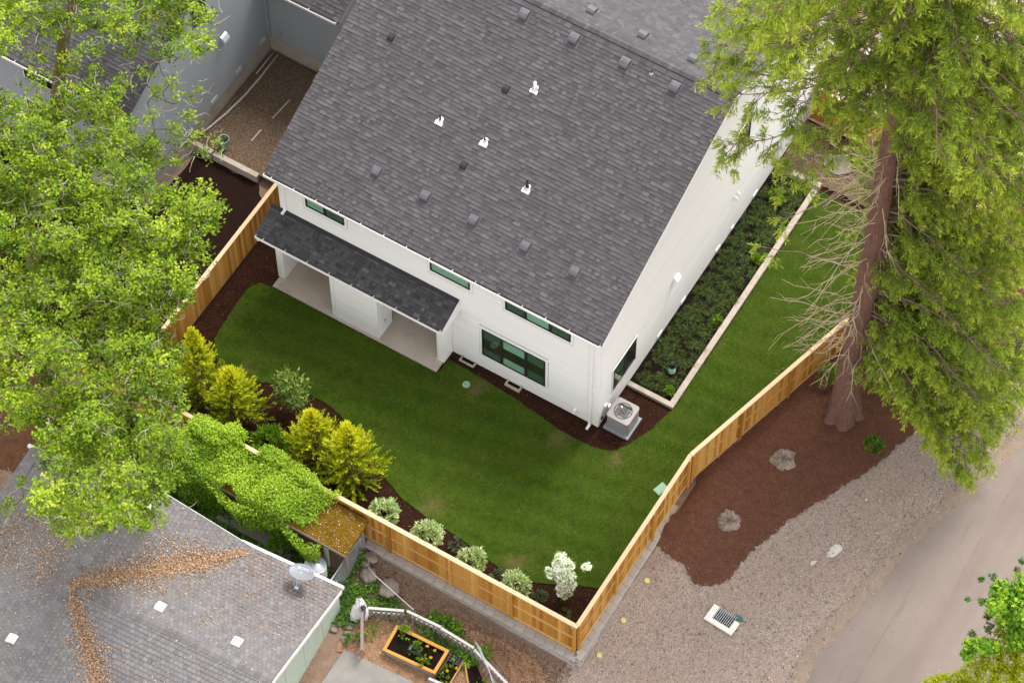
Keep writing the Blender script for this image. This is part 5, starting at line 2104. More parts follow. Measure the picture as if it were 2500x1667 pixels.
def big_conifer():
    bx_, by_ = 7.09, 4.93
    r = np.random.default_rng(21)
    # trunk with flared, lobed foot
    zs = np.array([-.1, .15, .45, .9, 1.6, 3, 5, 8, 11, 14, 17, 20, 24, 28, 32])
    rs = np.array([.69, .62, .57, .53, .495, .46, .425, .385, .35, .315, .28, .24, .17, .10, .03])
    k = 40
    a = np.arange(k) * 2 * np.pi / k
    v, f = [], []
    zz = np.concatenate([np.arange(-.1, 2, .1), np.arange(2, 32, .35)])
    rr = np.interp(zz, zs, rs)
    ph = r.uniform(0, 6, 4)
    for i, (z, q) in enumerate(zip(zz, rr)):
        fl = max(0, 1 - z / 1.6)
        lob = 1 + fl * (.13 * np.cos(5 * a + ph[0]) + .08 * np.cos(8 * a + ph[1])) + .028 * np.cos(13 * a + ph[2] + .3 * z) + .02 * np.cos(21 * a + ph[3] - .5 * z) + r.normal(size=k) * .022
        cx = bx_ + .06 * math.sin(z * .25)
        for j in range(k):
            v.append((cx + q * lob[j] * math.cos(a[j]), by_ + q * lob[j] * math.sin(a[j]), .05 + z))
    n = len(zz)
    f = np.array([(i * k + j, i * k + (j + 1) % k, (i + 1) * k + (j + 1) % k, (i + 1) * k + j) for i in range(n - 1) for j in range(k)])
    link('trunk', mesh_np('trunk', np.array(v), f, 'bark_sequoia', None, True), SEQ)
    rt = lambda z: float(np.interp(z, zs, rs))
    limbs, dead = Tubes(), Tubes()
    B, D, L, T0, T1 = [], [], [], [], []

    def branch(h, az, ln, dz0, sag, dens=1.0, start=.30, tipup=.25):
        d = np.array([math.cos(az), math.sin(az), 0])
        sd = np.array([-d[1], d[0], 0])
        m = 9
        t = np.linspace(0, 1, m)
        wob = np.cumsum(r.normal(size=m)) * .05 * ln * .3
        p = np.array([bx_, by_, h]) + d * (t * ln)[:, None] + sd * wob[:, None]
        p[:, 2] += ln * (dz0 * t - sag * t ** 2 + tipup * np.maximum(0, t - .7) ** 2 * 3)
        limbs.add(p, np.linspace(.048, .009, m) * (ln / 5) ** .5, 6)
        nt_ = int(40 * dens * ln / 5)
        tt = r.uniform(start, 1, nt_)
        q = np.stack([np.interp(tt, t, p[:, c]) for c in range(3)], 1)
        br = r.uniform(.0, .3)
        for i in range(nt_):
            side = 1 if r.random() < .5 else -1
            w = d * r.uniform(.2, .9) + sd * side * r.uniform(.25, 1.0) + np.array([0, 0, r.uniform(-.75, .12)])
            w /= np.linalg.norm(w)
            tl = r.uniform(.45, 1.15) * (1.25 - .55 * tt[i]) * (ln / 5) ** .4
            e = q[i] + w * tl
            e[2] -= .12 * tl
            limbs.add([q[i], (q[i] + e) / 2 + np.array([0, 0, .04]), e], [.016, .011, .005], 3)
            for s_ in range(6):
                u = r.uniform(.25, 1)
                B.append(q[i] + (e - q[i]) * u)
                x = w * .8 + r.normal(size=3) * .42 + np.array([0, 0, -.30])
                D.append(x / np.linalg.norm(x))
                L.append(r.uniform(.24, .46))
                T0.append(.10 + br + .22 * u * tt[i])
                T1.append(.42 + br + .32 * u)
    right = R(31.5)
    # long limbs on the road side, from low down to the top
    for h in np.linspace(4.2, 27, 92):
        lo, hi = (-42, 82) if h < 21 else (-85, 105)
        az = right + R(r.uniform(lo, hi))
        ln = r.uniform(4.2, 6.6) * (1 if h < 20 else 1 - .045 * (h - 20))
        branch(h, az, ln, r.uniform(-.05, .2), r.uniform(.35, .62) if h < 14 else r.uniform(.25, .5), 1.0, .04)
    for h in np.linspace(5.0, 17, 34):
        az = right + R(r.uniform(-40, 60))
        branch(h, az, r.uniform(3.2, 6.2), r.uniform(-.05, .15), r.uniform(.4, .65), 1.15, .05)
    # limbs reaching over the house
    for h in np.concatenate([np.linspace(18.2, 20, 4), np.linspace(20, 28, 15)]):
        az = right + math.pi + R(r.uniform(-42, 42))
        branch(h, az, r.uniform(4.2, 6.0), r.uniform(-.05, .15), r.uniform(.08, .22), .5, .45)
    for h in np.linspace(17, 28, 12):
        az = right + R(90) + R(r.uniform(-50, 50))
        branch(h, az, r.uniform(3.2, 5.0), .08, .3, .7, .35)
    for h in np.linspace(21.0, 29, 30):
        az = R(-58.5) + R(r.uniform(-75, 75))
        branch(h, az, r.uniform(2.0, 3.6), .05, .25, 1.0, .15)
    # thinner live limbs low on the house side
    for h, da in ((9.6, -16), (14.6, 20)):
        branch(h, right + math.pi + R(da), r.uniform(3.4, 4.0), .0, .10, .10, .78)
    # low hanging limbs toward the gravel
    for h, da, ln in ((4.6, -36, 5.2), (5.6, -44, 5.2), (5.2, -20, 5.2), (6.4, -47, 4.6), (7.5, -38, 5.0), (6.0, 0, 5.6), (3.8, -10, 4.6), (4.2, -28, 5.4), (5.0, -8, 5.0)):
        branch(h, right + R(da), ln, .05, .62, 1.0, .25)
    # dead twigs on the bare side of the trunk
    for i in range(84):
        h = r.uniform(4.3, 17)
        az = right + math.pi + R(r.normal(8, 52))
        ln = r.uniform(.9, 3.1) * (.75 if h < 6 else 1)
        d = np.array([math.cos(az), math.sin(az), 0])
        sd = np.array([-d[1], d[0], 0])
        t = np.linspace(0, 1, 6)
        p = np.array([bx_, by_, h]) + d * (t * ln + rt(h) * .8)[:, None] + sd * (np.cumsum(r.normal(size=6)) * .11)[:, None]
        p[:, 2] += ln * (r.uniform(-.25, .2) * t - r.uniform(.05, .4) * t ** 2) + np.cumsum(r.normal(size=6)) * .03
        dead.add(p, np.linspace(.020, .006, 6), 4)
        for s_ in range(r.integers(2, 6)):
            j = r.integers(2, 5)
            e = p[j] + d * r.uniform(.2, .7) + sd * r.uniform(-.5, .5) + np.array([0, 0, r.uniform(-.35, .15)])
            dead.add([p[j], (p[j] + e) / 2 + r.normal(size=3) * .04, e], [.010, .007, .004], 3)
    limbs.build('limbs', 'bark_limb', SEQ)
    dead.build('dead_twigs', 'dead_twig', SEQ)
    B, D, L, T0, T1 = map(np.array, (B, D, L, T0, T1))
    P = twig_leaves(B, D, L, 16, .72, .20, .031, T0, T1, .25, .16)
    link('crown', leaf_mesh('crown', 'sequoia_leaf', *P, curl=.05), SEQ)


big_conifer()


# ------------------------------------------------------------------ the oak
OAK = thing('oak_tree', 'broad lichen covered oak with bright spring leaves on the left', 'tree', (-20.2, -5.2, .2))
OAK_CLUMPS = [
    (-10.02, -11.09, 6.13, 0.58, 0.96), (-15.82, -6.14, 9.04, 0.65, 1.11), (-17.20, -9.96, 10.34, 0.50, 0.83), (-19.48, -2.62, 8.32, 0.60, 0.82), (-15.04, -5.23, 9.84, 0.52, 1.00),
    (-10.14, -15.42, 7.84, 0.74, 0.99), (-14.55, -9.55, 8.97, 0.56, 1.05), (-8.78, -13.85, 9.72, 0.68, 0.80), (-13.80, -8.89, 10.22, 0.55, 1.07), (-17.91, -7.58, 8.21, 0.64, 0.98),
    (-13.22, -5.78, 9.79, 0.70, 1.06), (-13.81, -13.56, 9.59, 0.62, 1.08), (-11.17, -13.54, 9.07, 0.73, 1.17), (-12.13, -7.75, 8.12, 0.62, 0.91), (-16.32, -5.52, 9.19, 0.64, 0.81),
    (-10.17, -15.90, 9.28, 0.72, 0.75), (-10.38, -10.83, 9.29, 0.70, 0.89), (-13.39, -7.52, 7.96, 0.61, 1.16), (-13.83, -12.58, 9.75, 0.55, 0.89), (-14.32, -6.75, 8.57, 0.60, 0.90),
    (-12.80, -12.32, 8.24, 0.58, 1.07), (-8.44, -15.11, 9.98, 0.51, 0.92), (-14.49, -9.81, 7.71, 0.52, 0.91), (-17.04, -7.59, 6.81, 0.68, 1.06), (-18.66, -9.43, 7.45, 0.50, 1.06),
    (-13.28, -4.45, 7.72, 0.74, 0.91), (-15.85, -11.03, 8.99, 0.74, 0.80), (-15.82, -9.73, 8.20, 0.60, 0.91), (-17.85, -2.92, 8.26, 0.57, 1.06), (-14.13, -4.01, 7.81, 0.61, 0.86),
    (-20.93, -6.26, 7.72, 0.74, 1.07), (-12.40, -11.74, 9.05, 0.66, 0.94), (-12.50, -7.00, 9.76, 0.67, 1.17), (-11.43, -11.58, 7.67, 0.65, 0.80), (-21.88, -4.82, 6.46, 0.57, 1.11),
    (-18.50, -6.35, 9.45, 0.64, 0.94), (-10.53, -13.04, 6.32, 0.60, 0.91), (-17.00, -7.12, 7.21, 0.63, 1.12), (-11.29, -14.55, 9.79, 0.54, 0.93), (-11.10, -12.72, 10.00, 0.61, 1.17),
    (-19.64, -1.53, 6.77, 0.61, 1.12), (-16.27, -11.61, 9.38, 0.55, 1.05), (-13.49, -10.04, 7.62, 0.59, 0.86), (-12.89, -7.80, 7.04, 0.52, 0.93), (-14.41, -7.93, 6.89, 0.62, 0.79),
    (-11.69, -11.46, 9.12, 0.54, 1.13), (-8.72, -13.60, 6.84, 0.53, 1.07), (-15.62, -9.33, 9.14, 0.70, 0.92), (-20.10, -3.60, 9.01, 0.67, 0.79), (-19.60, -7.55, 8.97, 0.64, 0.81),
    (-15.27, -4.19, 7.91, 0.68, 0.84), (-17.74, -5.36, 9.50, 0.58, 0.83), (-22.58, -4.14, 7.50, 0.64, 0.81), (-17.85, -7.99, 6.25, 0.64, 1.13), (-14.30, -11.11, 7.66, 0.74, 1.06),
    (-15.04, -7.69, 8.93, 0.63, 1.00), (-13.28, -4.34, 6.28, 0.53, 0.77), (-11.79, -6.89, 9.66, 0.68, 1.11), (-17.92, -8.90, 7.63, 0.67, 0.78), (-10.92, -11.40, 6.36, 0.68, 0.83),
    (-10.85, -12.70, 7.94, 0.68, 1.14), (-9.65, -15.05, 10.46, 0.63, 0.98), (-15.17, -4.66, 10.01, 0.62, 1.15), (-14.56, -11.25, 8.80, 0.74, 1.04), (-16.61, -4.12, 8.64, 0.59, 0.89),
    (-19.68, -6.71, 8.76, 0.57, 1.13), (-18.74, -8.29, 9.45, 0.60, 0.84), (-18.39, -5.77, 10.09, 0.73, 1.17), (-9.81, -11.78, 9.26, 0.56, 1.06), (-12.55, -7.75, 6.35, 0.51, 1.12),
    (-11.78, -9.99, 9.45, 0.63, 0.99), (-18.82, -7.71, 6.88, 0.59, 1.01), (-16.93, -5.71, 9.51, 0.59, 1.13), (-8.88, -13.12, 9.40, 0.55, 0.97), (-17.56, -3.77, 8.39, 0.56, 1.17),
    (-18.48, -3.34, 8.31, 0.61, 0.87), (-15.24, -13.26, 8.67, 0.71, 0.95), (-12.69, -9.95, 8.78, 0.55, 1.07), (-13.38, -12.89, 7.85, 0.67, 0.84), (-15.29, -10.64, 8.80, 0.72, 1.04),
    (-16.55, -3.33, 10.16, 0.74, 0.88), (-9.70, -15.23, 8.90, 0.62, 0.76), (-10.58, -13.06, 9.89, 0.67, 1.10), (-16.31, -10.60, 9.38, 0.56, 1.06), (-13.86, -4.58, 6.67, 0.71, 0.89),
    (-12.51, -7.17, 8.47, 0.74, 1.18), (-15.81, -7.86, 8.06, 0.63, 1.16), (-12.56, -7.93, 10.34, 0.66, 1.18), (-17.73, -4.36, 8.33, 0.61, 0.94), (-10.38, -16.30, 10.37, 0.56, 1.12),
    (-18.18, -4.66, 10.22, 0.60, 0.97), (-16.51, -11.44, 10.04, 0.58, 1.02), (-13.08, -12.04, 8.72, 0.51, 0.86), (-8.61, -12.18, 10.35, 0.67, 0.77), (-18.15, -9.42, 10.06, 0.63, 0.90),
    (-21.20, -4.60, 8.79, 0.52, 0.91), (-16.38, -11.15, 6.03, 0.50, 0.88), (-14.39, -9.00, 7.05, 0.68, 1.12), (-14.84, -6.37, 8.75, 0.68, 1.13), (-19.07, -6.95, 8.28, 0.64, 1.04),
    (-9.84, -10.52, 8.53, 0.50, 1.06), (-15.53, -7.74, 6.12, 0.50, 0.83), (-18.93, -5.65, 6.58, 0.68, 0.98), (-20.70, -4.93, 8.54, 0.61, 1.05), (-17.42, -2.57, 7.32, 0.64, 1.17),
    (-10.60, -9.94, 9.36, 0.54, 0.77), (-16.58, -9.61, 8.00, 0.64, 1.04), (-20.34, -4.31, 9.03, 0.60, 0.79), (-15.79, -12.70, 8.69, 0.50, 0.88), (-18.37, -2.90, 10.33, 0.54, 0.76),
    (-12.40, -4.64, 9.88, 0.72, 1.15), (-10.11, -13.86, 8.83, 0.62, 1.19), (-15.84, -9.29, 6.22, 0.55, 0.95), (-12.95, -11.54, 9.72, 0.54, 1.03), (-15.96, -7.37, 9.06, 0.74, 0.90),
    (-13.42, -8.31, 9.26, 0.70, 0.78), (-10.89, -15.32, 9.42, 0.57, 1.02), (-12.35, -10.04, 7.52, 0.68, 0.85), (-13.35, -12.08, 6.05, 0.66, 0.95), (-16.69, -10.20, 6.07, 0.74, 0.94),
    (-13.60, -3.43, 8.43, 0.70, 0.81), (-14.26, -5.56, 8.41, 0.54, 0.99), (-16.41, -2.48, 7.20, 0.61, 1.04), (-20.28, -4.70, 10.48, 0.62, 0.91), (-15.42, -12.05, 9.54, 0.72, 0.88),
    (-17.20, -8.02, 8.42, 0.63, 0.77), (-15.94, -7.81, 6.73, 0.72, 1.01), (-14.47, -6.36, 10.23, 0.50, 0.97), (-10.00, -14.34, 6.42, 0.70, 0.77), (-11.77, -13.71, 7.07, 0.71, 0.90),
    (-11.83, -9.69, 7.45, 0.63, 0.87), (-16.89, -5.57, 6.40, 0.67, 1.14), (-12.25, -6.64, 7.73, 0.61, 1.00), (-17.15, -6.62, 8.82, 0.64, 0.88), (-14.02, -4.34, 9.32, 0.69, 1.08),
    (-13.47, -8.46, 7.18, 0.74, 0.78), (-21.00, -4.87, 10.35, 0.74, 0.84), (-18.86, -6.62, 10.26, 0.54, 0.77), (-17.65, -8.60, 10.04, 0.55, 0.98), (-16.01, -8.08, 10.32, 0.74, 0.89),
    (-18.88, -5.14, 10.48, 0.52, 1.16), (-14.18, -7.79, 9.21, 0.72, 1.07), (-9.44, -11.97, 6.33, 0.74, 1.06), (-9.69, -13.18, 6.59, 0.71, 1.00), (-11.32, -10.71, 7.86, 0.59, 0.86),
    (-16.96, -6.63, 10.43, 0.53, 1.01), (-16.67, -11.90, 7.96, 0.71, 1.10), (-22.73, -4.19, 6.18, 0.68, 1.10), (-10.38, -13.88, 6.72, 0.52, 0.95), (-16.71, -6.07, 8.86, 0.68, 1.00),
    (-14.23, -12.04, 7.33, 0.52, 0.75), (-17.97, -9.63, 7.36, 0.64, 0.79), (-12.91, -10.28, 7.54, 0.59, 0.96), (-10.43, -12.70, 7.38, 0.73, 0.99), (-11.53, -14.17, 6.25, 0.67, 1.07),
    (-17.69, -2.63, 10.23, 0.59, 1.02), (-13.24, -11.62, 10.46, 0.72, 0.95), (-17.86, -4.81, 9.71, 0.62, 0.89), (-14.71, -5.48, 6.44, 0.71, 1.12), (-13.58, -7.72, 6.95, 0.68, 1.05),
    (-16.57, -2.32, 7.94, 0.54, 0.97), (-19.33, -5.52, 9.87, 0.57, 1.08), (-11.76, -8.01, 6.58, 0.61, 0.85), (-18.20, -7.23, 8.65, 0.50, 1.03), (-15.43, -6.61, 8.08, 0.56, 0.77),
    (-19.93, -3.02, 8.15, 0.69, 0.86), (-8.37, -13.65, 9.06, 0.70, 1.11), (-8.39, -14.68, 8.61, 0.59, 0.80), (-16.83, -4.29, 6.77, 0.57, 1.12), (-10.81, -9.53, 7.55, 0.65, 0.97),
    (-18.39, -2.06, 7.94, 0.58, 1.11), (-14.38, -5.01, 6.75, 0.72, 1.15), (-11.96, -14.13, 9.69, 0.62, 0.79), (-14.27, -5.75, 9.67, 0.61, 0.84), (-19.51, -4.50, 6.74, 0.74, 1.08),
    (-15.54, -12.15, 7.06, 0.61, 1.19), (-11.32, -9.69, 9.29, 0.69, 1.10), (-11.03, -13.36, 10.06, 0.63, 1.07), (-18.81, -6.39, 8.17, 0.70, 1.01), (-11.20, -13.45, 7.69, 0.53, 0.84),
    (-13.84, -12.98, 8.19, 0.68, 1.08), (-22.52, -1.45, 10.98, 0.63, 1.04), (-17.69, 1.33, 9.69, 0.68, 1.09), (-21.11, -0.53, 10.09, 0.51, 0.90), (-18.37, -0.48, 12.21, 0.48, 1.00),
    (-22.21, -1.51, 9.77, 0.52, 0.99), (-21.65, -2.98, 12.10, 0.61, 0.91), (-19.75, -0.17, 10.13, 0.55, 1.07), (-20.40, 0.16, 10.40, 0.52, 1.08), (-21.53, -0.93, 11.29, 0.55, 0.87),
    (-21.20, -0.43, 11.50, 0.67, 1.06), (-15.92, 0.56, 12.17, 0.66, 0.78), (-18.79, 1.08, 11.08, 0.68, 1.04), (-18.17, -0.07, 10.67, 0.52, 0.84), (-20.24, 1.60, 9.84, 0.68, 0.83),
    (-18.66, 1.94, 9.88, 0.64, 0.95), (-23.37, -2.07, 10.57, 0.63, 0.90), (-21.34, -1.22, 10.29, 0.67, 1.11), (-20.92, -2.28, 12.46, 0.53, 1.00), (-18.03, 2.06, 10.89, 0.64, 1.06),
    (-20.03, -0.85, 10.74, 0.51, 0.85), (-21.48, -3.91, 12.18, 0.50, 0.88), (-17.64, 2.58, 10.30, 0.62, 0.99), (-17.49, 0.39, 9.54, 0.48, 0.78), (-24.50, -0.51, 9.56, 0.55, 1.11),
    (-15.40, -0.34, 12.21, 0.57, 0.99), (-18.58, 1.25, 9.66, 0.63, 0.77), (-20.78, 0.24, 10.93, 0.66, 1.06), (-21.92, -1.24, 11.87, 0.61, 0.88), (-17.71, 1.70, 10.29, 0.64, 0.72),
    (-19.70, 0.05, 11.87, 0.53, 1.09), (-18.24, -0.84, 11.64, 0.62, 1.13), (-20.93, -3.54, 12.27, 0.63, 1.04), (-19.31, -1.42, 9.00, 0.53, 0.56), (-18.32, -0.57, 10.03, 0.45, 0.47),
    (-20.78, -2.69, 9.13, 0.50, 0.51), (-20.23, -1.65, 9.25, 0.55, 0.62), (-21.22, -1.79, 9.50, 0.48, 0.48), (-21.30, -0.50, 8.67, 0.40, 0.71), (-19.17, -1.55, 10.71, 0.48, 0.48),
    (-17.99, -1.68, 9.81, 0.44, 0.74), (-19.16, -3.19, 10.17, 0.45, 0.67), (-18.03, -0.33, 8.74, 0.44, 0.61), (-15.94, -1.81, 8.88, 0.43, 0.43), (-16.70, -0.56, 8.29, 0.38, 0.35),
    (-15.78, -0.86, 8.46, 0.39, 0.39), (-17.57, -0.58, 8.15, 0.39, 0.46), (-16.35, 0.11, 8.19, 0.34, 0.34), (-17.07, -1.35, 8.07, 0.42, 0.35), (-17.02, -0.23, 8.80, 0.34, 0.43),
    (-15.43, -1.58, 8.45, 0.42, 0.36), (-15.13, -1.22, 6.97, 0.36, 0.32), (-16.35, -1.21, 6.89, 0.30, 0.43), (-15.57, -1.05, 7.53, 0.43, 0.36), (-14.65, -0.88, 7.59, 0.38, 0.32),
    (-15.58, -1.97, 7.25, 0.36, 0.45), (-16.62, -1.95, 7.64, 0.35, 0.38), (-14.71, -13.12, 6.72, 0.36, 0.48), (-15.07, -13.93, 7.00, 0.29, 0.45), (-13.28, -14.56, 6.28, 0.33, 0.49),
    (-13.45, -15.32, 5.71, 0.46, 0.63)
]


def oak():
    r = np.random.default_rng(31)
    C = np.array(OAK_CLUMPS)
    base = np.array([-20.2, -5.2, .15])
    limbs, twigs = Tubes(), Tubes()
    nodes = [base + np.array([0, 0, z]) + np.array([.08 * z, .06 * z, 0]) for z in np.linspace(0, 4.2, 7)]
    limbs.add(nodes, np.linspace(.62, .42, 7), 14)
    rad = [.42] * 7
    nodes = [nodes[-1]]
    rad = [.36]
    # heavy mossy limb rising over the grey house
    lp = np.array([nodes[0], nodes[0] + [-.6, 2.2, 2.0], nodes[0] + [-1.4, 4.4, 4.2], nodes[0] + [-1.6, 6.2, 6.4]])
    limbs.add(lp, [.32, .27, .22, .12], 10)
    for q_ in lp[1:]:
        nodes.append(q_)
        rad.append(.18)
    order = np.argsort(np.linalg.norm(C[:, :3] - nodes[0], axis=1))
    B, D, T = [], [], []
    for ci in order:
        c = C[ci, :3] - np.array([0, 0, C[ci, 3] * .45])
        N = np.array(nodes)
        dist = np.linalg.norm(N - c, axis=1) + np.maximum(0, N[:, 2] - c[2]) * .5
        j = int(np.argmin(dist))
        p0 = N[j]
        L = np.linalg.norm(c - p0)
        m = max(3, int(L / .5))
        t = np.linspace(0, 1, m + 1)[:, None]
        off = np.sin(t * np.pi) * (r.normal(size=3) * .12 * L)
        pts = p0 + (c - p0) * t + off + r.normal(size=(m + 1, 3)) * .05 * np.sin(t * np.pi)
        r0 = min(rad[j] * .8, .04 + .045 * L)
        r1 = max(.018, r0 * .45)
        rr = np.linspace(r0, r1, m + 1)
        limbs.add(pts, rr, 6)
        for q in range(1, m + 1):
            nodes.append(pts[q])
            rad.append(rr[q])
    # leaves: sprigs spread through flattened clumps
    pos, dr, tint, nz = [], [], [], []
    for (x, y, z, s, dn) in C:
        s = s * r.uniform(.78, 1.12)
        ns = int(46 * s * s * dn * 2.5)
        cc = np.array([x, y, z])
        u = unit(r.normal(size=(ns, 3))) * (r.random((ns, 1)) ** .42)
        sp = cc + u * np.array([s * 1.0, s * 1.0, s * .72])
        for i in range(ns):
            if r.random() < .24:
                e = sp[i]
                w = cc + (e - cc) * r.uniform(.1, .5) + r.normal(size=3) * .05
                twigs.add([w, (w + e) / 2 + r.normal(size=3) * .07, e + r.normal(size=3) * .05], [.017, .012, .006], 3)
        k = 11
        q = np.repeat(sp, k, 0) + r.normal(size=(ns * k, 3)) * np.array([.085, .085, .05])
        pos.append(q)
        dd = r.normal(size=(ns * k, 3))
        dd[:, 2] = dd[:, 2] * .45 + .1
        dr.append(dd)
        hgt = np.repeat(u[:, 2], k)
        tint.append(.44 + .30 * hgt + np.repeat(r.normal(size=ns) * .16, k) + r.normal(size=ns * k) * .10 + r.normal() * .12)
    pos, dr, tint = np.concatenate(pos), np.concatenate(dr), np.concatenate(tint)
    n = len(pos)
    up = np.tile(np.array([0, 0, 1.0]), (n, 1)) + r.normal(size=(n, 3)) * .55
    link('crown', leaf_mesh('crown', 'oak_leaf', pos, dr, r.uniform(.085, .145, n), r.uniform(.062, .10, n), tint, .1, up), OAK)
    limbs.build('limbs', 'bark_oak', OAK)
    # lichen-grey sticks that stand out of the crown
    for (x, y, z, s, dn) in C:
        for q in range(int(2.5 + 3 * r.random())):
            p = np.array([x, y, z]) + r.normal(size=3) * np.array([s * .55, s * .55, s * .25])
            d = r.normal(size=3)
            d[2] = abs(d[2]) * .4
            d /= np.linalg.norm(d)
            m = 5
            pts = [p]
            for i in range(m):
                d = d + r.normal(size=3) * .45
                d /= np.linalg.norm(d)
                pts.append(pts[-1] + d * r.uniform(.08, .17))
            twigs.add(pts, np.linspace(.020, .008, m + 1), 4)
    twigs.build('lichen_twigs', 'lichen_twig', OAK)


oak()


# ------------------------------------------------------------------ golden conifers
def golden(seed, h, rad, n=260):
    """cone of separate feathery plumes, yellow at the tips and green inside"""
    r = np.random.default_rng(seed)
    B, D, L, T0, T1 = [], [], [], [], []
    tb = Tubes()
    for i in range(n):
        t = (i + r.random()) / n
        t = t ** .8
        z = h * (.05 + .92 * t)
        R_ = rad * (1 - t) ** .85 * r.uniform(.45, 1.25) + .10
        az = i * 2.399 + r.normal() * .3
        el = .25 + 1.1 * t ** 2 + r.normal() * .15
        d = np.array([math.cos(az) * math.cos(el), math.sin(az) * math.cos(el), math.sin(el)])
        p0 = np.array([0, 0, z - .25 * R_])
        up = np.array([0, 0, 1.0])
        e = p0 + d * R_ + up * R_ * .25
        tb.add([p0, p0 + d * R_ * .55, e], [.016, .010, .004], 3)
        ns = int(5 + 11 * R_)
        for s in range(ns):
            u = .22 + .78 * (s + r.random()) / ns
            q = p0 + d * R_ * u + up * R_ * .25 * u * u
            x = d * (.75 + .5 * u) + up * .45 * u + r.normal(size=3) * (.42 - .26 * u)
            B.append(q)
            D.append(x / np.linalg.norm(x))
            L.append(r.uniform(.15, .26) * (1.15 - .3 * t))
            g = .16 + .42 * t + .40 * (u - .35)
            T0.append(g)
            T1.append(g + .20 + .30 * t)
    for s in range(6):
        B.append(np.array([0, 0, h * (.90 + .012 * s)]))
        D.append(unit(np.array([r.normal() * .12, r.normal() * .12, 1.0])))
        L.append(h * .06)
        T0.append(.7)
        T1.append(.95)
    B, D, L, T0, T1 = map(np.array, (B, D, L, T0, T1))
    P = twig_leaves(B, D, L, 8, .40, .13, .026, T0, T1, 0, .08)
    return leaf_mesh('foliage', 'golden_leaf', *P, curl=.05), mesh_np('branches', np.concatenate(tb.v), np.concatenate(tb.f), 'bark_brown')


for (x, y, h, rad, sd, lb) in ((-12.33, -6.35, 4.9, .95, 1, 'tallest golden conifer next to the left cedar fence'), (-10.91, -6.40, 3.5, 1.15, 2, 'golden conifer second from the left fence, beside the tallest'),
                               (-7.62, -6.35, 3.5, 1.15, 3, 'golden conifer between the broad leaved shrub and the largest one'), (-6.10, -6.40, 4.0, 1.25, 4, 'widest golden conifer nearest the variegated shrubs')):
    t_ = thing('golden_conifer', lb, 'conifer', (x, y, yard_z(x, y)), 'golden conifers along the back fence', False)
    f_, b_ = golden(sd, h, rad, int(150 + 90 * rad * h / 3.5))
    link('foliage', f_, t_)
    link('branches', b_, t_)
    m = MB()
    m.tube([(0, 0, -.05), (.02, 0, h * .5), (0, .02, h * .9)], [.07, .04, .012], 8)
    m.build('trunk', 'bark_brown', t_, True)


# ------------------------------------------------------------------ round shrubs
def ball_shrub(mat, seed, rad, n, ll, lw, squash=.9, up=.25, tint=(.5, .22), nsprig=60):
    r = np.random.default_rng(seed)
    c = unit(r.normal(size=(nsprig, 3)))
    c[:, 2] = np.abs(c[:, 2]) * 1.0 - .25
    c = unit(c) * (rad * (.78 + .22 * r.random((nsprig, 1))))
    pick = r.integers(0, nsprig, n)
    p = c[pick] * r.uniform(.45, 1.0, (n, 1)) ** .5 + r.normal(size=(n, 3)) * rad * .11
    p[:, 2] = p[:, 2] * squash + rad * .78
    p[:, 2] = np.maximum(p[:, 2], .05)
    d = unit(p - np.array([0, 0, rad * .5])) + r.normal(size=(n, 3)) * .55 + np.array([0, 0, up])
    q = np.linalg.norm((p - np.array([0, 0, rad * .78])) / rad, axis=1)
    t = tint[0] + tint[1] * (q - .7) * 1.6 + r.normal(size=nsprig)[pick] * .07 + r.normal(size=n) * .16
    return leaf_mesh('foliage', mat, p, d, ll * r.uniform(.7, 1.2, n), lw * r.uniform(.7, 1.2, n), t, .1)


def stems(seed, h, n=5, sp=.12, mat='bark_brown', parent=None):
    r = np.random.default_rng(seed)
    tb = Tubes()
    for i in range(n):
        a = r.uniform(0, 6.28)
        e = np.array([math.cos(a) * sp, math.sin(a) * sp, h])
        tb.add([np.array([0, 0, -.04]), e * .5 + r.normal(size=3) * .02, e], [.016, .012, .006], 4)
    return tb.build('stems', mat, parent)


for i, (x, y, s, lb) in enumerate(((-4.44, -6.95, .48, 'cream variegated shrub nearest the golden conifers'), (-2.70, -6.92, .52, 'cream variegated shrub, second from the golden conifers'),
                                   (-.92, -6.92, .48, 'cream variegated shrub between two small bedding plants'), (.84, -6.93, .47, 'cream variegated shrub nearest the white flowering tree'))):
    t_ = thing('variegated_shrub', lb, 'shrub', (x, y, yard_z(x, y)), 'variegated shrubs by the back fence', False)
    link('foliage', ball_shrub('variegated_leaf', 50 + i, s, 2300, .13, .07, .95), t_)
    stems(i, .5, 5, .15, parent=t_)
t_ = thing('shrub', 'upright glossy leaved shrub on a thin stem at the edge of the lawn', 'shrub', (-9.44, -4.98, .2), None, False)
r_ = np.random.default_rng(61)
_n = 900
_c = np.array([[-.1, .0, 1.95, .5], [.25, .05, 1.6, .52], [-.25, .1, 1.55, .5], [.35, -.1, 1.25, .45], [-.1, -.1, 1.2, .5], [.1, 0, .85, .42], [-.3, 0, 1.0, .34]])
_k = r_.integers(0, len(_c), _n)
_d = unit(r_.normal(size=(_n, 3)))
_p = _c[_k, :3] + _d * (_c[_k, 3:4] * r_.uniform(.5, 1, (_n, 1)))
link('foliage', leaf_mesh('foliage', 'viburnum_leaf', _p, _d * .5 + r_.normal(size=(_n, 3)) * .5 + np.array([0, 0, .3]), r_.uniform(.13, .21, _n), r_.uniform(.055, .085, _n), .45 + .3 * _d[:, 2] + r_.normal(size=_n) * .15, .08), t_)
stems(5, 1.6, 4, .1, parent=t_)
t_ = thing('shrub', 'low broad leaved shrub with radiating bright green leaves behind the fence vine', 'shrub', (-9.25, -6.75, .2), None, False)
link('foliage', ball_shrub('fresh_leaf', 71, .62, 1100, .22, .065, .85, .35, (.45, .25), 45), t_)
stems(8, .5, 5, .15, parent=t_)
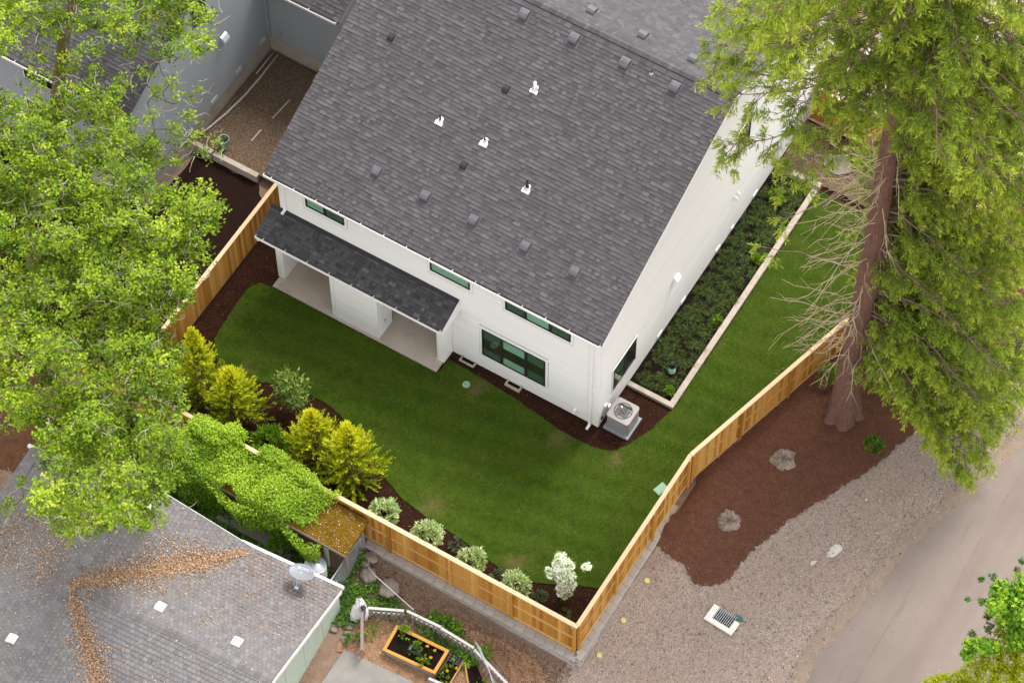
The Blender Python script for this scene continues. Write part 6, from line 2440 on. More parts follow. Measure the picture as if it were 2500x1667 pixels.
# white flowering tree
t_ = thing('flowering_tree', 'slender small tree covered in white blossom in the corner bed', 'tree', (2.3, -6.25, .02), None, False)
r_ = np.random.default_rng(77)
_ct = []
for z in np.linspace(.35, 2.85, 74):
    a = r_.uniform(0, 6.28)
    w = .46 * (1 - .45 * abs(z - 1.5) / 1.5) * (.55 + .45 * math.sin(z * 4.2 + .6) ** 2)
    _ct.append((w * math.cos(a) * r_.uniform(.3, 1) + .10 * math.sin(2.4 * z), w * math.sin(a) * r_.uniform(.3, 1), z))
_ct += [(.72, .35, 2.35), (.66, .30, 2.30), (-.42, -.25, 1.9)]
_ct = np.array(_ct)
_n = len(_ct) * 60
_cc = np.repeat(_ct, 60, 0)
_d = unit(r_.normal(size=(_n, 3)))
_p = _cc + _d * .085
link('blossom', leaf_mesh('blossom', 'blossom', _p, _d + r_.normal(size=(_n, 3)) * .6, r_.uniform(.07, .10, _n), r_.uniform(.06, .085, _n), .7 + r_.normal(size=_n) * .25, .15), t_)
_n = len(_ct) * 9
_cc = np.repeat(_ct, 9, 0)
_d = unit(r_.normal(size=(_n, 3)))
link('foliage', leaf_mesh('foliage', 'fresh_leaf', _cc + _d * .10, _d + np.array([0, 0, -.2]), r_.uniform(.09, .15, _n), r_.uniform(.04, .06, _n), .6 + r_.normal(size=_n) * .2), t_)
_T = Tubes()
_T.add([(0, 0, -.05), (.05, 0, 1.2), (0, .03, 2.8)], [.035, .025, .008], 6)
for q in _ct[::2]:
    _T.add([(.03, 0, max(.2, q[2] - .25)), tuple(q)], [.010, .005], 3)
_T.build('stems', 'bark_brown', t_)
# small bedding plants
for i, (x, y, s, mt, n, lb) in enumerate(((-1.75, -6.55, .26, 'dusty_leaf', 260, 'pale grey bedding plant between the second and third variegated shrubs'), (.08, -6.88, .26, 'dusty_leaf', 260, 'small grey green bedding plant left of the fourth variegated shrub'),
                                          (1.69, -6.80, .28, 'dusty_leaf', 380, 'blue green bedding plant below the white flowering tree'), (2.74, -6.85, .18, 'viburnum_leaf', 120, 'tiny sparse plant in the fence corner bed'),
                                          (-3.05, -6.35, .06, 'yellow_petal', 12, 'tiny orange flower at the lawn edge by the variegated shrubs'))):
    t_ = thing('bedding_plant', lb, 'plant', (x, y, yard_z(x, y)), 'small bedding plants', False)
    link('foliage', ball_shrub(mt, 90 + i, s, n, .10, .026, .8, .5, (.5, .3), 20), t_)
    stems(20 + i, s * .8, 3, s * .4, parent=t_)


# ------------------------------------------------------------------ grass-like tufts in the planter
def tuft(seed):
    r = np.random.default_rng(seed)
    n = 64
    a = r.uniform(0, 6.28, n)
    tl = r.uniform(.35, 1.1, n)
    d = np.stack([np.cos(a) * tl, np.sin(a) * tl, r.uniform(.5, 1.1, n)], 1)
    p = r.normal(size=(n, 3)) * .03
    p[:, 2] = 0
    ln = r.uniform(.20, .36, n)
    d = unit(d)
    s = unit(np.cross(d, np.array([0, 0, 1.0])))
    w = .0065
    m1 = p + d * (ln * .55)[:, None]
    e = p + d * ln[:, None] + np.stack([d[:, 0], d[:, 1], -np.ones(n)], 1) * (ln * .28)[:, None]
    v = np.stack([p - s * w, p + s * w, m1 + s * w, m1 - s * w, m1 - s * w, m1 + s * w, e + s * .002, e - s * .002], 1).reshape(-1, 3)
    t = np.repeat(np.clip(r.normal(.5, .2, n), 0, 1), 8) + np.tile([-.25, -.25, .05, .05, .05, .05, .3, .3], n)
    return mesh_np('blades', v, np.arange(8 * n).reshape(-1, 4), 'tuft_leaf', np.clip(t, 0, 1))


_tm = [tuft(i) for i in range(5)]
_r = random.Random(17)
for j in range(34):
    for i in range(5):
        x = .22 + i * .30 + _r.uniform(-.07, .07) + (.10 if j % 2 else -.02)
        y = 2.45 + j * .305 + _r.uniform(-.09, .09)
        if x > 1.62 or y > 12.7 or (abs(x - 1.08) < .2 and abs(y - 3.36) < .22) or _r.random() < .06:
            continue
        o = link('grass_tuft', _tm[_r.randrange(5)], None, (x, y, .035))
        s = _r.uniform(.55, .92)
        o.scale = (s, s, s)
        o.rotation_euler = (0, 0, _r.uniform(0, 6.28))
        tag(o, 'dark green grassy tuft in the planting bed beside the house', 'plant', 'grassy tufts in the planting bed')
for i, (x, y, lb) in enumerate(((1.45, 2.55, 'bright green leafy plant at the near corner of the planting bed'), (1.50, 6.0, 'bright green leafy plant by the kerb, middle of the planting bed'),
                                (1.45, 9.0, 'bright green leafy plant by the kerb, far half of the planting bed'), (.75, 11.7, 'bright green leafy plant at the far end of the planting bed'))):
    t_ = thing('leafy_plant', lb, 'plant', (x, y, .035), 'bright plants in the planting bed', False)
    link('foliage', ball_shrub('fresh_leaf', 120 + i, .18 if i < 3 else .34, 220 if i < 3 else 420, .09, .05, .9, .4, (.5, .3), 18), t_)
    stems(30 + i, .2, 4, .08, parent=t_)
for (x, y, s, mt, lb) in ((8.67, 4.25, .30, 'ivy_leaf', 'dark green fern in the mulch right of the big trunk'), (5.95, 5.9, .42, 'fresh_leaf', 'bright sapling by the cedar fence left of the big trunk'), (7.75, 6.6, .5, 'ivy_leaf', 'dark shrub hidden behind the big trunk')):
    t_ = thing('woodland_plant', lb, 'plant', (x, y, .05), None, False)
    link('foliage', ball_shrub(mt, int(x * 10), s, 420, .17, .05, .8, .5, (.5, .3), 26), t_)
    stems(int(y * 10), s, 4, s * .4, parent=t_)


# ------------------------------------------------------------------ vine over the shed, ivy on the ground
def vine():
    r = np.random.default_rng(41)
    V = thing('climbing_vine', 'bright green vine smothering the shed roof and spilling over the cedar fence', 'vine', (-8.5, -8.6, -.3))
    P = []
    N = 0
    def roof_z(x, y):
        return 1.42 + .15 * (y + 9.36)
    # mound on the roof
    n = 38000
    x = r.uniform(-11.6, -5.6, n)
    y = r.uniform(-9.75, -7.55, n)
    edge = -6.15 + .9 * (y + 8.6) + .30 * np.sin(3.3 * y)          # ragged right edge
    k = (x < edge + r.normal(size=n) * .18) & (y > -9.52 - .20 * np.sin(2.2 * x) - .12 * np.sin(5.1 * x + 1)) & (y < -7.68 + .16 * np.sin(1.6 * x + 1) + .12 * np.sin(4.3 * x))
    x, y = x[k], y[k]
    bump = .16 * np.sin(1.5 * x + .6) * np.sin(2.1 * y + 1) + .10 * np.sin(3.1 * x + 2.2 * y) + .07 * np.sin(6.3 * x - 3.7 * y)
    z = roof_z(x, y) + .22 + bump + r.normal(size=len(x)) * .085
    z += np.where(y > -7.95, .16, 0) - np.clip((-9.3 - y) * 2.2, 0, .5)
    P.append(np.stack([x, y, z], 1))
    # curtain hanging down the front
    n = 13000
    x = r.uniform(-11, -5.3, n)
    t = r.random(n) ** .8
    low = -.1 + .6 * (np.sin(2.1 * x) + np.sin(3.7 * x + 1)) * .35
    k = (x < -7.4) | (r.random(n) < .85)
    z = 1.5 - t * (1.5 - low)
    y = -9.40 - .20 * np.sin(2.2 * x + 1.5 * z) - r.random(n) * .30
    hole = (np.abs(x + 9.0) < .45) & (z < .75) | (np.abs(x + 7.9) < .5) & (z < .5)
    k &= ~hole
    P.append(np.stack([x, y, z], 1)[k])
    # big bush at the left end and along the fence
    for (cx, cy, cz, a, b, c, n) in ((-11.6, -8.7, 1.2, .9, .7, .9, 3800), (-12.6, -8.9, .9, .8, .7, .8, 2600), (-10.8, -8.0, 2.1, .8, .4, .35, 1700), (-10.0, -7.6, 2.1, .5, .3, .3, 900), (-8.3, -7.65, 2.05, .7, .3, .28, 1200), (-7.5, -7.65, 1.95, .4, .25, .25, 500)):
        u = unit(r.normal(size=(n, 3))) * (r.random((n, 1)) ** .35)
        P.append(np.array([cx, cy, cz]) + u * np.array([a, b, c]))
    p = np.concatenate(P)
    n = len(p)
    d = r.normal(size=(n, 3))
    d[:, 2] *= .35
    up = np.array([.1, -.2, 1.0]) + r.normal(size=(n, 3)) * .45
    t = .52 + .20 * np.sin(1.3 * p[:, 0] + .5) * np.sin(1.9 * p[:, 1]) + r.normal(size=n) * .20 + np.clip((p[:, 2] - 1.4) * .25, -.45, .2)
    link('foliage', leaf_mesh('foliage', 'vine_leaf', p, d, r.uniform(.055, .095, n), r.uniform(.045, .07, n), t, .08, up), V)
    tb = Tubes()
    for i in range(50):
        s = np.array([r.uniform(-11, -6.5), -9.2, -.3])
        e = s + np.array([r.uniform(-.6, .6), r.uniform(.3, 1.4), 1.9])
        tb.add([s, (s + e) / 2 + r.normal(size=3) * .15, e], [.018, .014, .008], 4)
    tb.build('stems', 'bark_limb', V)


vine()


def ground_cover(name, label, polys, mat, dens, seed, hgt=.22, ll=.09, zf=None, cat='ivy'):
    r = np.random.default_rng(seed)
    P = []
    for poly, h in polys:
        q = np.array(poly)
        lo, hi = q.min(0), q.max(0)
        n = int(dens * np.prod(hi - lo))
        g = np.stack([r.uniform(lo[0], hi[0], n), r.uniform(lo[1], hi[1], n)], 1)
        g = g + r.normal(size=g.shape) * .0
        k = inside(poly, g)
        g = g[k]
        b = .5 + .5 * np.sin(2.3 * g[:, 0] + 1.1) * np.sin(2.9 * g[:, 1])
        z = np.array([ground_z(a, c) for a, c in g]) + r.random(len(g)) * h * (.35 + .65 * b) + .02
        g2 = g + r.normal(size=g.shape) * .06
        P.append(np.column_stack([g2, z]))
    p = np.concatenate(P)
    n = len(p)
    d = r.normal(size=(n, 3))
    d[:, 2] *= .3
    up = np.array([0, -.1, 1.0]) + r.normal(size=(n, 3)) * .4
    hz = r.random(n)
    o = link(name, leaf_mesh(name, mat, p, d, ll * r.uniform(.7, 1.3, n), ll * .75 * r.uniform(.7, 1.3, n), .45 + .18 * np.sin(3 * p[:, 0] + 2 * p[:, 1]) + r.normal(size=n) * .24, .08, up))
    return tag(o, label, cat, kind='stuff')


ground_cover('ivy', 'dark green ivy covering the ground between the old house and the shed', [
    ([(-13.4, -10.95), (-12.5, -8.3), (-10.5, -9.3), (-7, -9.4), (-4.7, -9.3), (-4.5, -10.6), (-7.2, -10.95)], .4),
    ([(-4.55, -8.25), (-4.2, -8.3), (-4.3, -9.4), (-3.4, -9.0), (-2.7, -9.1), (-1.95, -9.25), (-1.9, -9.45), (-2.1, -9.6), (-3.1, -10.1), (-3.6, -10.9), (-4.5, -11.4), (-4.6, -9.2)], .28),
    ([(-1.7, -9.5), (-1.2, -8.95), (-.5, -8.9), (.3, -9.15), (1.2, -9.35), (1.0, -9.75), (.2, -9.8), (-1.0, -9.75)], .3),
    ([(-16, -8.1), (-12.4, -8.1), (-12.4, -9.2), (-14.6, -10.6), (-16.5, -10.2)], .45)], 'ivy_leaf', 620, 44)
ground_cover('weeds', 'bright weeds growing beyond the old picket fence', [
    ([(-1.3, -8.95), (-.7, -8.75), (-.15, -8.9), (.1, -9.2), (-.6, -9.3), (-1.2, -9.2)], .35), ([(.6, -9.2), (1.1, -9.0), (1.3, -9.4), (.9, -9.5)], .3),
    ([(.15, -9.75), (.45, -9.6), (.8, -9.75), (.7, -10.1), (.2, -9.9)], .25)], 'fresh_leaf', 420, 45, .3, .12, cat='weeds')
# garden plants
for i, (x, y, s, n, lb) in enumerate(((-1.62, -10.12, .24, 120, 'leafy green vegetable at the far corner of the raised bed'), (-.98, -10.28, .18, 60, 'thin seedling in the middle of the raised bed'), (-1.02, -10.52, .18, 90, 'grey green herb in the middle of the raised bed'),
                                      (-.55, -10.70, .20, 90, 'dark green plant at the near end of the raised bed'), (-2.65, -10.55, .22, 70, 'small weed on the bark chips by the garden gate'), (-3.05, -11.15, .25, 130, 'dark weed beside the edging stones'),
                                      (.28, -10.35, .15, 50, 'pale seedling in the small soil bed'), (.32, -10.75, .16, 50, 'seedling at the near end of the small soil bed'), (1.6, -10.35, .2, 60, 'leafy seedling in the narrow soil bed'), (2.1, -10.9, .2, 40, 'last seedling in the narrow soil bed'))):
    t_ = thing('garden_plant', lb, 'plant', (x, y, -.42 if -2 < x < .1 and y < -10 else gz(x, y)), None, False)
    link('foliage', ball_shrub('dusty_leaf' if i == 2 else ('ivy_leaf' if i in (3, 5) else 'fresh_leaf'), 140 + i, s, n, .12, .07, .9, .4, (.5, .3), 14), t_)
    stems(50 + i, s, 3, s * .4, parent=t_)
for i, (x, y, z, lb) in enumerate(((-.72, -10.12, -.27, 'yellow flower nearest the seedlings in the raised bed'), (-.42, -10.12, -.27, 'yellow flower by the right rim of the raised bed'), (-.40, -10.42, -.27, 'yellow flower by the lower right rim of the raised bed'), (-.62, -10.62, -.27, 'yellow flower left of the dark plant in the raised bed'),
                                   (-.50, -10.58, -.24, 'yellow flower above the dark plant in the raised bed'), (.52, -10.25, -.40, 'orange flower on the right edge of the small soil bed'), (.30, -10.50, -.40, 'yellow flower in the middle of the small soil bed'))):
    t_ = thing('flower', lb, 'flower', (x, y, z - .14), 'yellow flowers in the garden beds', False)
    r_ = np.random.default_rng(i)
    d_ = unit(np.abs(r_.normal(size=(40, 3))) * np.array([1, 1, .8]) * np.where(r_.random((40, 3)) < .5, -1, 1) * np.array([1, 1, 0]) + np.array([0, 0, .5]))
    link('petals', leaf_mesh('petals', 'yellow_petal', np.tile(np.array([0, 0, .14]), (40, 1)), d_, .065, .04, r_.random(40)), t_)
    m = MB()
    m.tube([(0, 0, -.02), (0, 0, .14)], .008, 4)
    m.build('stem', 'ivy_leaf', t_)


# ------------------------------------------------------------------ maple and golden hedge at the lower right
def leaf_star(pos, s, tint, r):
    """five-lobed leaves as fans of narrow diamonds"""
    n = len(pos)
    up = unit(np.array([0, 0, 1.0]) + r.normal(size=(n, 3)) * .35)
    x = unit(np.cross(up, r.normal(size=(n, 3))))
    y = np.cross(up, x)
    P, D, L, Wd, T = [], [], [], [], []
    for a, l in ((0, 1), (.85, .85), (-.85, .85), (1.7, .6), (-1.7, .6)):
        P.append(pos)
        D.append(x * math.cos(a) + y * math.sin(a))
        L.append(s * l)
        Wd.append(s * l * .5)
        T.append(tint)
    return np.concatenate(P), np.concatenate(D), np.concatenate(L), np.concatenate(Wd), np.concatenate(T)


MP = thing('maple_tree', 'bright green maple leaning over the road at the lower right', 'tree', (19.0, -5.8, -.3))


def maple():
    r = np.random.default_rng(55)
    base = np.array([19.0, -5.8, -.3])
    tb = Tubes()
    top = np.array([18.6, -5.6, 4.2])
    tb.add([base, base + np.array([-.1, .2, 1.8]), top], [.2, .16, .13], 10)
    C = []
    CL = [(15.53, -1.11, 5.20, 0.34, 0.00), (16.07, -1.10, 5.00, 0.38, 0.00), (15.60, -1.72, 5.30, 0.26, 0.00), (16.05, -0.54, 5.20, 0.34, 0.00), (16.09, -1.62, 4.60, 0.30, 0.00),
          (16.58, -1.46, 4.70, 0.42, 0.00), (16.70, -1.90, 4.40, 0.36, 0.00), (15.75, -2.84, 4.60, 0.22, 0.00), (15.41, -2.99, 4.50, 0.20, 0.00), (15.46, -3.19, 4.30, 0.18, 0.00),
          (16.02, -2.49, 4.10, 0.26, 0.00), (14.68, -0.70, 4.60, 0.12, 1.00), (15.01, -0.47, 4.60, 0.12, 1.00), (14.65, -1.47, 4.40, 0.09, 1.00), (15.10, -1.33, 4.40, 0.12, 1.00),
          (15.42, -1.62, 4.20, 0.13, 1.00), (15.62, -1.82, 4.00, 0.16, 1.00), (16.00, -1.84, 4.00, 0.16, 1.00), (15.29, -2.30, 3.90, 0.12, 1.00), (15.48, 0.28, 4.40, 0.10, 1.00),
          (15.53, 0.60, 4.50, 0.08, 1.00), (15.79, -0.05, 4.40, 0.12, 1.00), (16.71, -1.22, 5.00, 0.50, 0.00), (16.55, -0.29, 5.00, 0.50, 0.00)]
    hub = (np.array(CL[-1][:3]) + np.array(CL[-2][:3])) / 2 - np.array([0, 0, .4])
    tb.add([top, (top + hub) / 2 + np.array([0, 0, .2]), hub], [.12, .08, .05], 6)
    main = np.array([c[:3] for c in CL if not c[4]])
    for c in CL:
        q = np.array(c[:3])
        s0 = hub
        if c[4]:
            s0 = main[np.argmin(np.linalg.norm(main - q, axis=1))]
        tb.add([s0, (s0 + q) / 2 - np.array([0, 0, .15]) + r.normal(size=3) * .06, q - np.array([0, 0, .1])], [.014, .010, .004], 4)
    A, Bd = [], []
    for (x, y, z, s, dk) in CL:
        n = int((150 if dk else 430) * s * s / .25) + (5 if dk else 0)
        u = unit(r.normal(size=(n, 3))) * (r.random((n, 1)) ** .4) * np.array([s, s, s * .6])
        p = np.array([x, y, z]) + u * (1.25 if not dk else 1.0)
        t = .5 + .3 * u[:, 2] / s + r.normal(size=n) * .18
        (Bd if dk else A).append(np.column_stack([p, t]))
    for nm, mt, Q in (('crown', 'maple_leaf', A), ('dark_crown', 'maple_leaf_dark', Bd)):  # main leaf clusters and the smaller, darker-leaved drooping ones
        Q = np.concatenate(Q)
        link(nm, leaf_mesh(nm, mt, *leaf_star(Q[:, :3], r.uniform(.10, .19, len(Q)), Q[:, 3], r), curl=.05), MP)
    tb.build('limbs', 'bark_brown', MP)


maple()
GHD = thing('golden_conifer', 'golden conifer crown cut by the lower right corner', 'conifer', (15.3, -10.6, -.4))


def hedge():
    r = np.random.default_rng(66)
    B, D, L, T0, T1 = [], [], [], [], []
    tb = Tubes()
    base = np.array([15.3, -10.6, -.4])
    tb.add([base, base + np.array([0, 0, 4.5])], [.15, .04], 8)
    HL = [(16.50, -1.92, 3.90, 0.26), (16.79, -1.68, 4.10, 0.28), (16.14, -1.88, 4.20, 0.16), (16.62, -1.69, 4.30, 0.16), (16.15, -2.58, 3.50, 0.28),
          (15.77, -2.67, 3.40, 0.22), (16.60, -2.31, 3.50, 0.32), (17.07, -2.08, 3.60, 0.34), (15.74, -3.12, 3.10, 0.24), (16.26, -2.98, 3.10, 0.32),
          (16.75, -2.77, 3.10, 0.36), (17.32, -2.47, 3.20, 0.36), (15.09, -3.77, 2.70, 0.22), (14.77, -3.98, 2.60, 0.18), (15.48, -3.54, 2.80, 0.24),
          (15.91, -3.60, 2.60, 0.40), (16.77, -3.30, 2.70, 0.40), (17.64, -3.00, 2.80, 0.50)]
    for (x, y, z, s) in HL:
        c = np.array([x, y, z])
        tb.add([c - np.array([-.15, .1, .5]), c - np.array([-.05, .05, .2]), c], [.02, .015, .006], 4)
        for i in range(int(420 * s * s / .16)):
            u = unit(r.normal(size=(1, 3)))[0]
            u[2] = abs(u[2]) * .9 - .1
            p = c + u * s * r.uniform(.5, 1)
            w = u * .7 + np.array([0, 0, .35]) + r.normal(size=3) * .3
            B.append(p)
            D.append(w / np.linalg.norm(w))
            L.append(r.uniform(.12, .24))
            g = .44 + .18 * u[2]
            T0.append(g)
            T1.append(g + .30)
    B, D, L, T0, T1 = map(np.array, (B, D, L, T0, T1))
    P = twig_leaves(B, D, L, 8, .6, .10, .026, T0, T1, 0, .15)
    link('crown', leaf_mesh('crown', 'golden_leaf', *P, curl=.06), GHD)
    tb.build('limbs', 'bark_brown', GHD)['kind'] = 'stuff'


hedge()
# bright shrub glimpsed past the conifer trunk, by the drive
t_ = thing('shrub', 'yellow green shrub glimpsed past the conifer trunk by the drive', 'shrub', (5.4, 17.6, .05), None, False)
link('foliage', ball_shrub('vine_leaf', 171, 1.1, 2600, .12, .08, .9, .3, (.75, .25), 60), t_)
stems(91, .9, 6, .4, parent=t_)
t_ = thing('shrub', 'white flowering shrub glimpsed through the conifer top by the drive', 'shrub', (1.9, 21.5, .05), None, False)
link('foliage', ball_shrub('fresh_leaf', 172, .9, 1500, .13, .08, .9, .3, (.6, .3), 60), t_)
link('blossom', ball_shrub('blossom', 173, .95, 500, .12, .10, .9, .3, (.8, .1), 24), t_)
stems(92, .9, 6, .4, parent=t_)

# ------------------------------------------------------------------ fallen leaves on the old roof


def litter():
    r = np.random.default_rng(81)
    P, Z = [], []

    def drop(u, v, n, su, sv):
        for _ in range(n):
            sp = 2.4 if r.random() < .22 else 1.0
            a, b = u + r.normal() * su * sp, v + r.normal() * sv * sp
            # height of the roof at (a, b)
            zb = OR_ - OP * abs(a - OB)
            zA = OR_ - OP * abs(b + OHALF)
            z = max(zb, zA if a > OB else -9)
            if b > .05:
                continue
            q = op(a, b, z + .03 + abs(r.normal()) * .035)
            P.append(tuple(q))
    # two valleys
    for t in np.linspace(.02, .95, 110):
        w = (.06 + .34 * math.sin(math.pi * min(1, t * 1.1)) ** .8) * r.uniform(.6, 1.3)
        u = OB + OHALF * t
        drop(u, -OHALF + OHALF * t, int(70 * (w / .3 + .25)), w * .5, w * .62)
        drop(u, -OHALF - OHALF * t, int(44 * (w / .3 + .25)), w * .45, w * .5)
    for (u, v, n, s) in ((OB - 1.4, -1.2, 700, .6), (OB - 2.4, -2.0, 900, .6), (OB - 3.2, -3.2, 600, .5), (OB - 1.5, -3.4, 520, .45), (OB - 1.2, -4.4, 260, .30), (OB - 2.6, -4.2, 320, .40), (OB + 2.0, -1.3, 160, .35), (OB + 1.5, -1.9, 120, .3),
                         (OB + 3.2, -1.6, 150, .40), (OB + 4.6, -3.3, 90, .25), (OB + 2.4, -3.3, 120, .25), (OB - .6, -9.5, 140, .25), (OB + .9, -6.2, 50, .12), (OB + 2.1, -5.9, 60, .16)):
        drop(u, v, n, s, s)
    for _ in range(1800):
        drop(r.uniform(OB - 4, -.3), r.uniform(-9, -.1), 1, .02, .02)
    p = np.array(P)
    n = len(p)
    d = r.normal(size=(n, 3))
    d[:, 2] *= .35
    o = link('fallen_leaves', leaf_mesh('fallen_leaves', 'litter_leaf', p, d, r.uniform(.04, .09, n), r.uniform(.025, .045, n), .55 + r.normal(size=n) * .25, .2, np.array([0, 0, 1.0]) + r.normal(size=(n, 3)) * .5))
    tag(o, 'brown fallen leaves lying in the valleys of the old roof', 'leaves', kind='stuff')
    # needles caught along the courses near the eave
    n = 7000
    u = r.uniform(-4.6, -.05, n)
    j = r.integers(0, 21, n)
    keep = r.random(n) < (1 - j / 26) * (.35 + .65 * (u / -3.6 < .9))
    u, j = u[keep], j[keep]
    n = len(u)
    v = -(j * .160 / math.hypot(1, OP)) + .045 + r.normal(size=n) * .012
    p = np.array([tuple(op(a, b, OZ - OP * b + .022)) for a, b in zip(u, v)])
    d = np.tile(np.array([OU.x, OU.y, 0]), (n, 1)) + r.normal(size=(n, 3)) * .25
    o = link('needle_debris', leaf_mesh('needle_debris', 'needle_litter', p, d, r.uniform(.05, .13, n), r.uniform(.015, .03, n), r.random(n), .05, np.array([0, 0, 1.0]) + r.normal(size=(n, 3)) * .2))
    tag(o, 'rusty needle debris caught between the old shingle courses', 'debris', kind='stuff')
    # twigs and leaves on the mossy shed roof
    n = 300
    x, y = r.uniform(-6.9, -4.45, n), r.uniform(-9.3, -8.0, n)
    p = np.stack([x, y, 1.42 + .15 * (y + 9.36)], 1)
    d = r.normal(size=(n, 3)) * np.array([1, 1, .1])
    o = link('fallen_leaves', leaf_mesh('fallen_leaves', 'litter_leaf', p, d, r.uniform(.04, .11, n), r.uniform(.015, .035, n), .5 + r.normal(size=n) * .25, .15, np.array([0, 0, 1.0]) + r.normal(size=(n, 3)) * .4))
    tag(o, 'pale fallen leaves scattered on the mossy shed roof', 'leaves', kind='stuff')


litter()


# ------------------------------------------------------------------ chips, grass blades
def chips(name, label, poly, zf, n, mat, seed, ll=(.04, .11), lw=(.012, .03), band=None):
    r = np.random.default_rng(seed)
    q = np.array(poly)
    lo, hi = q.min(0), q.max(0)
    g = np.stack([r.uniform(lo[0], hi[0], n), r.uniform(lo[1], hi[1], n)], 1)
    g = g[inside(poly, g)]
    if band is not None:
        g = g[~inside(band, g)]
    p = np.column_stack([g, [zf(a, b) + .02 for a, b in g]])
    m = len(p)
    d = r.normal(size=(m, 3)) * np.array([1, 1, .25])
    o = link(name, leaf_mesh(name, mat, p, d, r.uniform(*ll, m), r.uniform(*lw, m), .35 + r.normal(size=m) * .3, .15, np.array([0, 0, 1.0]) + r.normal(size=(m, 3)) * .4))
    return tag(o, label, 'chips', kind='stuff')


chips('mulch_chips', 'loose shredded bark lying on the red mulch round the big trunk', MULCH_R, lambda x, y: ground_z(x, y) + .01, 9000, 'chip_leaf', 1, (.04, .12), (.008, .02))
chips('mulch_chips', 'loose dark bark on the beds round the lawn', [(-14.4, -7.7), (3.65, -7.7), (3.65, .0), (1.8, 2.0), (0, 2.0), (0, 0), (-5.9, 0), (-5.9, -1.2), (-13, -1.2), (-13, 0), (-14.4, 0)], yard_z, 16000, 'chip_leaf', 2, (.03, .09), (.01, .022), LAWN)
chips('bark_chips', 'pale bark chips round the raised garden bed', [(-3.4, -10.2), (-1.9, -9.75), (-.5, -9.7), (.9, -9.75), (2.6, -10.3), (3.4, -11.2), (3.6, -13.5), (-1.2, -13.5), (-1.3, -11.6), (-3.3, -11.7)], ground_z, 7000, 'litter_leaf', 3, (.04, .10), (.015, .035))

chips('bark_chips', 'scattered chips and leaf bits on the bare earth below the block wall', [(-4.2, -8.3), (3.9, -8.25), (4.0, -13), (2.8, -11), (1.4, -9.3), (-1.8, -9.2), (-3.6, -9.2)], ground_z, 9000, 'litter_leaf', 4, (.03, .09), (.012, .03))
chips('bark_chips', 'dark crumbs of soil and bark on the bare earth below the block wall', [(-4.2, -8.3), (3.9, -8.25), (4.0, -13), (2.8, -11), (1.4, -9.3), (-1.8, -9.2), (-3.6, -9.2)], ground_z, 9000, 'chip_leaf', 5, (.03, .09), (.015, .035))
chips('bark_chips', 'twigs and bark crumbs strewn on the gravel near the red mulch', [(4.3, -12), (10.2, -12), (10.4, -3), (11.4, 2), (12, 5), (8.6, 3), (7, -1), (6.4, -3.4), (4.4, -3.2)], ground_z, 2600, 'chip_leaf', 6, (.03, .12), (.008, .02))


def grass():
    r = np.random.default_rng(91)
    q = np.array(LAWN)
    lo, hi = q.min(0), q.max(0)
    n = 330000
    g = np.stack([r.uniform(lo[0], hi[0], n), r.uniform(lo[1], hi[1], n)], 1)
    g = g[inside(LAWN, g)]
    # extra blades along the cut edge
    e = np.array(rough_edge(LAWN, .02, .012, 7))
    e = e + r.normal(size=e.shape) * .02
    g = np.concatenate([g, e])
    n = len(g)
    z = np.clip(-.04 * g[:, 0], 0, .22) + .028
    d = np.column_stack([r.normal(size=(n, 2)) * .75, np.ones(n)])
    d = unit(d)
    ln = r.uniform(.03, .065, n)
    s = unit(np.cross(d, r.normal(size=(n, 3)))) * .0055
    p = np.column_stack([g, z])
    v = np.stack([p - s, p + s, p + d * ln[:, None]], 1).reshape(-1, 3)
    nn = np.sin(.9 * g[:, 0] + .3 * g[:, 1]) * np.sin(1.1 * g[:, 1]) * .10
    # tussocks: blades of one patch share a shade
    ix, iy = np.floor(g[:, 0] / .11 + np.sin(g[:, 1] * 7) * .4).astype(int), np.floor(g[:, 1] / .11 + np.sin(g[:, 0] * 6) * .4).astype(int)
    hsh = np.random.default_rng(3).normal(size=(400, 400))
    hs2 = np.random.default_rng(4).normal(size=(400, 400))
    pt = hsh[ix % 400, iy % 400] * .17 + hs2[(ix // 4) % 400, (iy // 4) % 400] * .10
    t = np.repeat(np.clip(.45 + nn + pt + r.normal(size=n) * .16, 0, 1), 3)
    o = link('grass', mesh_np('grass', v, np.arange(3 * n).reshape(-1, 3), 'grass_blade', t))
    tag(o, 'short mown green grass blades of the lawn', 'grass', kind='stuff')


grass()


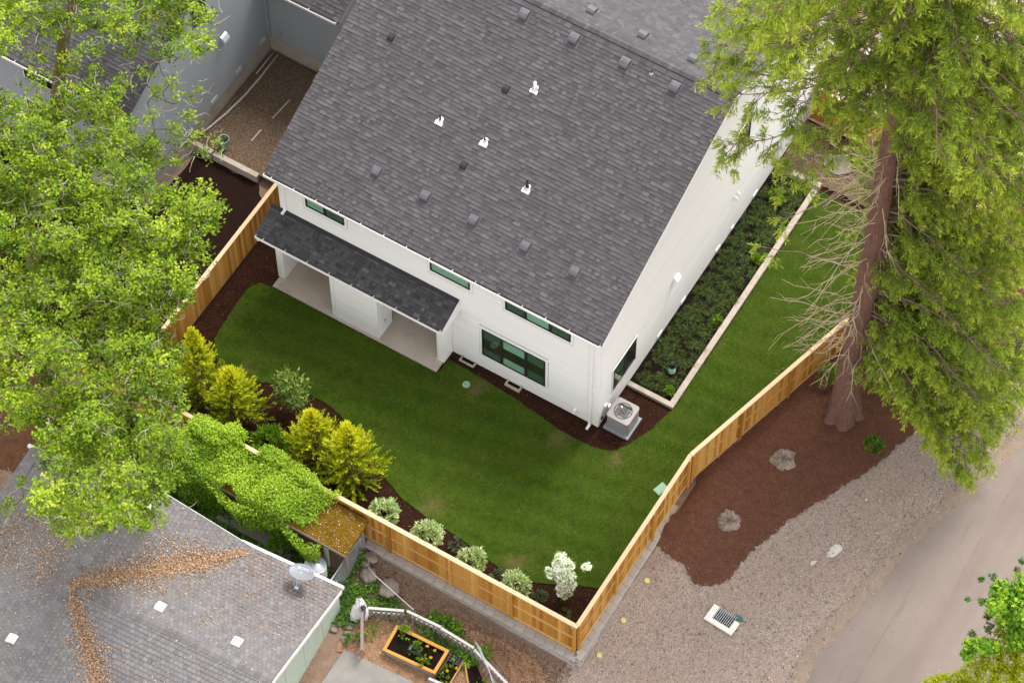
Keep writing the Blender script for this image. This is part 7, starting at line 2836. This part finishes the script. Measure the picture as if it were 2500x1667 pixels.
def stones():
    """loose stones on the gravel and along the soft edge of the road"""
    r = np.random.default_rng(95)
    n = 15000
    g = np.stack([r.uniform(4.2, 12.8, n), r.uniform(-12, 9, n)], 1)
    ex = np.interp(g[:, 1], [-12, -5, -3.5, -1.39, 1.37, 3.86, 6.31, 9], [10.4, 10.5, 10.42, 10.85, 11.21, 11.91, 12.5, 13.3])
    over = g[:, 0] - ex
    g = g[((over < 0) & (r.random(n) < .55)) | ((over > 0) & (over < .9) & (r.random(n) < .5 * np.exp(-over / .22)))]
    e = np.array(rough_edge(MULCH_R, .035, .05, 8))
    e = e[(e[:, 0] > 4.3) & (e[:, 1] < 9)]
    e = e + r.normal(size=e.shape) * .05
    ey = r.uniform(-12, 9, 2600)
    ed = np.stack([np.interp(ey, [-12, -5, -3.5, -1.39, 1.37, 3.86, 6.31, 9], [10.4, 10.5, 10.42, 10.85, 11.21, 11.91, 12.5, 13.3]) + r.normal(size=2600) * .13, ey], 1)
    g = np.concatenate([g[~inside(MULCH_R, g)], e, ed])
    n = len(g)
    z = np.array([ground_z(a, b) for a, b in g]) + .012
    s = r.uniform(.011, .030, n) * (1 + (r.random(n) < .03) * 1.2)
    o8 = np.array([(1, 0, 0), (-1, 0, 0), (0, 1, 0), (0, -1, 0), (0, 0, .7), (0, 0, -.7)], float)
    jit = o8[None] * (s[:, None, None] * r.uniform(.7, 1.35, (n, 6, 1)))
    a = r.uniform(0, 6.28, n)
    c_, s_ = np.cos(a)[:, None], np.sin(a)[:, None]
    v = np.stack([jit[..., 0] * c_ - jit[..., 1] * s_, jit[..., 0] * s_ + jit[..., 1] * c_, jit[..., 2]], -1) + np.column_stack([g, z])[:, None]
    f8 = np.array([(0, 2, 4), (2, 1, 4), (1, 3, 4), (3, 0, 4), (2, 0, 5), (1, 2, 5), (3, 1, 5), (0, 3, 5)])
    f = (np.arange(n)[:, None, None] * 6 + f8[None]).reshape(-1, 3)
    t = np.repeat(np.clip(.45 + r.normal(size=n) * .28, 0, 1), 6)
    tag(link('loose_stones', mesh_np('loose_stones', v.reshape(-1, 3), f, 'stone', t)), 'loose stones scattered over the gravel and the road edge', 'stones', kind='stuff')


stones()
